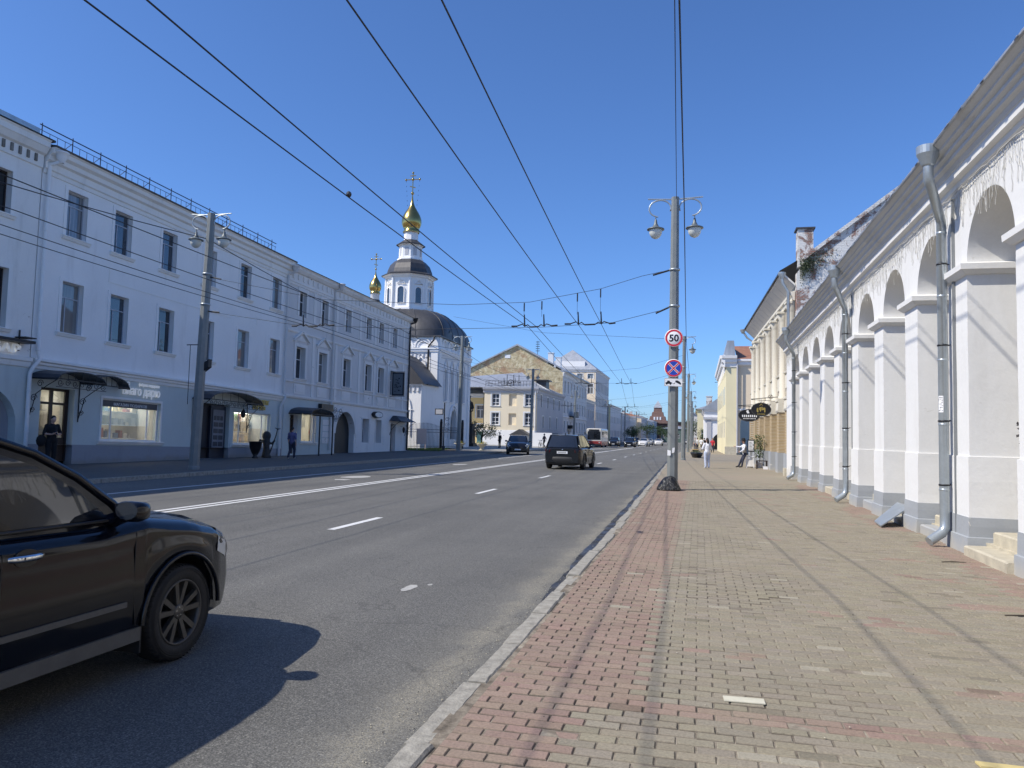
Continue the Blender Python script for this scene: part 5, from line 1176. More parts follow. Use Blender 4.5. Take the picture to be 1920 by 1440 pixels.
for y in (141, 149): chimney(gb, -27, y, 14.5, 2.4, .5, white_frame)
b = MB(); b.tube([(-31.5, 150, 17), (-31.5, 150, 20.4)], .05, 5); [b.tube([(-31.9, 150, 18.4 + .45 * i), (-31.1, 150, 18.4 + .45 * i)], .06, 5) for i in range(5)]; tag(b.build('roof_aerial', dark_iron), 'stacked aerial on the roof of the brick gable house', 'aerial')
b = MB(); Fs.box(b, 139.0, 142.0, 2.9, 3.5, .05, .9); Fs.box(b, 139.6, 141.2, -.3, 2.6, -.02, .04); b.build('shop_canopy', dark_iron, gb)
house('low_grey_house', 'low grey two-storey house between the gable house and tall pink house', -33, -23.6, 163.2, 178.5, 9.5, stone_grey, roof_grey, 'hip', 1.8, ([(1.4, 3.4), (5.4, 7.4)], 5, 1.2), None, lilac_pale)
pk_ = house('tall_pink_house', 'tall pale pink four-storey house with hipped grey roof', -36.5, -23.8, 181.0, 208, 17.4, pink_plaster, roof_grey, 'hip', 5.2, ([(1.5, 3.6), (5.2, 7.4), (8.8, 11.2), (12.4, 14.8)], 9, 1.3), ([(11.6, 14.0), (15.2, 16.4)], 5, 1.4), lilac_pale, None, side=lilac_plaster)
b = MB(); b.box(-33, 181.3, 17.8, -26.5, 190, 19.4); b.build('attic', church_white, pk_)
for i in range(9): b = MB(); b.box(-25.5, 180.9, 1.2 + i * .8, -24.2, 180.98, 1.75 + i * .8); b.build('quoin', church_white, pk_)
y = 209.5; specs = [(30, 10.3, pale_yellow, 'pale yellow house with white corner pilasters past the pink house'), (26, 8.9, lilac_plaster, 'grey two-storey house far along the left side'), (30, 8.6, lilac_pale, 'pale grey house beyond the grey two-storey house'), (34, 9.6, pink_plaster, 'salmon pink far house on the left side'), (40, 8.8, cream_plaster, 'cream house near the far end of the left side'), (60, 9.6, stone_grey, 'last grey house at the far left end of the street')]
for i, (l, h, m, lab) in enumerate(specs):
    t = house('street_house', lab, -36, -23.4 + .25 * i + (1.4 if i > 2 else 0), y, y + l - 1, h, m, roof_rust if i == 3 else roof_grey, 'hip', 1.6, ([(1.5, 3.4), (5.4, 7.2)], 7, 1.3), ([(1.5, 3.4), (5.4, 7.2)], 3, 1.3), lilac_pale, None, side=stone_grey if i % 2 else lilac_plaster); y += l
    chimney(t, -27, y - 12, h + .6, 1.8, .5); chimney(t, -29, y - 22, h + .8, 1.6, .5, red_brick)
# red-brick theatre with tower closing the street
rd = thing('brick_tower_building', 'far red-brick building with stepped tower and pale spire cap', 'building'); b = MB(); b.box(-25, 400, -.4, 10, 430, 9.6); b.build('wall', red_brick, rd)
b = MB(); T = (-20.6, 404); sq = lambda h, z: [(T[0] + s * h, T[1] + t * h, z) for s, t in ((-1, -1), (1, -1), (1, 1), (-1, 1))]; b.rings([sq(5.2, 9), sq(5.0, 10.5), sq(4.2, 10.6), sq(3.8, 12.6), sq(3.1, 12.8), sq(2.7, 14.8), sq(2.1, 15.0), sq(1.9, 17.2)], 0, False, True, True); b.build('tower', red_brick, rd)
b = MB(); b.rings([sq(2.2, 17.1), sq(2.1, 17.4), sq(1.0, 19.2), sq(.05, 20.8)]); b.build('tower_cap', roof_grey, rd)
for s in (-1, 0, 1): b = MB(); b.box(T[0] + s * 1.5 - .4, 399.9 - .2, 10.8, T[0] + s * 1.5 + .4, 400.2, 12.3); b.build('tower_window', white_frame, rd)
b = MB(); b.box(-25.5, 399.4, 9.4, 10.5, 430.4, 10.0); b.build('cornice', roof_dark, rd)
for i in range(9): b = MB(); b.box(-23 + i * 3.4, 399.93, 3, -21.6 + i * 3.4, 399.99, 6.4); b.build('window', win_glass, rd)
house('green_house', 'far dull green house with grey roof in front of the brick tower', -15.5, -3.2, 330, 352, 5.6, plaster('green_plaster', (.12, .17, .15), (.1, .1, .1), .3, .05), roof_grey, 'hip', 1.4, None, ([(1.6, 3.6)], 6, 1.2), None)

# ================================================================== right-hand side beyond the arcade
# tan brick house with cream pilasters
TB = thing('brick_house', 'tan brick house with cream pilasters, deep eaves and whitewashed gable', 'building'); pa, pb = Vector((4.28, 37.4, 0)), Vector((3.78, 56.2, 0)); u_ = (pb - pa).normalized(); FT = FR(pa, u_, Vector((-u_.y, u_.x, 0))); LT = (pb - pa).length
bays = [(.5 + i * 3.02, 3.02) for i in range(6)]; ops = []
for (a, l) in bays: ops += [(a + .95, a + 2.2, 5.1, 7.5), (a + .95, a + 2.2, 1.1, 3.7)]
b = MB(); FT.wall(b, 0, LT, -.3, 8.8, ops, .4, 0); b.build('wall', pale_brick, TB)
for o in ops: window(TB, FT, *o, frame=brown_wood, pane=dark_glass, dep=.36, bar=.07)
for i in range(7):
    a = .5 + i * 3.02 - .08; b = MB(); FT.box(b, a - .42, a + .42, 1.0, 3.0, 0, .32); b.build('brick_pier', tan_brick, TB)
    b = MB(); FT.box(b, a - .46, a + .46, -.3, 1.0, 0, .38); b.build('plinth', grey_plinth, TB)
    b = MB(); FT.prof(b, a - .46, a + .46, [(0, 3.0), (.36, 3.0), (.38, 3.1), (.34, 3.5), (.4, 3.55), (.4, 3.65), (.2, 3.7), (0, 3.7)]); b.build('pier_cap', aged_cream, TB)
    b = MB(); c = FT.P(a, 0, .06); b.lathe([(.24, 3.7), (.25, 3.8), (.2, 3.9), (.19, 7.6), (.2, 7.62), (.26, 7.8), (.3, 8.0)], (c.x, c.y, 0), 14); FT.box(b, a - .32, a + .32, 8.0, 8.1, -.1, .38); b.build('pilaster', aged_cream, TB)
    b = MB(); FT.box(b, a + .6, a + 2.5, 4.2, 4.9, 0, .05); FT.prof(b, a + .5, a + 2.6, [(0, 4.9), (.12, 4.92), (.14, 5.0), (0, 5.02)]); b.build('sill_panel', aged_cream, TB)
b = MB(); FT.prof(b, -.1, LT + .1, [(0, 8.1), (.1, 8.12), (.12, 8.3), (.2, 8.36), (.2, 8.5), (0, 8.55)]); b.build('architrave', aged_cream, TB)
b = MB(); P = FT.P
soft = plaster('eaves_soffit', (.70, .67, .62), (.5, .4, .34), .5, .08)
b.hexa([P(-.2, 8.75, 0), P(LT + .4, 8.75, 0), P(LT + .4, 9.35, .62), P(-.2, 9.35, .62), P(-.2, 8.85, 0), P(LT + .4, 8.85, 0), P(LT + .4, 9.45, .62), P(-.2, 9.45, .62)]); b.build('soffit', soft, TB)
for i in range(14):
    a = -.1 + (LT + .4) * i / 14; k = MB(); k.prism([P(a, 8.745, .02), P(a, 9.34, .6), P(a, 9.33, .6), P(a, 8.735, .02)], u_ * .02); k.build('soffit_joint', stone_grey, TB)
b = MB(); b.poly([P(-.3, 9.46, .7), P(LT + .5, 9.46, .7), P(LT + .5, 12.6, -4.5), P(-.3, 12.6, -4.5)]); b.poly([P(-.3, 9.38, .7), P(LT + .5, 9.38, .7), P(LT + .5, 9.46, .7), P(-.3, 9.46, .7)]); b.poly([P(LT + .5, 9.46, .7), P(LT + .5, 12.6, -4.5), P(LT + .5, 8.8, -9)]); b.poly([P(-.3, 12.6, -4.5), P(LT + .5, 12.6, -4.5), P(LT + .5, 8.8, -9), P(-.3, 8.8, -9)]); b.build('roof', roof_dark, TB)
b = MB(); b.prism([P(-.5, -.3, -.02), P(-.5, 9.3, -.02), P(-.5, 9.75, -.35), P(-.5, 9.95, -.4), P(-.5, 13.1, -4.5), P(-.5, 9.3, -9), P(-.5, -.3, -9)], u_ * .52); b.build('gable_wall', white_brick, TB)
b = MB(); P_ = P; b.hexa([P(-.62, 9.85, -.3), P(.1, 9.85, -.3), P(.1, 13.0, -4.4), P(-.62, 13.0, -4.4), P(-.62, 10.05, -.3), P(.1, 10.05, -.3), P(.1, 13.2, -4.4), P(-.62, 13.2, -4.4)]); b.build('gable_coping', white_brick, TB)
c = P(-.1, 0, -.42); b = MB(); b.box(c.x - .34, c.y - .34, 9.6, c.x + .34, c.y + .34, 11.35); b.build('chimney', white_brick, TB); b = MB(); b.box(c.x - .42, c.y - .42, 11.35, c.x + .42, c.y + .42, 11.42); b.build('chimney_cap', roof_dark, TB)
b = MB(); b.tube([P(-.15, 9.2, .58), P(-.15, 8.9, .55), P(-.1, 8.5, .3), P(-.1, .3, .28)], .07, 10); b.lathe([(.07, 9.1), (.18, 9.3), (.18, 9.4)], P(-.15, 0, .58), 10); b.build('downpipe', zinc, TB); b = MB(); b.tube([P(LT + .2, 9.2, .75), P(LT + .2, 8.8, .5), P(LT + .1, 8.5, .12), P(LT + .1, .3, .12)], .07, 8); b.lathe([(.07, 9.1), (.18, 9.3), (.18, 9.4)], P(LT + .2, 0, .8), 10); b.build('downpipe', zinc, TB)
b = MB(); FT.box(b, -.4, .1, -.2, .35, -.1, .5); b.build('step', sandstone, TB)
# weeds rooted in the old gable
b = MB()
for i in range(1500):
    t = RND(); a, d, z = random.gauss(-.6, .08), -.15 - abs(random.gauss(0, .55)), 9.5 - abs(random.gauss(0, .35)) + .5 * t; c = P(a, z + .55 * max(0, -d - .3), d); v = Vector((U(-1, 1), U(-1, 1), U(-1, .4))).normalized() * .055; q = Vector((U(-1, 1), U(-1, 1), U(-1, 1))).normalized() * .03
    b.poly([c - q, c + v * .5, c + q, c - v * .5], 0 if RND() < .5 else 1)
tag(b.build('wall_weeds', [leaf_dry, leaf_b]), 'green weeds growing from the whitewashed gable wall below the chimney', 'plant')
# hanging oval shop signs
def oval_sign(a, d, zc, label, w_, h, letters):
    s = thing('oval_sign', label, 'sign', group='oval signs on the brick house'); F = FR(FT.P(a, 0, 0), FT.n, (0, -1, 0)); b = MB(); b.prism([F.P(d + w_ / 2 * cos(2 * pi * i / 28), zc + h / 2 * sin(2 * pi * i / 28), 0) for i in range(28)], (0, -.05, 0)); b.build('board', sign_black, s)
    b = MB(); b.tube([F.P(d + w_ / 2 * .95 * cos(2 * pi * i / 28), zc + h / 2 * .95 * sin(2 * pi * i / 28), .055) for i in range(29)], .012, 5); b.build('rim', grey_plastic, s)
    b = MB(); b.tube([F.P(0, zc + h * .95, .02), F.P(d + w_ * .5, zc + h * .75, .02)], .018, 5); b.tube([F.P(0, zc + h * .6, .02), F.P(d + w_ * .5, zc + h * .72, .02)], .014, 5); spiral(b, (d * .5, zc + h * .9), F, .14, 1.4, 1, .02, .012); b.tube([F.P(d, zc + h * .5, .02), F.P(d, zc + h * .75, .02)], .012, 5); b.build('bracket', dark_iron, s)
    b = MB()
    if letters:
        for i in range(8): x = d - w_ * .36 + i * w_ * .09; F.box(b, x, x + w_ * .055, zc - h * .14, zc + h * .03, .051, .058)
        for i in range(10): x = d - w_ * .3 + i * w_ * .06; F.box(b, x, x + w_ * .03, zc - h * .3, zc - h * .22, .051, .058)
        b.prism([F.P(d - .02, zc + .12, .05), F.P(d + .1, zc + .1, .05), F.P(d + .16, zc + .24, .05), F.P(d + .05, zc + .3, .05)], (0, -.008, 0)); b.build('sign_print', sign_white, s)
    else:
        for i in range(9): x = d + U(-.22, .18); F.box(b, x, x + .05, zc + U(-.16, .0), zc + U(.03, .16), .051, .058)
        for i in range(7): x = d - .2 + i * .06; F.box(b, x, x + .035, zc - .26, zc - .22, .051, .058)
        b.tube([F.P(d - .07, zc + .2, .055), F.P(d, zc + .3, .055), F.P(d + .07, zc + .2, .055)], .012, 5); b.build('sign_print', gold_letters, s)
oval_sign(4.9, .98, 3.2, 'nearer black oval shop sign with gold crown emblem', 1.02, .72, False)
oval_sign(7.0, 1.4, 2.95, 'farther black oval shop sign with white lettering', 1.15, .7, True)
# pale yellow corner house with pediment and gateway arch
YH = thing('pale_yellow_house', 'tall pale yellow house with moulded cornice projecting over the pavement', 'building'); b = MB(); b.hexa([(2.8, 85, -.2), (3.85, 85, -.2), (3.85, 112, -.2), (2.55, 112, -.2), (2.8, 85, 9.9), (3.85, 85, 9.9), (3.85, 112, 9.9), (2.55, 112, 9.9)]); b.build('wall', pale_yellow, YH)
FYx = FR((2.68, 0, 0), (0, 1, 0), (-1, 0, 0)); FYy = FR((0, 85, 0), (1, 0, 0), (0, -1, 0)); b = MB(); pr = [(0, 9.3), (.08, 9.35), (.1, 9.7), (.3, 9.85), (.34, 10.1), (.5, 10.25), (.55, 10.55), (0, 10.6)]; FYx.prof(b, 84.6, 112, pr); FYy.prof(b, 2.3, 3.9, pr)
for k in range(12): FYx.box(b, 85.2 + k * 2.1, 85.6 + k * 2.1, 8.7, 9.3, 0, .16)
b.build('cornice', church_white, YH); b = MB(); b.prism([(2.55, 85.1, 10.5), (3.75, 85.1, 10.5), (3.6, 85.1, 12.2), (2.9, 85.1, 12.2)], (0, 26, 0)); b.build('attic_roof', roof_grey, YH)
for k in range(6):
    for (za, zb) in ((5.4, 7.4), (1.8, 3.6)): wd = MB(); a_ = 87.6 + k * 4.1; xx = 2.8 - .00926 * (a_ - 85) - .012; wd.poly([(xx, a_, za), (xx - .009, a_ + .9, za), (xx - .009, a_ + .9, zb), (xx, a_, zb)]); wd.build('window', win_glass, YH)
b = MB(); b.box(2.7, 84.85, -.2, 3.9, 84.99, .85); b.build('plinth', sandstone, YH)
b = MB(); FW = FR((0, 85.35, 0), (1, 0, 0), (0, -1, 0)); FW.wall(b, 3.85, 12, -.2, 10.0, [(4.3, 7.3, -.2, 4.3, 1.0)], 1.2); b.build('wall', pink_plaster, YH); b = MB(); FW.prof(b, 3.9, 12, [(0, 9.5), (.2, 9.6), (.25, 9.9), (.4, 10.0), (.4, 10.2), (0, 10.2)]); FW.prof(b, 3.9, 12, [(0, 4.7), (.1, 4.72), (.1, 4.85), (0, 4.9)]); b.build('cornice', church_white, YH)
b = MB(); b.poly([(3.9, 85.0, 10.2), (12, 85.0, 10.2), (12, 92, 12.4), (3.9, 92, 12.4)]); b.build('roof', roof_rust, YH); b = MB(); b.tube([(3.95, 84.9, 10.2), (3.95, 84.9, .2)], .09, 8); b.build('downpipe', stone_grey, YH)
b = MB(); b.box(4.0, 100, -.2, 9, 100.2, 5.5); tag(b.build('courtyard_wall', church_white), 'white courtyard wall seen through the yellow gateway arch', 'wall')
# low white house and more beyond
wh = house('low_white_house', 'low white gabled house past the pale yellow house', .85, 9.5, 124, 150, 6.2, church_white, roof_grey, 'gable_y', 3.4, ([(1.5, 3.2)], 7, 1.2), None, None, facing='-x')
Fg = FR((0, 124, 0), (1, 0, 0), (0, -1, 0)); b = MB(); b.poly([(.85, 123.97, 6.2), (9.5, 123.97, 6.2), (5.2, 123.97, 9.4)]); b.build('gable_wall', church_white, wh); b = MB(); n = 12; b.poly([Fg.P(3.6 - 1.5, -.2, .03), Fg.P(3.6 + 1.5, -.2, .03)] + [Fg.P(3.6 + 1.5 * cos(pi * i / n), 1.3 + 1.3 * sin(pi * i / n), .03) for i in range(n + 1)]); b.build('archway', dark_glass, wh)
b = MB(); Fg.prof(b, .7, 9.6, [(0, 4.6), (.3, 4.65), (.3, 5.0), (0, 5.05)]); Fg.prof(b, .7, 9.6, [(0, 5.95), (.25, 6.0), (.3, 6.2), (0, 6.25)]); Fg.box(b, 1.2, 1.9, -.2, 4.6, 0, .12); b.build('cornice', stone_grey, wh)
for (x, y_, z, h) in ((1.6, 128, 7.0, 1.4), (4.2, 130, 9.0, 1.6), (6.0, 134, 9.0, 2.0)): chimney(wh, x, y_, z, h, .45, white_brick if x < 2 else red_brick)
b = MB()
for (x, y_) in ((3.1, 126), (4.9, 132)): b.tube([(x, y_, 8.5), (x, y_, 12)], .04, 5); [b.tube([(x - .7 + .1 * k, y_, 10.6 + .5 * k), (x + .7 - .1 * k, y_, 10.6 + .5 * k)], .035, 5) for k in range(3)]
tag(b.build('roof_aerials', dark_iron), 'thin aerials above the low white house roof', 'aerial')
for i, (x0, x1, y0, y1, h, m, lab) in enumerate(((-.3, 8, 160, 190, 7.6, pale_yellow, 'pale yellow far house on the right side behind the low white house'), (-1.2, 9, 200, 250, 8.0, lilac_plaster, 'grey far house on the right side'), (-2.4, 8, 262, 320, 7.5, cream_plaster, 'farthest cream house on the right side'))):
    house('street_house', lab, x0, x1, y0, y1, h, m, roof_grey, 'hip', 1.6, ([(1.5, 3.4), (4.6, 6.4)], 6, 1.3), ([(1.5, 3.4)], 3, 1.2), None, facing='-x')
# trees
def tree(label, x, y, h, r, trunk=.14, leaves=1600, mats=None, group=None, base=.35):
    t = thing('street_tree', label, 'tree', (x, y, 0), 0, group); b = MB(); b.tube([(0, 0, 0), (U(-.1, .1), U(-.1, .1), h * .35), (U(-.2, .2), U(-.2, .2), h * .8)], [trunk, trunk * .75, trunk * .2], 8)
    tips = []
    for i in range(7):
        an = 2 * pi * i / 7 + U(-.3, .3); z0 = h * U(.3, .55); tip = Vector((cos(an) * r * .75, sin(an) * r * .75, h * U(.5, .9))); b.tube([(0, 0, z0), tuple(tip * .55 + Vector((0, 0, z0)) * .45), tuple(tip)], [trunk * .45, trunk * .3, trunk * .08], 5); tips.append(tip)
    b.build('trunk', bark, t); tips.append(Vector((0, 0, h * .85))); b = MB(); cl = tips + [Vector((random.gauss(0, r * .45), random.gauss(0, r * .45), h * U(base + .1, .95))) for _ in range(12)]
    for i in range(leaves):
        c = cl[int(RND() * len(cl))]; p = c + Vector((random.gauss(0, r * .2), random.gauss(0, r * .2), random.gauss(0, r * .17))); s = r * U(.04, .075); a = Vector((U(-1, 1), U(-1, 1), U(-1, 1))).normalized() * s; d = Vector((U(-1, 1), U(-1, 1), U(-1, 1))).normalized() * s * .7; b.poly([p - a, p + d, p + a, p - d], 0 if RND() < .6 else 1)
    b.build('crown', mats or [leaf_a, leaf_b], t); return t
for (x, y, h, r, lab) in ((-15.2, 236, 6.2, 2.4, 'small dark street tree before the grey far house'), (-12.4, 262, 5.6, 2.0, 'round street tree left of the brick tower'), (-10.8, 285, 4.6, 2.2, 'low bushy street tree in front of the green house'), (-16.8, 205, 4.2, 1.7, 'low dark street tree beside the pink house'), (-18.6, 222, 5.0, 2.0, 'dark leafy street tree by the yellow far house'), (.2, 176, 5.4, 2.4, 'dark street tree behind the right lamp posts'), (-.9, 232, 7.0, 3.4, 'large dark tree far right of the road'), (.9, 148, 3.6, 1.2, 'small green tree by the low white house')):
    tree(lab, x, y, h, r, .16, 1500, [leaf_b, leaf_a])
tree('small dark tree beside the bronze monument', -26.3, 92.5, 3.0, 1.6, .12, 1300, [leaf_b, leaf_a])
for i in range(26):
    pass
b = MB()
for i in range(16000):
    x = U(-160, 190); yy = U(470, 560); hz = 10 + 5 * mnoise.noise((x * .02, 1, 1)) + 3 * mnoise.noise((x * .1, 2, 1)); z = hz * RND() ** .5; s = U(.6, 1.3); a = Vector((U(-1, 1), U(-.4, .4), U(-1, 1))).normalized() * s; d = Vector((U(-1, 1), U(-.4, .4), U(-1, 1))).normalized() * s * .8; p = Vector((x, yy, z)); b.poly([p - a, p + d, p + a, p - d], 0 if RND() < .5 else 1)
tag(b.build('distant_wood', [leaf_b, leaf_a]), 'belt of distant trees closing the view at the street end', 'trees', kind='stuff')
# ================================================================== lamp posts, signs and overhead wires
def lamp_post(label, x, y, H=9.2, lean=(0, 0), r0=.175, r1=.125, arms=True, group=None):
    t = thing('lamp_post', label, 'lamp post', (x, y, -.02), 0, group); t.rotation_euler = (lean[1], lean[0], 0)
    b = MB(); b.lathe([(r0 + .03, 0), (r0 + .02, .12), (r0, .16), ((r0 + r1) / 2 + .01, H * .5), (r1, H), (0, H)], (0, 0, 0), 8, 0, False, 'z', pi / 8); b.build('post', pole_grey, t)
    for z in (H - 2.35, H - 3.5): b = MB(); b.lathe([((r0 + r1) / 2, z), ((r0 + r1) / 2 + .02, z), ((r0 + r1) / 2 + .02, z + .06), ((r0 + r1) / 2, z + .06)], (0, 0, 0), 12); b.build('clamp', zinc, t)
    if arms:
        for s in (-1, 1):
            b = MB(); b.tube([(s * .1, 0, H - .06), (s * .85, 0, H - .02)], .022, 6)
            pts = [(s * (.12), 0, H - .42)]
            for i in range(17):
                an = radians(200 - i * 17.5) if True else 0
                pts.append((s * (.47 - .345 * -cos(radians(180 + 0)) * 0 + .34 * -cos(an) * -1), 0, H - .34 + .27 * sin(an)))
            b.tube(pts, .024, 7); arm = b.build('lamp_arm', zinc, t)
            lx = s * .60; zb = H - .59
            b = MB(); b.tube([(lx, 0, zb), (lx, 0, zb - .14)], .018, 6); b.lathe([(.03, zb - .1), (.045, zb - .16), (.05, zb - .22), (.10, zb - .32), (.12, zb - .34), (.27, zb - .40), (.275, zb - .43), (.2, zb - .435), (0, zb - .43)], (lx, 0, 0), 18); lp = b.build('lamp_shade', lamp_metal, arm)
            b = MB(); b.lathe([(.2, zb - .43), (.205, zb - .5), (.18, zb - .6), (.12, zb - .68), (.04, zb - .72), (0, zb - .725)], (lx, 0, 0), 18); b.build('lamp_globe', lamp_glass, arm)
    return t
RP = [(-.78, 24.35), (-1.1, 58.2), (-1.2, 92), (-1.25, 126), (-1.3, 160), (-1.35, 194), (-1.4, 228)]
rl_ = ['tall grey lamp post at the kerb carrying the speed limit signs', 'second lamp post along the right kerb, behind the signs', 'third lamp post along the right kerb', 'fourth lamp post along the right kerb', 'fifth lamp post along the right kerb', 'sixth lamp post along the right kerb', 'farthest lamp post along the right kerb']
for i, (x, y) in enumerate(RP): lamp_post(rl_[i], x, y, 9.2, group='lamp posts along the street')
LP = [(-18.15, 25.0, 9.65, (.022, 0)), (-20.3, 64.0, 10.1, (.012, 0)), (-19.2, 88.5, 9.4, (.015, 0)), (-19.8, 124, 9.0, (.03, 0)), (-18.4, 160, 9.2, (0, 0)), (-18.0, 194, 9.2, (0, 0)), (-17.8, 228, 9.2, (0, 0))]
ll_ = ['tall lamp post in front of the pale blue house', 'lamp post in front of the white church', 'lamp post in front of the cream corner house', 'leaning lamp post by the gable house', 'lamp post in front of the tall pink house', 'lamp post past the pink house on the left', 'farthest lamp post on the left side']
for i, (x, y, H, ln) in enumerate(LP): lamp_post(ll_[i], x, y, H, ln, .19, .14, group='lamp posts along the street')
sp_ = MB(); sp_.tube([(-18.6, 24.85, 4.62), (-18.1, 24.85, 4.62)], .018, 5); sp_.tube([(-18.45, 24.85, 2.4), (-18.45, 24.85, 4.62)], .012, 5); sp_.hexa([(-18.0, 24.95, 3.6), (-17.72, 24.95, 3.8), (-17.72, 25.15, 3.8), (-18.0, 25.15, 3.6), (-18.0, 24.95, 3.9), (-17.72, 24.95, 4.1), (-17.72, 25.15, 4.1), (-18.0, 25.15, 3.9)]); tag(sp_.build('banner_bracket', dark_iron), 'thin dark bracket and plate strapped to the near left lamp post', 'bracket')
# road signs on the first right-hand post
def round_sign(label, z, r, face):
    s = thing('road_sign', label, 'road sign', (-.77, 24.35 - .22, z)); b = MB(); b.lathe([(0, .012), (r, .012), (r + .012, .0), (r, -.012), (0, -.012)], (0, 0, 0), 40, axis='y'); b.build('plate', sign_white, s)
    b = MB(); b.box(-.03, .01, -.1, .03, .12, .1); b.build('bracket', zinc, s); return s
def disc(b, r, y, n=40): b.poly([(r * cos(2 * pi * i / n), y, r * sin(2 * pi * i / n)) for i in range(n)])
def ring(b, r0, r1, y, n=40):
    for i in range(n): a, c = 2 * pi * i / n, 2 * pi * (i + 1) / n; b.poly([(r0 * cos(a), y, r0 * sin(a)), (r0 * cos(c), y, r0 * sin(c)), (r1 * cos(c), y, r1 * sin(c)), (r1 * cos(a), y, r1 * sin(a))])
s = round_sign('round white 50 speed limit sign with red rim', 4.68, .27, None); b = MB(); ring(b, .205, .262, -.0155); b.build('red_rim', sign_red, s)
F_ = FR((0, -.016, 0), (1, 0, 0), (0, -1, 0)); put_text(F_, '50', 0, -.105, .30, sign_black, s, 'numerals', 0, .001, 'CENTER', .008)
s = round_sign('round blue no-stopping sign with red cross below the speed limit', 3.74, .27, None); b = MB(); disc(b, .222, -.0145); b.build('blue_face', sign_blue, s); b = MB(); ring(b, .215, .262, -.0165); b.build('red_rim', sign_red, s)
for (wd, y_, m, nm) in ((.062, -.0155, sign_white, 'cross_edging'), (.034, -.0185, sign_red, 'red_cross')):
    b = MB()
    for k, an in enumerate((pi / 4, 3 * pi / 4)):
        c, sn = cos(an), sin(an); L = .218; w_ = wd / 2; yy = y_ - .0006 * k; b.poly([(c * L - sn * w_, yy, sn * L + c * w_), (-c * L - sn * w_, yy, -sn * L + c * w_), (-c * L + sn * w_, yy, -sn * L - c * w_), (c * L + sn * w_, yy, sn * L - c * w_)])
    b.build(nm, m, s)
s = thing('tow_truck_sign', 'white rectangular plate with black tow-truck pictogram', 'road sign', (-.77, 24.13, 3.30)); s.rotation_euler.y = .04; b = MB(); b.box(-.275, -.01, -.125, .275, .01, .125); b.build('plate', sign_white, s); b = MB(); F_ = FR((0, -.0115, 0), (1, 0, 0), (0, -1, 0)); PP = lambda *q: b.poly([F_.P(x, z, 0) for x, z in q])
PP((-.24, -.05), (-.05, -.05), (-.05, .0), (-.10, .01), (-.12, .05), (-.18, .05), (-.2, .0), (-.24, -.01)); PP((-.08, .0), (-.06, .0), (.02, -.045), (.01, -.055)); PP((.0, -.05), (.03, -.05), (.06, .0), (.045, .0))
PP((.05, .05), (.09, .07), (.14, .06), (.2, .02), (.235, -.03), (.22, -.065), (.17, -.04), (.1, -.01), (.06, .01)); b.build('pictogram', sign_black, s); b = MB()
for (cx, cz) in ((-.2, -.055), (-.09, -.055)): b.poly([F_.P(cx + .024 * cos(i * pi / 6), cz + .024 * sin(i * pi / 6), .0006) for i in range(12)])
for x0_, x1_, z0_, z1_ in ((-.268, .268, -.118, -.112), (-.268, .268, .112, .118), (-.268, -.262, -.112, .112), (.262, .268, -.112, .112)): b.poly([F_.P(x0_, z0_, .0003), F_.P(x1_, z0_, .0003), F_.P(x1_, z1_, .0003), F_.P(x0_, z1_, .0003)])
b.build('pictogram_border', sign_black, s); b = MB(); b.box(-.03, .01, -.05, .03, .12, .05); b.build('bracket', zinc, s)
b = MB(); b.poly([(-.93, 24.17, 1.05), (-.83, 24.155, 1.05), (-.83, 24.155, 1.2), (-.93, 24.17, 1.22)]); b.poly([(-.8, 24.155, 1.12), (-.72, 24.158, 1.15), (-.71, 24.158, 1.3), (-.78, 24.155, 1.28)]); tag(b.build('torn_notice', sign_white), 'torn white paper notice on the sign-carrying lamp post', 'notice')
# black rubbish bag at the post foot
b = MB(); b.lathe([(.0, .0), (.34, .0), (.35, .03), (.29, .16), (.22, .28), (.18, .36), (.1, .41), (0, .42)], (0, 0, 0), 40)
v2 = []
for (x, y, z) in b.v:
    k = 1 + .18 * mnoise.noise((x * 5, y * 5, z * 4)) + .10 * mnoise.noise((x * 14, y * 14, z * 9)); v2.append((x * k * 1.05, y * k * .85, z * (1 + .12 * mnoise.noise((x * 6, y * 6, 3)))))
b.v = v2; m_ = NT('bin_bag', .22, 0, .6); m_.col((.008, .008, .009)); m_.bump(m_.noise(9, 5, None, .6, 1.5), .9, .06); o = b.build('rubbish_bag', m_.mat); o.location = (-.86, 24.02, 0); tag(o, 'crumpled black rubbish bag leaning at the foot of the lamp post', 'rubbish bag')

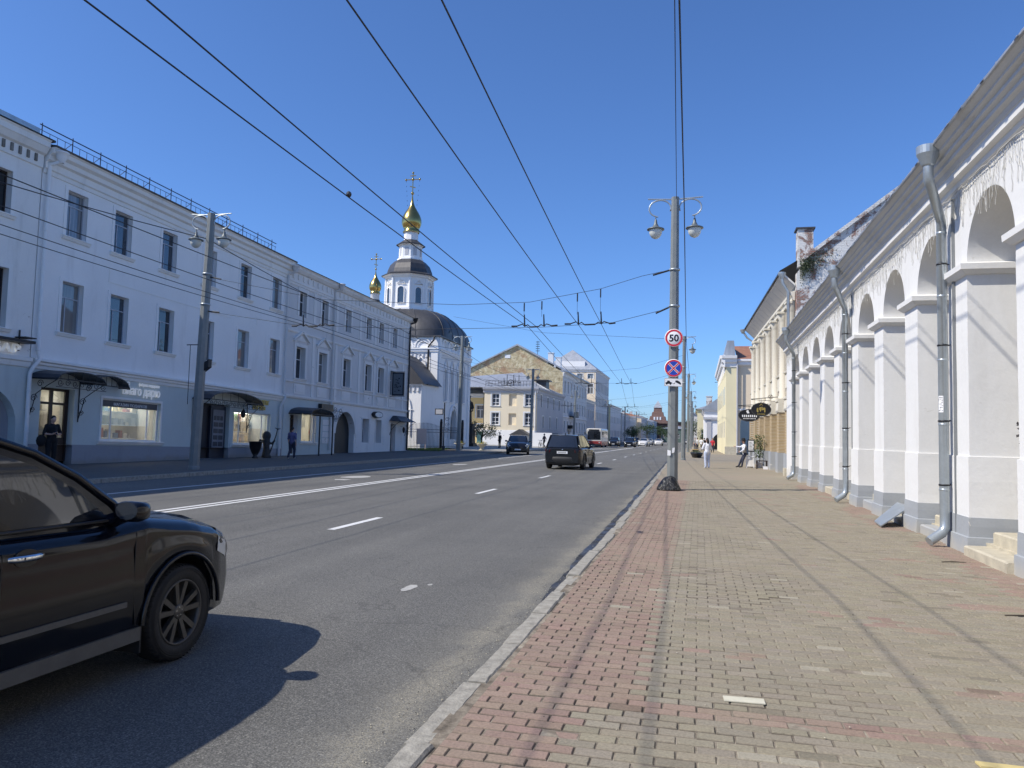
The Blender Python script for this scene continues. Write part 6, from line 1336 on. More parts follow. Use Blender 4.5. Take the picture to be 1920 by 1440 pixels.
def sagline(p, q, sag, n=14):
    p, q = Vector(p), Vector(q); return [p.lerp(q, i / n) - Vector((0, 0, sag * 4 * (i / n) * (1 - i / n))) for i in range(n + 1)]
def polywire(name, label, nodes, r, sag=.08, cat='cable', group=None, n=10):
    b = MB(); pts = []
    for i in range(len(nodes) - 1): s_ = sagline(nodes[i], nodes[i + 1], sag, n); pts += s_ if i == 0 else s_[1:]
    b.tube(pts, r, 6); return tag(b.build(name, wire_black), label, cat, group)
ZW = 5.16
W = {'rightmost trolley wire over the near lane': [(-1.45, -11, ZW), (-2.1, 5.8, ZW), (-3.06, 24.5, ZW), (-5.0, 59, 5.6), (-7.4, 92, 5.1), (-8.6, 126, 5.3), (-9.5, 200, 5.2)],
     'second trolley wire from the right over the near lane': [(-2.5, -11, ZW), (-2.88, 5.65, ZW), (-3.8, 24.4, ZW), (-5.7, 58.5, 5.6), (-8.2, 92, 5.1), (-9.4, 126, 5.3), (-10.2, 200, 5.2)],
     'third trolley wire from the right, over the lane dashes': [(-4.2, -11, ZW), (-4.55, 5.3, ZW), (-5.26, 24.9, ZW), (-8.0, 58.5, 5.5), (-10.2, 92, 5.1), (-11, 126, 5.3), (-11.6, 200, 5.2)],
     'fourth trolley wire from the right, with the bird': [(-4.9, -11, ZW), (-5.08, 5.2, ZW), (-5.55, 24.9, ZW), (-8.8, 58.5, 5.5), (-10.9, 92, 5.1), (-11.7, 126, 5.3), (-12.3, 200, 5.2)]}
for lab, nd in W.items(): polywire('trolley_wire', lab, nd, .009, .05, 'wire', 'overhead trolley wires')
WL = {'upper trolley wire crossing the blue house front': [(-9.6, -14, 5.15), (-9.82, 9.0, 5.15), (-10.0, 24.6, 5.1), (-14.0, 58, 5.2), (-15, 92, 5.1)], 'second trolley wire crossing the blue house front': [(-10.8, -14, 5.15), (-11.25, 10.4, 5.15), (-11.6, 24.6, 5.1), (-14.9, 58, 5.2), (-15.8, 92, 5.1)],
      'lower paired trolley wire on the far lane, right': [(-12.3, -14, 5.2), (-12.5, 11.3, 5.2), (-12.95, 24.6, 5.2), (-14.4, 58, 5.15), (-15.3, 92, 5.1)], 'lower paired trolley wire on the far lane, left': [(-12.9, -14, 5.2), (-13.1, 11.3, 5.2), (-13.7, 24.6, 5.3), (-15.3, 58, 5.15), (-16.2, 92, 5.1)]}
for lab, nd in WL.items(): polywire('trolley_wire', lab, nd, .0085, .05, 'wire', 'overhead trolley wires')
polywire('service_cable', 'thick dark cable running overhead to the top of the right lamp post', [(.12, -30, 9.1), (-.50, 24.36, 8.85), (-.95, 58.2, 8.8), (-1.05, 92, 8.8), (-1.1, 126, 8.8), (-1.15, 160, 8.8)], .017, .35, n=24)
polywire('service_cable', 'thin grey cable running overhead to the right lamp post top', [(.60, -30, 9.1), (-.74, 24.3, 9.1)], .009, .1, n=16)
polywire('service_cable', 'thin cable from the near left lamp post along the blue house', [(-19.2, -12, 8.7), (-18.05, 25, 8.65), (-20.2, 64, 8.9), (-19.2, 88.5, 8.6)], .015, .9, n=20)
# cross spans with hangers
insul = plain('hanger_metal', (.015, .017, .022), .5, .2)
def hanger(label, xa, xb, y, z):
    b = MB(); b.tube([(xa - .45, y, z + .03), (xa - .25, y, z + .03)], .03, 6); b.tube([(xa - .25, y, z + .04), (xa - .08, y, z + .1), (xa, y, z + .02), (xa + .1, y, z + .08), (xa + .2, y, z - .0), (xb - .2, y, z + .01), (xb - .1, y, z + .08), (xb, y, z + .02), (xb + .08, y, z + .1), (xb + .25, y, z + .04)], .02, 6); b.tube([(xa + .2, y, z), (xb - .2, y, z + .01)], .028, 6); b.tube([(xb + .25, y, z + .03), (xb + .45, y, z + .05)], .03, 6)
    for x in (xa, xb): b.tube([(x, y, z + .02), (x - .02, y, z + .42)], [.03, .02], 6)
    tag(b.build('wire_hanger', insul), label, 'wire hanger', 'trolley wire hangers')
def span(label, p, q, mids, r=.008):
    b = MB(); pts = [p] + mids + [q]; b.tube(pts, r, 5); tag(b.build('span_wire', wire_black), label, 'wire', 'span wires across the street')
yk = 24.4
hanger('wire hanger over the near lane, closest to the signs', -3.8, -3.06, yk, ZW); hanger('wire hanger left of the one closest to the signs', -5.55 - .12, -5.26 + .25, yk + .4, ZW); hanger('wire hanger in front of the ornate grey house, nearer', -13.7, -12.95, yk + .2, 5.22)
span('lower span wire between the two nearest lamp posts', (-.9, yk, 5.69), (-18.0, 25, 5.9), [(-1.15, yk, 5.6), (-2.7, yk, 5.22), (-4.1, yk, 5.14), (-5.0, yk + .3, 5.14), (-6.0, yk + .4, 5.14), (-9.5, yk + .4, 5.12), (-12.6, yk + .3, 5.25), (-14.1, yk + .2, 5.3)])
span('upper span wire between the two nearest lamp posts', (-.9, yk, 6.88), (-18.0, 25, 7.2), [(-1.8, yk, 6.7), (-3.1, yk, 6.32), (-5.5, yk + .3, 5.98), (-8, yk + .4, 5.95), (-13, yk + .3, 6.2)])
for (x, zt, zb, y_, lab) in ((-3.1, 6.32, 5.5, yk, 'rightmost of the four dropper wires at the near span'), (-3.85, 6.2, 5.5, yk, 'second dropper wire from the right at the near span'), (-5.1, 6.02, 5.5, yk + .4, 'third dropper wire from the right at the near span'), (-5.7, 5.97, 5.5, yk + .4, 'leftmost of the four dropper wires at the near span')):
    b = MB(); b.tube([(x, y_, zt), (x, y_, zb)], .005, 4); b.tube([(x, y_, zt), (x, y_, zt - .28)], .022, 6); tag(b.build('dropper', wire_black), lab, 'wire', 'dropper wires at the near span')
b = MB(); b.tube([(-.95, yk, 5.68), (-1.35, yk, 5.5)], .03, 6); b.tube([(-.95, yk, 6.86), (-1.45, yk, 6.72)], .03, 6); b.tube([(-17.9, 25, 5.9), (-17.4, 25, 5.85)], .03, 6); b.tube([(-17.9, 25, 7.2), (-17.4, 25, 7.1)], .03, 6); tag(b.build('strain_insulators', insul), 'dark strain insulators beside the lamp posts on the near span', 'insulator')
for k, (y_, xr, xl, z, xs) in enumerate(((58.4, -1.1, -20.2, 5.6, ((-5.7, -5.0), (-8.8, -8.0), (-14.9, -14.0))), (92, -1.2, -19.3, 5.15, ((-8.2, -7.4), (-10.9, -10.2), (-15.8, -15))), (126, -1.25, -19.8, 5.3, ((-9.4, -8.6), (-11.7, -11))))):
    for j, (a, c) in enumerate(xs): hanger('trolley wire hanger on the %s span, %s' % (('second', 'third', 'fourth')[k], ('right pair', 'middle pair', 'left pair')[j]), a, c, y_, z)
    span('lower span wire at the %s pair of lamp posts' % (('second', 'third', 'fourth')[k]), (xr, y_, z + 1.0), (xl, y_, z + .9), [(xs[0][1] + .6, y_, z + .06), (xs[0][0] - .4, y_, z + .04), (xs[1][0] - .5, y_, z + .04), (xs[-1][0] - .6, y_, z + .1)])
    span('upper span wire at the %s pair of lamp posts' % (('second', 'third', 'fourth')[k]), (xr, y_, z + 2.2), (xl, y_, z + 2.0), [(xs[0][1] + .6, y_, z + 1.2), (xs[1][0], y_, z + .8), (-15, y_, z + 1.2)])
span('high thin wire from the church to the right lamp post', (-26, 79, 14.2), (-1.1, 58, 8.9), [(-14, 69, 11)], .012)
# bird on the wire
b = MB(); b.ball((0, 0, .06), .042, .08, .045, 12); b.ball((0, .07, .10), .028, .03, .028, 10); b.tube([(0, -.06, .05), (0, -.17, .01)], [.028, .012], 6); b.tube([(0, .09, .1), (0, .13, .095)], [.01, .003], 5)
me = fuse(b, 'pigeon', .008, 1); me.materials.append(plain('bird_feathers', (.03, .035, .045), .7)); o = link('pigeon', me); o.location = (-5.205, 10.55, ZW - .055); o.rotation_euler.z = .4; tag(o, 'small dark bird perched on the fourth trolley wire', 'bird')
# ================================================================== vehicles
def wheel(parent, x, y, r=.345, w_=.22, out=1, detail=True):
    """axis along x, outer face towards out"""
    wh_ = bpy.data.objects.new('wheel', None); C.objects.link(wh_); wh_.parent = parent; wh_.location = (x, y, r)
    b = MB(); h = w_ / 2; b.lathe([(r * .66, -h * .85), (r * .78, -h), (r * .93, -h * .95), (r * .985, -h * .75), (r, -h * .45), (r, h * .45), (r * .985, h * .75), (r * .93, h * .95), (r * .78, h), (r * .69, h * .88), (r * .66, h * .8)], (0, 0, 0), 48 if detail else 24, 0, True, 'x')
    if detail:
        for rr in (.86, .90): b.lathe([(r * rr, out * h * 1.0), (r * rr + .004, out * (h + .004)), (r * rr + .008, out * h * .995)], (0, 0, 0), 48, 0, True, 'x')
        for i in range(60):
            an = 2 * pi * i / 60; c, s = cos(an), sin(an); 
            for sx in (-.55, .55): b.tube([(h * sx, c * (r - .001), s * (r - .001)), (h * sx * 1.6, c * (r * .975), s * (r * .975))], .005, 4, 0, False)
    b.build('tyre', rubber, wh_)
    rm = MB(); R = r * .68; o = out; rm.lathe([(R, o * h * .85), (R * .985, o * h * .93), (R * .94, o * h * .9), (R * .92, o * h * .6), (R * .9, -o * h * .6)], (0, 0, 0), 40, 0, True, 'x')
    for i in range(5):
        for dl in (-.2, .2):
            an = 2 * pi * i / 5 + dl + .3; c, s = cos(an), sin(an); t = Vector((0, -s, c)); rad = Vector((0, c, s)); an2 = 2 * pi * i / 5 + dl * 1.25 + .3; rad2 = Vector((0, cos(an2), sin(an2))); a0 = rad * R * .16 + Vector((o * h * .72, 0, 0)); a1 = rad2 * R * .95 + Vector((o * h * .84, 0, 0)); wdt0, wdt1 = .016, .02; dn = Vector((-o * .035, 0, 0))
            rm.hexa([a0 - t * wdt0 + dn, a0 + t * wdt0 + dn, a1 + t * wdt1 + dn, a1 - t * wdt1 + dn, a0 - t * wdt0, a0 + t * wdt0, a1 + t * wdt1, a1 - t * wdt1])
    rm.lathe([(R * .23, o * h * .5), (R * .23, o * h * .74), (R * .19, o * h * .78), (0, o * h * .78)], (0, 0, 0), 20, 0, True, 'x'); rim = rm.build('rim', rim_m, wh_)
    k = MB(); k.lathe([(R * .93, -o * h * .1), (0, -o * h * .12)], (0, 0, 0), 24, 0, False, 'x'); k.lathe([(R * .6, -o * h * .02), (R * .6, o * h * .05), (R * .2, o * h * .06)], (0, 0, 0), 24, 0, False, 'x'); k.build('brake', dark_iron, wh_)
    k = MB()
    for i in range(5): an = 2 * pi * i / 5 + .3; k.ball((o * h * .7, R * .13 * cos(an), R * .13 * sin(an)), .011, n=6)
    k.build('lug_nuts', chrome, wh_); return wh_
def lerp_tab(tab, x):
    if x <= tab[0][0]: return tab[0][1]
    for (a, va), (b_, vb) in zip(tab, tab[1:]):
        if x <= b_: t = (x - a) / (b_ - a); t = t * t * (3 - 2 * t) if False else t; return va + (vb - va) * t
    return tab[-1][1]
def make_car(name, label, loc, rz, paint, L=4.56, Wd=1.78, H=1.68, wb=2.62, wr=.345, belt=1.06, hood=1.03, scoop=False, trim_strip=True, detail=True, cat='car', rails=True, group=None, sedan=False):
    t = thing(name, label, cat, loc, rz, group); hf = L / 2; fa, ra = wb / 2 + .02, -wb / 2 + .02; hw = Wd / 2
    ys = []; y = -hf
    step = .035 if detail else .09
    while y < hf: ys.append(y); y += step
    ys.append(hf)
    wtab = [(-hf, hw * .84), (-hf + .12, hw * .93), (-hf + .45, hw * .985), (-.8, hw), (.9, hw), (hf - .75, hw * .985), (hf - .42, hw * .93), (hf - .2, hw * .84), (hf - .07, hw * .72), (hf, hw * .60)]
    btab = [(-hf, belt - .12), (-hf + .1, belt), (-.5, belt - .01), (.55, belt - .03), (.95, hood + .035), (hf - .85, hood - .03), (hf - .5, hood - .10), (hf - .25, hood - .19), (hf - .1, hood - .30), (hf, hood - .42)]
    ctab = [(-hf, belt - .06), (-hf + .1, belt + .03), (.6, belt + .03), (.95, hood + .10), (hf - .85, hood + .04), (hf - .5, hood - .02), (hf - .25, hood - .11), (hf - .1, hood - .24), (hf, hood - .40)]
    ltab = [(-hf, .36), (-hf + .25, .27), (-1.2, .27), (1.2, .27), (hf - .25, .25), (hf, .32)]
    AR_ = wr + .065
    def low(y):
        z = lerp_tab(ltab, y)
        for ay in (fa, ra):
            d = abs(y - ay)
            if d < AR_: z = max(z, wr + sqrt(AR_ * AR_ - d * d))
        return z
    for ay in (fa, ra):
        for k in range(1, 12): ys += [ay + AR_ * cos(pi * k / 12)]
        ys += [ay - AR_ - .002, ay + AR_ + .002, ay - AR_ + .004, ay + AR_ - .004]
    ys = sorted(set(round(v, 4) for v in ys)); ys = [v for v in ys if -hf <= v <= hf]
    rg = []
    for y in ys:
        w_ = lerp_tab(wtab, y); zb = lerp_tab(btab, y); zc = lerp_tab(ctab, y); zl = low(y); fl = 0
        for ay in (fa, ra):
            d = abs(y - ay)
            if d < AR_ + .12: fl = max(fl, 1 - max(0, d - AR_ * .6) / (AR_ * .4 + .12))
        half = []; zsh = zb - .075
        prof = [(0, -.025), (.12, -.012), (.3, .0), (.5, .006), (.7, .0), (.85, -.006), (.94, .004), (1.0, 0)]
        for (q, dx) in prof:
            z = zl + (zsh - zl) * q; half.append((w_ + dx + fl * .022 * (1 - q) ** .7 * (1 if z < .95 else 0), z))
        half += [(w_ - .018, zb - .045), (w_ - .05, zb - .02), (w_ - .10, zb), (w_ * .62, zb + (zc - zb) * .72), (w_ * .3, zb + (zc - zb) * .95), (0, zc)]
        rg.append([(x, y, z) for x, z in half] + [(-x, y, z) for x, z in half[-2::-1]])
    b = MB(); b.rings(rg, 0, True, False)
    for r_ in (rg[0], rg[-1]):
        n = len(r_); m_ = n // 2
        for i in range(m_): b.poly([r_[i], r_[i + 1], r_[n - 2 - i], r_[n - 1 - i]])
    body = b.build('body', paint, t)
    # inner wheel wells and floor
    b = MB()
    for ay in (fa, ra):
        for s in (-1, 1):
            b.rings([[(s * (hw - .03), ay + (AR_ + .015) * cos(pi * k / 12), wr + (AR_ + .015) * sin(pi * k / 12)), ] + [(s * (hw - .4), ay + (AR_ + .015) * cos(pi * k / 12), wr + (AR_ + .015) * sin(pi * k / 12))] for k in range(13)], 0, True, False)
            b.poly([(s * (hw - .4), ay + (AR_ + .015) * cos(pi * k / 12), wr + (AR_ + .015) * sin(pi * k / 12)) for k in range(13)])
    b.box(-hw * .58, -hf + .2, .20, hw * .58, hf - .2, .30); b.build('underbody', black_plastic, t)
    for ay in (fa, ra):
        for s in (-1, 1):
            k = MB(); k.tube([(s * (hw + .012), ay + (AR_ + .012) * cos(pi * q / 20), wr + (AR_ + .012) * sin(pi * q / 20)) for q in range(21)], .017, 6); k.build('wheel_arch_lip', paint, t)
            wheel(t, s * (hw - .10), ay, wr, .22, s, detail)
    # glasshouse
    zr = H - .05; k0, k1 = .86, (-hf + .1 if not sedan else -hf + .75); r0_, r1_ = -.12, (-hf + .42 if not sedan else -.95); xb, xr = hw - .105, hw - .27
    def sx(z): return xb + (xr - xb) * max(0, (z - belt)) / (zr - belt)
    b = MB(); top = []
    for i in range(13):
        tt = i / 12; y = r0_ + (r1_ - r0_) * tt; zz = zr + .05 * sin(pi * (.12 + .8 * tt)); row = []
        for j in range(9): q = -1 + j / 4; row.append((xr * q, y, zz - .03 * q * q))
        top.append(row)
    b.rings(top, 0, True, False)
    for s in (-1, 1):                                              # side panel with pillars, flat outline
        q = [(k0 + .02, belt - .05), (k0 - .12, belt + .11), (k0 - .38, belt + .3), (k0 - .68, belt + .455), (r0_, top[0][0][2])] + [(r0_ + (r1_ - r0_) * i / 12, top[i][0][2]) for i in range(1, 12)] + [(r1_, top[12][0][2]), (k1, belt - .05)]
        pts = [(s * sx(z), y, z) for y, z in q]; c_ = (s * sx(belt), (r0_ + r1_) / 2, belt - .05)
        for i in range(len(pts) - 1): b.poly([c_, pts[i], pts[i + 1]])
        b.tube([(s * (sx(z) + .0), y, z) for y, z in q], .03, 6)
    b.poly([(sx(belt), k1, belt - .05), (-sx(belt), k1, belt - .05), (-top[12][8][0] * -1, r1_, top[12][8][2]), (top[12][8][0] * -1, r1_, top[12][8][2])])
    cab = b.build('cabin', paint, t)
    b = MB(); zt = top[0][4][2]; rows = []
    for i in range(7):
        tt = i / 6; y = k0 + .05 + (r0_ + .03 - k0 - .05) * tt; zc = hood + .09 + (zt - hood - .11) * (tt * 1.28 - .28 * tt * tt); row = []
        for j in range(9): q = -1 + j / 4; xx = (xb - .02) * (1 - tt) + (xr - .04) * tt; row.append((xx * q, y - .10 * q * q * (1 - tt * .5) + .02, zc - .04 * q * q + .012))
        rows.append(row)
    b.rings(rows, 0, True, False); b.build('windscreen', dark_glass, t)
    b = MB(); rows = []
    for i in range(5):
        tt = i / 4; y = k1 - .012 + (r1_ + .0 - k1) * tt * .93; zc = belt + .02 + (top[12][4][2] - belt - .06) * tt; xx = (xb - .09) * (1 - tt) + (xr - .08) * tt; rows.append([(xx * q, y - .035 + .03 * q * q, zc) for q in (-1, -.5, 0, .5, 1)])
    b.rings(rows, 0, True, False); b.build('rear_window', dark_glass, t)
    fin = r1_ + .28
    wins = [[(k0 - .17, belt + .025), (k0 - .42, belt + .23), (k0 - .7, belt + .385), (r0_ - .05, zr - .07), (-.19, zr - .055), (-.19, belt + .03)], [(-.27, belt + .03), (-.27, zr - .03), (-1.08, zr - .035), (-1.25, belt + .04)], [(-1.33, belt + .045), (-1.16, zr - .04), (r1_ + .12, zr - .08), (k1 + .28, belt + .08)]]
    if sedan: wins = wins[:1] + [[(-.43, belt + .03), (-.43, zr - .03), (-.9, zr - .06), (-1.2, belt + .05)]]
    for s in (-1, 1):
        for q in wins:
            b = MB(); b.poly([(s * (sx(z) + .008), y, z) for y, z in (q if s > 0 else q[::-1])]); b.build('side_window', dark_glass, t)
        b = MB(); b.tube([(s * (sx(belt) + .02), k0 - .1, belt + .012), (s * (sx(belt) + .02), k1 + .3, belt + .03)], .011, 5); b.build('window_trim', black_plastic, t)
        m = MB(); yb = k0 - .18; m.tube([(s * (hw - .13), yb, belt + .0), (s * (hw + .03), yb + .03, belt + .06)], .042, 8); rgm = []
        for i, (dy, k) in enumerate(((-.075, .55), (-.07, .9), (-.02, 1.0), (.05, .86), (.10, .5))): rgm.append([(s * (hw + .065 + .105 * k * math.copysign(abs(cos(2 * pi * j / 16)) ** .55, cos(2 * pi * j / 16))), yb + .02 + dy, belt + .075 + .068 * k * math.copysign(abs(sin(2 * pi * j / 16)) ** .55, sin(2 * pi * j / 16))) for j in range(16)])
        m.rings(rgm, 0, True, True, True); mi = m.build('mirror', paint, t); g_ = MB(); g_.poly([(s * (hw + .075 + .085 * cos(2 * pi * j / 12)), yb - .058, belt + .085 + .058 * sin(2 * pi * j / 12)) for j in range(12)]); g_.build('mirror_glass', win_glass, mi)
        for yy in (-.245, -1.25 if not sedan else -1.2):
            h_ = MB(); h_.box(min(s * (hw - .005), s * (hw + .035)), yy + .06 + .23, belt - .135, max(s * (hw - .005), s * (hw + .035)), yy + .06 + .245 - .25, belt - .095) if False else h_.rings([[(s * (hw + dx_ + .014 * cos(2 * pi * j / 10)), yy + .07 + .24 * i / 8, belt - .119 + .019 * sc_ * sin(2 * pi * j / 10)) for j in range(10)] for i, (dx_, sc_) in enumerate(((-.008, .7), (.012, .95), (.022, 1), (.026, 1), (.027, 1), (.026, 1), (.022, 1), (.012, .95), (-.008, .7)))], 0, True, True, True); hd_ = h_.build('door_handle', chrome if detail else paint, t)
            if detail: q_ = MB(); q_.prism([(s * (hw - .004), yy + .19 + .085 * cos(2 * pi * j / 16), belt - .12 + .05 * sin(2 * pi * j / 16)) for j in range(16)], (s * .012, 0, 0)); q_.build('handle_cup', sign_black, hd_); q_ = MB(); q_.ball((s * (hw + .034), yy + .15, belt - .118), .006, .009, .009, 8); q_.build('lock', sign_black, hd_)
        sm = MB()                                                   # shut lines
        for yy in (.82, -.21): sm.tube([(s * (lerp_tab(wtab, yy) + .001), yy + (.03 if z < .5 and yy > 0 else 0), z) for z in (.36, .55, .75, .9, belt - .08)], .0055, 4)
        sm.tube([(s * (hw + .001), -1.0 + .0, .85), (s * (hw + .001), -1.12, belt - .08)], .0055, 4); sm.build('door_seams', sign_black, t)
        if trim_strip:
            q = MB(); q.box(min(s * (hw - .01), s * (hw + .016)), ra + AR_ + .1, .50, max(s * (hw - .01), s * (hw + .016)), fa - AR_ - .17, .535); q.build('side_moulding', grey_plastic, t); q = MB(); q.box(min(s * (hw - .04), s * (hw + .008)), ra + AR_ + .02, .25, max(s * (hw - .04), s * (hw + .008)), fa - AR_ - .02, .34); q.build('sill', grey_plastic, t)
        fl_ = MB(); fl_.box(min(s * (hw - .2), s * (hw - .0)), fa - AR_ - .015, .16, max(s * (hw - .2), s * (hw - .0)), fa - AR_ + .0, .42); fl_.build('mud_flap', rubber, t)
        # lamps
        hl = MB(); rows = []
        for (y, zf) in ((hf - .47, hood - .145), (hf - .3, hood - .2), (hf - .14, hood - .30)):
            w_ = lerp_tab(wtab, y); zb = lerp_tab(btab, y); rows.append([(s * (w_ + .004), y, zb - .20), (s * (w_ + .008), y, zb - .09), (s * (w_ - .03), y + .006, zb - .022), (s * (w_ - .14), y + .012, zb + .008)])
        hl.rings(rows, 0, True, False); hl.build('headlight', headlamp, t)
        tl = MB(); tl.hexa([(s * hw * .66, -hf - .012, belt - .26), (s * hw * .90, -hf + .05, belt - .24), (s * hw * .95, -hf + .22, belt - .1), (s * hw * .66, -hf - .012, belt - .2), (s * hw * .62, -hf - .012, belt - .12), (s * hw * .90, -hf + .05, belt - .1), (s * hw * .97, -hf + .24, belt - .06), (s * hw * .62, -hf - .012, belt - .08)]); tl.build('tail_light', tail_red, t)
        if rails: q = MB(); q.tube([(s * (xr - .03), r0_ - .25, zr + .04), (s * (xr - .03), r0_ - .32, zr + .075), (s * (xr - .03), r1_ + .3, zr + .07), (s * (xr - .03), r1_ + .2, zr + .03)], .016, 6); q.build('roof_rail', black_plastic, t)
    b = MB(); rows = []                                             # front bumper bulge and grille
    for (z, dy, wk) in ((.20, -.12, .9), (.25, -.02, .96), (.32, .03, .99), (.42, .05, 1.0), (.52, .045, 1.0), (.60, .02, .99), (.66, -.03, .97), (.70, -.1, .95)):
        row = []
        for j in range(13): q = -1 + j / 6; w_ = hw * .97 * wk; row.append((w_ * q, hf + dy - .05 - .58 * abs(q) ** 2.6, z))
        rows.append(row)
    b.rings(rows, 0, True, False); b.build('front_bumper', paint, t)
    b = MB(); b.box(-.42, hf - .06, .58, .42, hf + .012, hood - .36); b.build('grille', black_plastic, t)
    b = MB(); b.box(-.26, hf - .0, .40, .26, hf + .006, .51); b.build('front_plate', sign_white, t)
    b = MB(); rows = []
    for (z, dy, wk) in ((.26, .05, .9), (.34, .0, .97), (.5, -.04, 1.0), (.62, -.03, .99), (.66, .02, .97)): rows.append([(hw * .93 * wk * (-1 + j / 6), -hf + dy + .25 * abs(-1 + j / 6) ** 3.5, z) for j in range(13)])
    b.rings(rows, 0, True, False); b.build('rear_bumper', black_plastic, t)
    b = MB(); b.box(-.27, -hf - .025, belt - .30, .27, -hf - .012, belt - .18); pl = b.build('rear_plate', sign_white, t); b = MB()
    for i in range(8): b.box(-.22 + i * .055, -hf - .027, belt - .275, -.19 + i * .055, -hf - .0255, belt - .205)
    b.build('plate_print', grey_plastic, pl)
    b = MB(); b.ball((0, -hf - .01, belt - .1), .035, .012, .035, 10); b.build('badge', chrome, t); b = MB(); b.box(-hw * .6, -hf - .014, belt - .07, hw * .6, -hf - .004, belt - .055); b.build('tailgate_trim', black_plastic, t)
    b = MB(); b.tube([(0, r1_ + .35, zr + .04), (0, r1_ + .22, zr + .12)], [.03, .01], 6); b.build('roof_fin', paint, t)
    if scoop:
        b = MB(); rows = []
        for i in range(8): y = 1.02 + .52 * i / 7; zc = lerp_tab(ctab, y); hgt = .075 * sin(pi * min(1, (i + 1.2) / 8)) ** .6; rows.append([(.30 * q * (1 - .02 * i), y, zc - .012 + hgt * max(0, 1 - abs(q) ** 3)) for q in (-1, -.85, -.6, -.3, 0, .3, .6, .85, 1)])
        b.rings(rows, 0, True, False); b.build('bonnet_scoop', paint, t)
    return t
make_car('suv', 'large black off-roader in the near lane, cut by the left edge', (-4.56, 3.665, -.12), 0, car_black, H=1.67, scoop=True)
make_car('suv', 'black off-roader seen from behind driving away in the next lane', (-6.55, 40.4, -.12), -.03, car_dark, L=4.7, Wd=1.94, H=1.77, belt=1.1, wb=2.7, wr=.38, detail=False, trim_strip=False)
make_car('suv', 'dark off-roader facing us beside the far kerb, before the cream house', (-15.2, 65.0, -.12), pi + .22, car_dark, L=4.75, Wd=1.92, H=1.66, wb=2.8, wr=.37, detail=False, trim_strip=False, rails=False)
make_car('car', 'dark car facing us behind the red and white bus', (-14.6, 138, -.12), pi, car_dark, detail=False, trim_strip=False)
make_car('car', 'dark car facing us with lit front, nearest after the bus', (-11.3, 132, -.12), pi, car_dark, detail=False, trim_strip=False)
make_car('car', 'small white hatchback half behind the dark facing car', (-10.2, 150, -.12), pi - .1, car_white, L=4.2, H=1.52, detail=False, trim_strip=False)
make_car('car', 'silver-grey car far ahead in the oncoming lane', (-11.0, 178, -.12), pi, car_silver, H=1.5, detail=False, trim_strip=False, sedan=True)
make_car('car', 'small white car far ahead beside the near lane', (-8.7, 176, -.12), pi, car_white, L=4.2, H=1.5, detail=False, trim_strip=False, sedan=True)
make_car('car', 'tiny pale car at the far end of the road', (-7.0, 205, -.12), pi, car_silver, H=1.5, detail=False, trim_strip=False, sedan=True)
make_car('car', 'dark parked car far along the left kerb', (-15.0, 190, -.12), pi, car_dark, detail=False, trim_strip=False, rails=False)
make_car('car', 'white parked car far right near the kerb', (-3.2, 214, -.12), 0, car_white, H=1.5, detail=False, trim_strip=False, sedan=True)
# bus
bus = thing('bus', 'white and red bus standing at the far left kerb', 'bus', (-15.9, 120, -.12), pi); bw, bl, bh = 1.2, 8.5, 2.95
bus_white = paint_car('bus_white', (.62, .6, .55), .25, .25); bus_red = paint_car('bus_red', (.28, .04, .04), .25, .3)
def rsec(y, w_, z0, z1, r): return [(w_, y, z0), (w_, y, z1 - r), (w_ - r * .3, y, z1 - r * .3), (w_ - r, y, z1), (-w_ + r, y, z1), (-w_ + r * .3, y, z1 - r * .3), (-w_, y, z1 - r), (-w_, y, z0)]
b = MB(); b.rings([rsec(0, bw - .08, .98, bh - .12, .2), rsec(-.12, bw, .98, bh, .25), rsec(-bl + .1, bw, .98, bh, .25), rsec(-bl, bw - .1, .98, bh - .1, .2)], 0, False, True, True); b.build('body', bus_white, bus)
b = MB(); b.rings([rsec(.03, bw - .05, .35, .98, .02), rsec(-.15, bw + .005, .3, .982, .02), rsec(-bl + .1, bw + .005, .3, .982, .02), rsec(-bl - .02, bw - .06, .35, .98, .02)], 0, False, True, True); b.build('lower_body', bus_red, bus)
b = MB(); b.hexa([(-1.02, .02, 1.2), (1.02, .02, 1.2), (1.02, .035, 1.2), (-1.02, .035, 1.2), (-1.0, .01, 2.5), (1.0, .01, 2.5), (1.0, .03, 2.5), (-1.0, .03, 2.5)]); b.build('windscreen', dark_glass, bus); b = MB(); b.box(-.8, .0, 2.52, .8, .03, 2.8); b.build('destination_board', sign_black, bus)
for s in (-1, 1):
    for i in range(6): b = MB(); y = -.5 - i * 1.3; b.box(min(s * bw, s * (bw + .012)), y - 1.15, 1.55, max(s * bw, s * (bw + .012)), y, 2.45); b.build('side_window', dark_glass, bus)
    for y in (-1.7, -6.5): wheel(bus, s * (bw - .14), y, .45, .28, s, False)
    b = MB(); b.ball((s * .85, .03, .75), .13, .04, .1, 12); b.build('headlight', headlamp, bus); b = MB(); b.tube([(s * 1.15, -.05, 2.4), (s * 1.4, .15, 2.3)], .02, 5); b.box(s * 1.4 - .08, .12, 1.95, s * 1.4 + .08, .18, 2.35); b.build('mirror', black_plastic, bus)
b = MB(); b.box(-1.1, .02, .32, 1.1, .1, .55); b.build('bumper', black_plastic, bus)
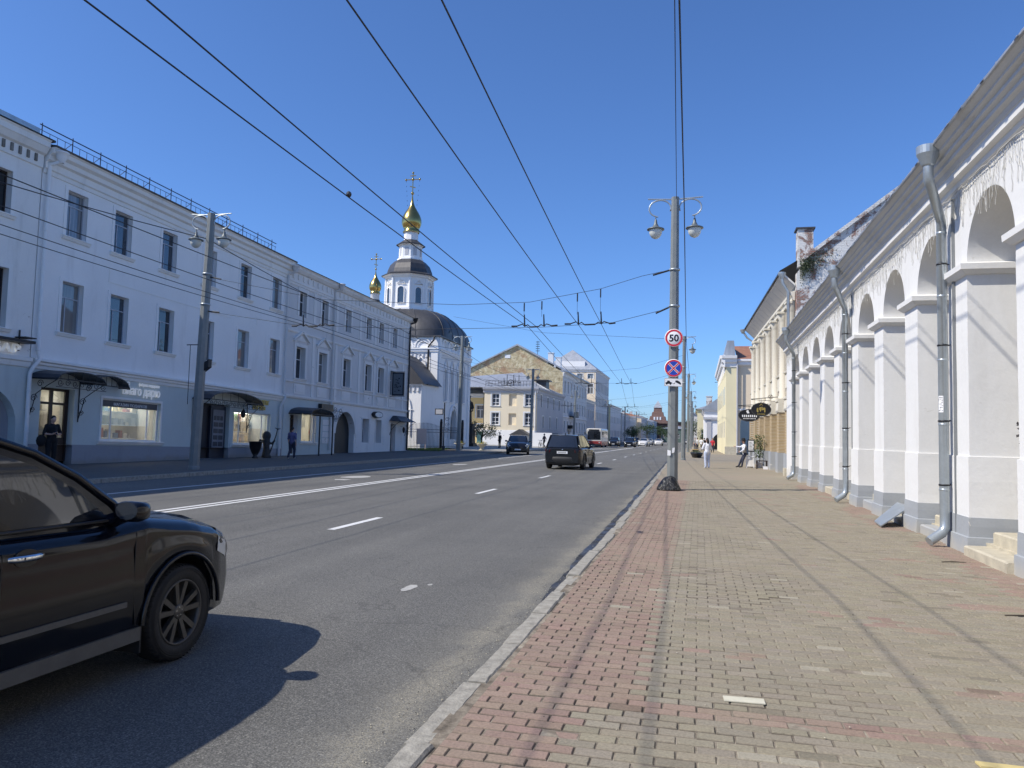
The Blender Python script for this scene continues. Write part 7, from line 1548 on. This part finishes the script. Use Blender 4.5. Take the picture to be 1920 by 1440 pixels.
# parked bicycle by the cream house is only a hint of frame and rider, so the rider stands beside it
bi = thing('bicycle', 'dark bicycle leaning by the lamp post in front of the cream house', 'bicycle', (-18.2, 89.5, 0), .5)
for i, y in enumerate((-.5, .5)): b = MB(); b.tube([(0, y + .33 * cos(2 * pi * k / 20), .34 + .33 * sin(2 * pi * k / 20)) for k in range(21)], .02, 5); b.build('wheel', rubber, bi)
b = MB(); b.tube([(0, -.5, .34), (0, -.05, .3), (0, .35, .8), (0, -.15, .78), (0, -.5, .34)], .018, 5); b.tube([(0, .5, .34), (0, .35, .95)], .018, 5); b.tube([(0, -.05, .3), (0, -.18, .92)], .018, 5); b.build('frame', dark_iron, bi); b = MB(); b.tube([(-.25, .32, .98), (.25, .32, .98)], .015, 5); b.build('handlebar', chrome, bi); b = MB(); b.ball((0, -.19, .95), .07, .13, .035, 8); b.build('saddle', rubber, bi)
# ================================================================== people
def cloth(name, c): return plain(name, c, .85, 0, .15, 14, .25, 40)
STAND = dict(pel=(0, 0, .95), spi=(0, 0, 1.14), che=(0, .005, 1.32), nec=(0, 0, 1.47), hdb=(0, .01, 1.56), hd=(0, .02, 1.655),
             hiL=(.09, 0, .90), knL=(.10, .02, .50), anL=(.10, -.02, .09), toL=(.115, .13, .045), shL=(.175, 0, 1.40), elL=(.235, -.03, 1.12), wrL=(.245, .05, .88), haL=(.24, .07, .80))
for k in list(STAND):
    if k.endswith('L'): x, y, z = STAND[k]; STAND[k[:-1] + 'R'] = (-x, y, z)
def person(label, loc, rz, top, legs, shoes, hair=hair_m, skin=skin_m, h=1.75, sleeves='short', pose=None, long_hair=False, vox=.02, fingers=True, group=None, bulk=1.0):
    J = dict(STAND); J.update(pose or {}); k = h / 1.75; J = {a: Vector(v) * k for a, v in J.items()}
    segs = []
    def S(a, b_, ra, rb, lab): segs.append((J[a], J[b_], ra * k, rb * k, lab))
    S('pel', 'spi', .135 * bulk, .13 * bulk, 'top'); S('spi', 'che', .135 * bulk, .15 * bulk, 'top'); S('che', 'nec', .13 * bulk, .06, 'top'); S('nec', 'hdb', .052, .055, 'skin')
    for s in 'LR':
        S('che', 'sh' + s, .11, .075 * bulk, 'top'); S('sh' + s, 'el' + s, .068 * bulk, .05 * bulk, 'top'); S('el' + s, 'wr' + s, .045 if sleeves == 'short' else .055 * bulk, .03 if sleeves == 'short' else .042, 'skin' if sleeves == 'short' else 'top'); S('wr' + s, 'ha' + s, .03, .036, 'skin')
        S('pel', 'hi' + s, .13, .105 * bulk, 'legs'); S('hi' + s, 'kn' + s, .098 * bulk, .07 * bulk, 'legs'); S('kn' + s, 'an' + s, .068 * bulk, .055 * bulk, 'legs'); S('an' + s, 'to' + s, .048, .04, 'shoes')
    b = MB()
    for a, c, ra, rb, lab in segs: limb(b, [a, (a + c) / 2, c], [ra, (ra + rb) / 2, rb], 10)
    hd = J['hd']; b.ball(hd, .078 * k, .095 * k, .118 * k, 14); b.ball(hd + Vector((0, .045, -.06)) * k, .05 * k, .05 * k, .05 * k, 8)
    fw = Vector((0, 1, 0)); b.tube([hd + Vector((0, .085, .01)) * k, hd + Vector((0, .112, -.025)) * k], [.008 * k, .016 * k], 6)
    for s in (-1, 1): b.ball(hd + Vector((s * .08, 0, -.01)) * k, .012 * k, .022 * k, .032 * k, 8)
    me = fuse(b, 'person', vox, 2); mats = dict(top=0, skin=1, legs=2, shoes=3)
    for m in (top, skin, legs, shoes): me.materials.append(m)
    for p in me.polygons:
        c = p.center; best = None
        if (c - hd).length < .13 * k: p.material_index = 1; continue
        for a, e, ra, rb, lab in segs:
            d = e - a; t = max(0, min(1, (c - a).dot(d) / d.length_squared)); q = (c - (a + d * t)).length - (ra + (rb - ra) * t)
            if best is None or q < best[0]: best = (q, lab)
        p.material_index = mats[best[1]]
    # fingers join the hand mesh
    if fingers:
        bm = bmesh.new(); bm.from_mesh(me); fb = MB()
        for s in 'LR':
            w_, ha = J['wr' + s], J['ha' + s]; d = (ha - w_).normalized(); sd = d.cross(Vector((0, 0, 1)) if abs(d.z) < .8 else Vector((1, 0, 0))).normalized(); up = sd.cross(d).normalized()
            for i, ln in enumerate((.062, .072, .068, .054)): o_ = ha + d * .02 * k + sd * (-.027 + .018 * i) * k; fb.tube([o_, o_ + d * ln * .5 * k + up * .006 * k, o_ + d * ln * k + up * .024 * k], [.0095 * k, .009 * k, .006 * k], 6)
            o_ = w_ * .4 + ha * .6 + sd * -.03 * k; fb.tube([o_, o_ - sd * .028 * k + d * .025 * k, o_ - sd * .03 * k + d * .055 * k], [.011 * k, .01 * k, .007 * k], 6)
        vs_ = [bm.verts.new(v) for v in fb.v]
        for f in fb.f:
            try: ff = bm.faces.new([vs_[i] for i in f]); ff.material_index = 1; ff.smooth = True
            except ValueError: pass
        bm.to_mesh(me); bm.free()
    o = link('person', me); o.location = loc; o.rotation_euler.z = rz; tag(o, label, 'person', group)
    hb = MB(); rgn = []
    for i in range(7):
        ph = -.15 + (pi / 2 + .15) * i / 6; rgn.append([hd + Vector((.088 * cos(ph) * cos(2 * pi * j / 14), -.008 + .104 * cos(ph) * sin(2 * pi * j / 14) - (.02 if sin(2 * pi * j / 14) > .3 else 0) * (1 - i / 6), .022 + .112 * sin(ph))) * k for j in range(14)])
    hb.rings(rgn, 0, True)
    if long_hair: hb.tube([hd + Vector((0, -.07, .02)) * k, hd + Vector((0, -.10, -.12)) * k, hd + Vector((0, -.09, -.3)) * k], [.07 * k, .075 * k, .04 * k], 10)
    else: hb.tube([hd + Vector((0, -.06, .03)) * k, hd + Vector((0, -.062, -.07)) * k], [.06 * k, .05 * k], 10)
    hb.build('hair', hair, o)
    eb = MB()
    for s in (-1, 1): eb.ball(hd + Vector((s * .032, .086, .012)) * k, .011 * k, n=6)
    eb.build('eyes', sign_white, o); return o
cblack = cloth('black_cloth', (.008, .008, .010)); cnavy = cloth('navy_cloth', (.02, .024, .05)); cwhite = cloth('white_cloth', (.72, .74, .8)); cpale = cloth('pale_denim', (.5, .56, .7)); cviolet = cloth('violet_cloth', (.11, .11, .22)); cred = cloth('red_cloth', (.5, .03, .05)); cgrey = cloth('grey_cloth', (.25, .24, .23)); cdenim = cloth('dark_denim', (.03, .035, .06)); shoew = cloth('white_shoe', (.7, .7, .7)); shoeb = cloth('black_shoe', (.012, .012, .012))
phone_pose = dict(elR=(-.28, .02, 1.13), wrR=(-.10, .22, 1.10), haR=(-.03, .25, 1.12), elL=(.27, .02, 1.13), wrL=(.10, .20, 1.12), haL=(.05, .26, 1.15), hd=(0, .06, 1.64), hdb=(0, .03, 1.55))
p_ = person('person in black T-shirt and trousers looking at a phone by the shop door', (-22.75, 23.15, 0), -1.9, cblack, cblack, shoeb, h=1.84, pose=phone_pose, bulk=1.15)
b = MB(); b.box(-.035, -.006, -.07, .035, .006, .07); o = b.build('phone', dark_glass); o.location = Matrix.Translation((-22.75, 23.15, 0)) @ Matrix.Rotation(-1.9, 4, 'Z') @ Vector((.0, .31, 1.24)); o.rotation_euler = (.6, 0, -1.9); tag(o, 'small dark phone held by the person in black', 'phone')
b = MB(); b.ball((0, 0, 0), .12, .2, .22, 10); o = b.build('shoulder_bag', cblack); o.location = (-22.85, 22.8, .95); tag(o, 'black bag at the hip of the person in black', 'bag')
walk = dict(knL=(.10, .14, .52), anL=(.10, .10, .12), toL=(.11, .25, .06), knR=(-.1, .02, .5), anR=(-.1, -.26, .14), toR=(-.11, -.13, .06), elL=(.25, -.12, 1.13), wrL=(.25, -.08, .90), haL=(.25, -.06, .82), elR=(-.25, .06, 1.13), wrR=(-.25, .16, .93), haR=(-.25, .2, .86))
person('person in violet shirt walking away past the shop windows', (-20.75, 36.6, 0), .15, cviolet, cdenim, shoew, h=1.66, pose=walk, bulk=1.12)
person('person in white jacket and pale trousers standing on the pavement', (.46, 43.3, 0), .5, cwhite, cpale, shoew, h=1.62, sleeves='long', pose=dict(elR=(-.27, .06, 1.14), wrR=(-.12, .24, 1.16), haR=(-.06, .3, 1.2), elL=(.27, .05, 1.14), wrL=(.12, .22, 1.13), haL=(.06, .28, 1.15)), long_hair=True, bulk=1.25)
sit = dict(pel=(0, 0, .86), spi=(0, .02, 1.04), che=(0, .04, 1.24), nec=(0, .05, 1.39), hdb=(0, .07, 1.47), hd=(0, .09, 1.56), hiL=(.1, 0, .82), knL=(.12, .18, .46), anL=(.13, .34, .08), toL=(.13, .48, .04), hiR=(-.1, 0, .82), knR=(-.1, .14, .45), anR=(-.1, .2, .08), toR=(-.11, .34, .04), shL=(.18, .04, 1.32), shR=(-.18, .04, 1.32), elL=(.3, .2, 1.22), wrL=(.34, .45, 1.24), haL=(.34, .53, 1.25), elR=(-.28, .12, 1.08), wrR=(-.2, .3, .95), haR=(-.16, .36, .93))
pm = person('person in black hat and white shirt leaning on a white stand', (2.58, 46.1, 0), 1.75, cwhite, cdenim, shoeb, h=1.68, sleeves='long', pose=sit)
b = MB(); b.lathe([(.0, .13), (.08, .13), (.105, .1), (.11, .02), (.2, .005), (.205, -.005), (.1, .0), (0, 0)], (0, .09 * .96, 1.56 * .96 + .06), 18); b.build('hat', cblack, pm)
b = MB(); b.rings([[(s * .16, t * .10, z) for s, t in ((-1, -1), (1, -1), (1, 1), (-1, 1))] for z in (.85, 1.2)], 0, False, True, True)
b.v = [(x, y - .0 + .03, z) for x, y, z in b.v]; b.build('vest', cgrey, pm)
person('person in red top walking farther along the right pavement', (1.55, 92, 0), 3.0, cred, cdenim, shoeb, h=1.7, pose=walk, vox=.03, fingers=False)
for i, (x, y, c1, c2, lab) in enumerate(((-.15, 100, cwhite, cdenim, 'person in white shirt far along the right kerb'), (.35, 103, cwhite, cgrey, 'second distant person in white behind the lamp posts'), (.75, 108, cblack, cblack, 'distant person in black by the low white house'), (1.0, 97, cblack, cdenim, 'dark distant person next to the one in red'), (-.5, 112, cgrey, cdenim, 'distant person in grey at the right kerb'))):
    person(lab, (x, y, 0), U(0, 6), c1, c2, shoeb, h=1.72, pose=walk if i % 2 else None, vox=.035, fingers=False)
person('dark silhouetted person standing before the white base of the cream house', (-21.9, 84.5, 0), 2.6, cblack, cblack, shoeb, h=1.72, vox=.03, fingers=False)
person('dark person standing beside the bicycle near the cream house', (-17.9, 90.2, 0), 1.2, cnavy, cblack, shoeb, h=1.75, pose=walk, vox=.03, fingers=False)
# things by the brick house
w_ = thing('white_stand', 'small white box stand beside the person in the hat', 'stand', (2.88, 46.25, 0)); b = MB(); b.box(-.22, -.2, .62, .22, .2, .68); b.build('top', sign_white, w_)
for sx_ in (-1, 1):
    for sy_ in (-1, 1): b = MB(); b.hexa([(sx_ * .2 - .02, sy_ * .18 - .02, 0), (sx_ * .2 + .02, sy_ * .18 - .02, 0), (sx_ * .2 + .02, sy_ * .18 + .02, 0), (sx_ * .2 - .02, sy_ * .18 + .02, 0), (sx_ * .17 - .02, sy_ * .15 - .02, .62), (sx_ * .17 + .02, sy_ * .15 - .02, .62), (sx_ * .17 + .02, sy_ * .15 + .02, .62), (sx_ * .17 - .02, sy_ * .15 + .02, .62)]); b.build('leg', sign_white, w_)
b = MB(); b.box(-.19, -.19, .08, .19, .17, .5); b.build('panel', trim_white, w_)
w_ = thing('wooden_bench', 'low dark wooden stool bench by the brick house wall', 'bench', (3.42, 45.0, 0)); b = MB(); b.box(-.3, -.2, .42, .3, .2, .47); b.build('seat', brown_wood, w_)
for sx_ in (-.26, .26):
    for sy_ in (-.16, .16): b = MB(); b.box(sx_ - .03, sy_ - .03, 0, sx_ + .03, sy_ + .03, .42); b.build('leg', brown_wood, w_)
b = MB(); b.box(-.12, -.1, 0, .12, .1, .16); o = b.build('white_carton', sign_white); o.location = (3.58, 44.5, 0); tag(o, 'small white carton on the pavement beside the stool bench', 'carton')
w_ = thing('menu_board', 'black framed white menu board on a post by the brick house', 'menu board', (3.0, 47.4, 0)); b = MB(); b.box(-.2, -.02, .9, .2, .02, 1.62); b.build('frame', sign_black, w_); b = MB(); b.box(-.15, -.026, .98, .15, -.02, 1.55); fp = b.build('panel', sign_white, w_); b = MB()
for i in range(6): b.box(-.1, -.028, 1.04 + i * .08, U(.02, .11), -.0262, 1.06 + i * .08)
b.build('panel_print', sign_black, fp); b = MB(); b.tube([(0, 0, 0), (0, 0, .9)], .02, 6); b.box(-.2, -.15, 0, .2, .15, .02); b.build('post', sign_black, w_)
w_ = thing('potted_climber', 'climbing plant in a tub against the brick house', 'plant', (3.42, 46.6, 0)); b = MB(); b.lathe([(.16, 0), (.2, .3), (.22, .32), (.2, .34), (0, .3)], (0, 0, 0), 14); b.build('tub', stone_grey, w_); b = MB(); b.tube([(0, 0, .3), (.05, 0, .9), (-.05, .05, 1.7)], [.02, .015, .008], 6); b.build('stem', bark, w_); b = MB()
for i in range(420): t = RND(); c = Vector((random.gauss(0, .16), random.gauss(0, .16), .6 + 1.3 * t)); a = Vector((U(-1, 1), U(-1, 1), U(-1, 1))).normalized() * .06; d = Vector((U(-1, 1), U(-1, 1), U(-1, 1))).normalized() * .035; b.poly([c - a, c + d, c + a, c - d], 0 if RND() < .6 else 1)
b.build('foliage', [leaf_a, leaf_dry], w_)
# yellow bench and planters farther along the kerb
w_ = thing('yellow_bench', 'yellow street bench at the right kerb past the second lamp post', 'bench', (-.35, 84, 0))
for i in range(4): b = MB(); b.box(-.3 + i * .16, -.9, .42, -.17 + i * .16, .9, .46); b.build('slat', plain('yellow_paint', (.6, .36, .06), .6), w_)
for y in (-.7, .7): b = MB(); b.box(-.28, y - .05, 0, .32, y + .05, .42); b.build('leg', dark_iron, w_)
w_ = thing('flower_boat', 'dark oval flower bed tub at the right kerb before the yellow bench', 'planter', (-.15, 67, 0)); b = MB(); rg = []
for (z, kx, ky) in ((0, .35, .9), (.3, .5, 1.3), (.42, .55, 1.4), (.42, .48, 1.3), (.36, .3, 1.0)): rg.append([(kx * cos(2 * pi * j / 20), ky * sin(2 * pi * j / 20), z) for j in range(20)])
b.rings(rg, 0, True, True, True); b.build('tub', dark_iron, w_); b = MB()
for i in range(240): c = Vector((random.gauss(0, .18), random.gauss(0, .6), .45 + abs(random.gauss(0, .07)))); a = Vector((U(-1, 1), U(-1, 1), U(-1, 1))).normalized() * .05; d = Vector((U(-1, 1), U(-1, 1), U(-1, 1))).normalized() * .03; b.poly([c - a, c + d, c + a, c - d])
b.build('plants', leaf_dry, w_)
b = MB(); b.tube([(0, 0, 0), (0, 0, .75)], .05, 10); b.ball((0, 0, .78), .06, n=10); o = b.build('bollard', sign_white); o.location = (-1.35, 52, 0); tag(o, 'short white bollard at the right kerb behind the sign post', 'bollard')
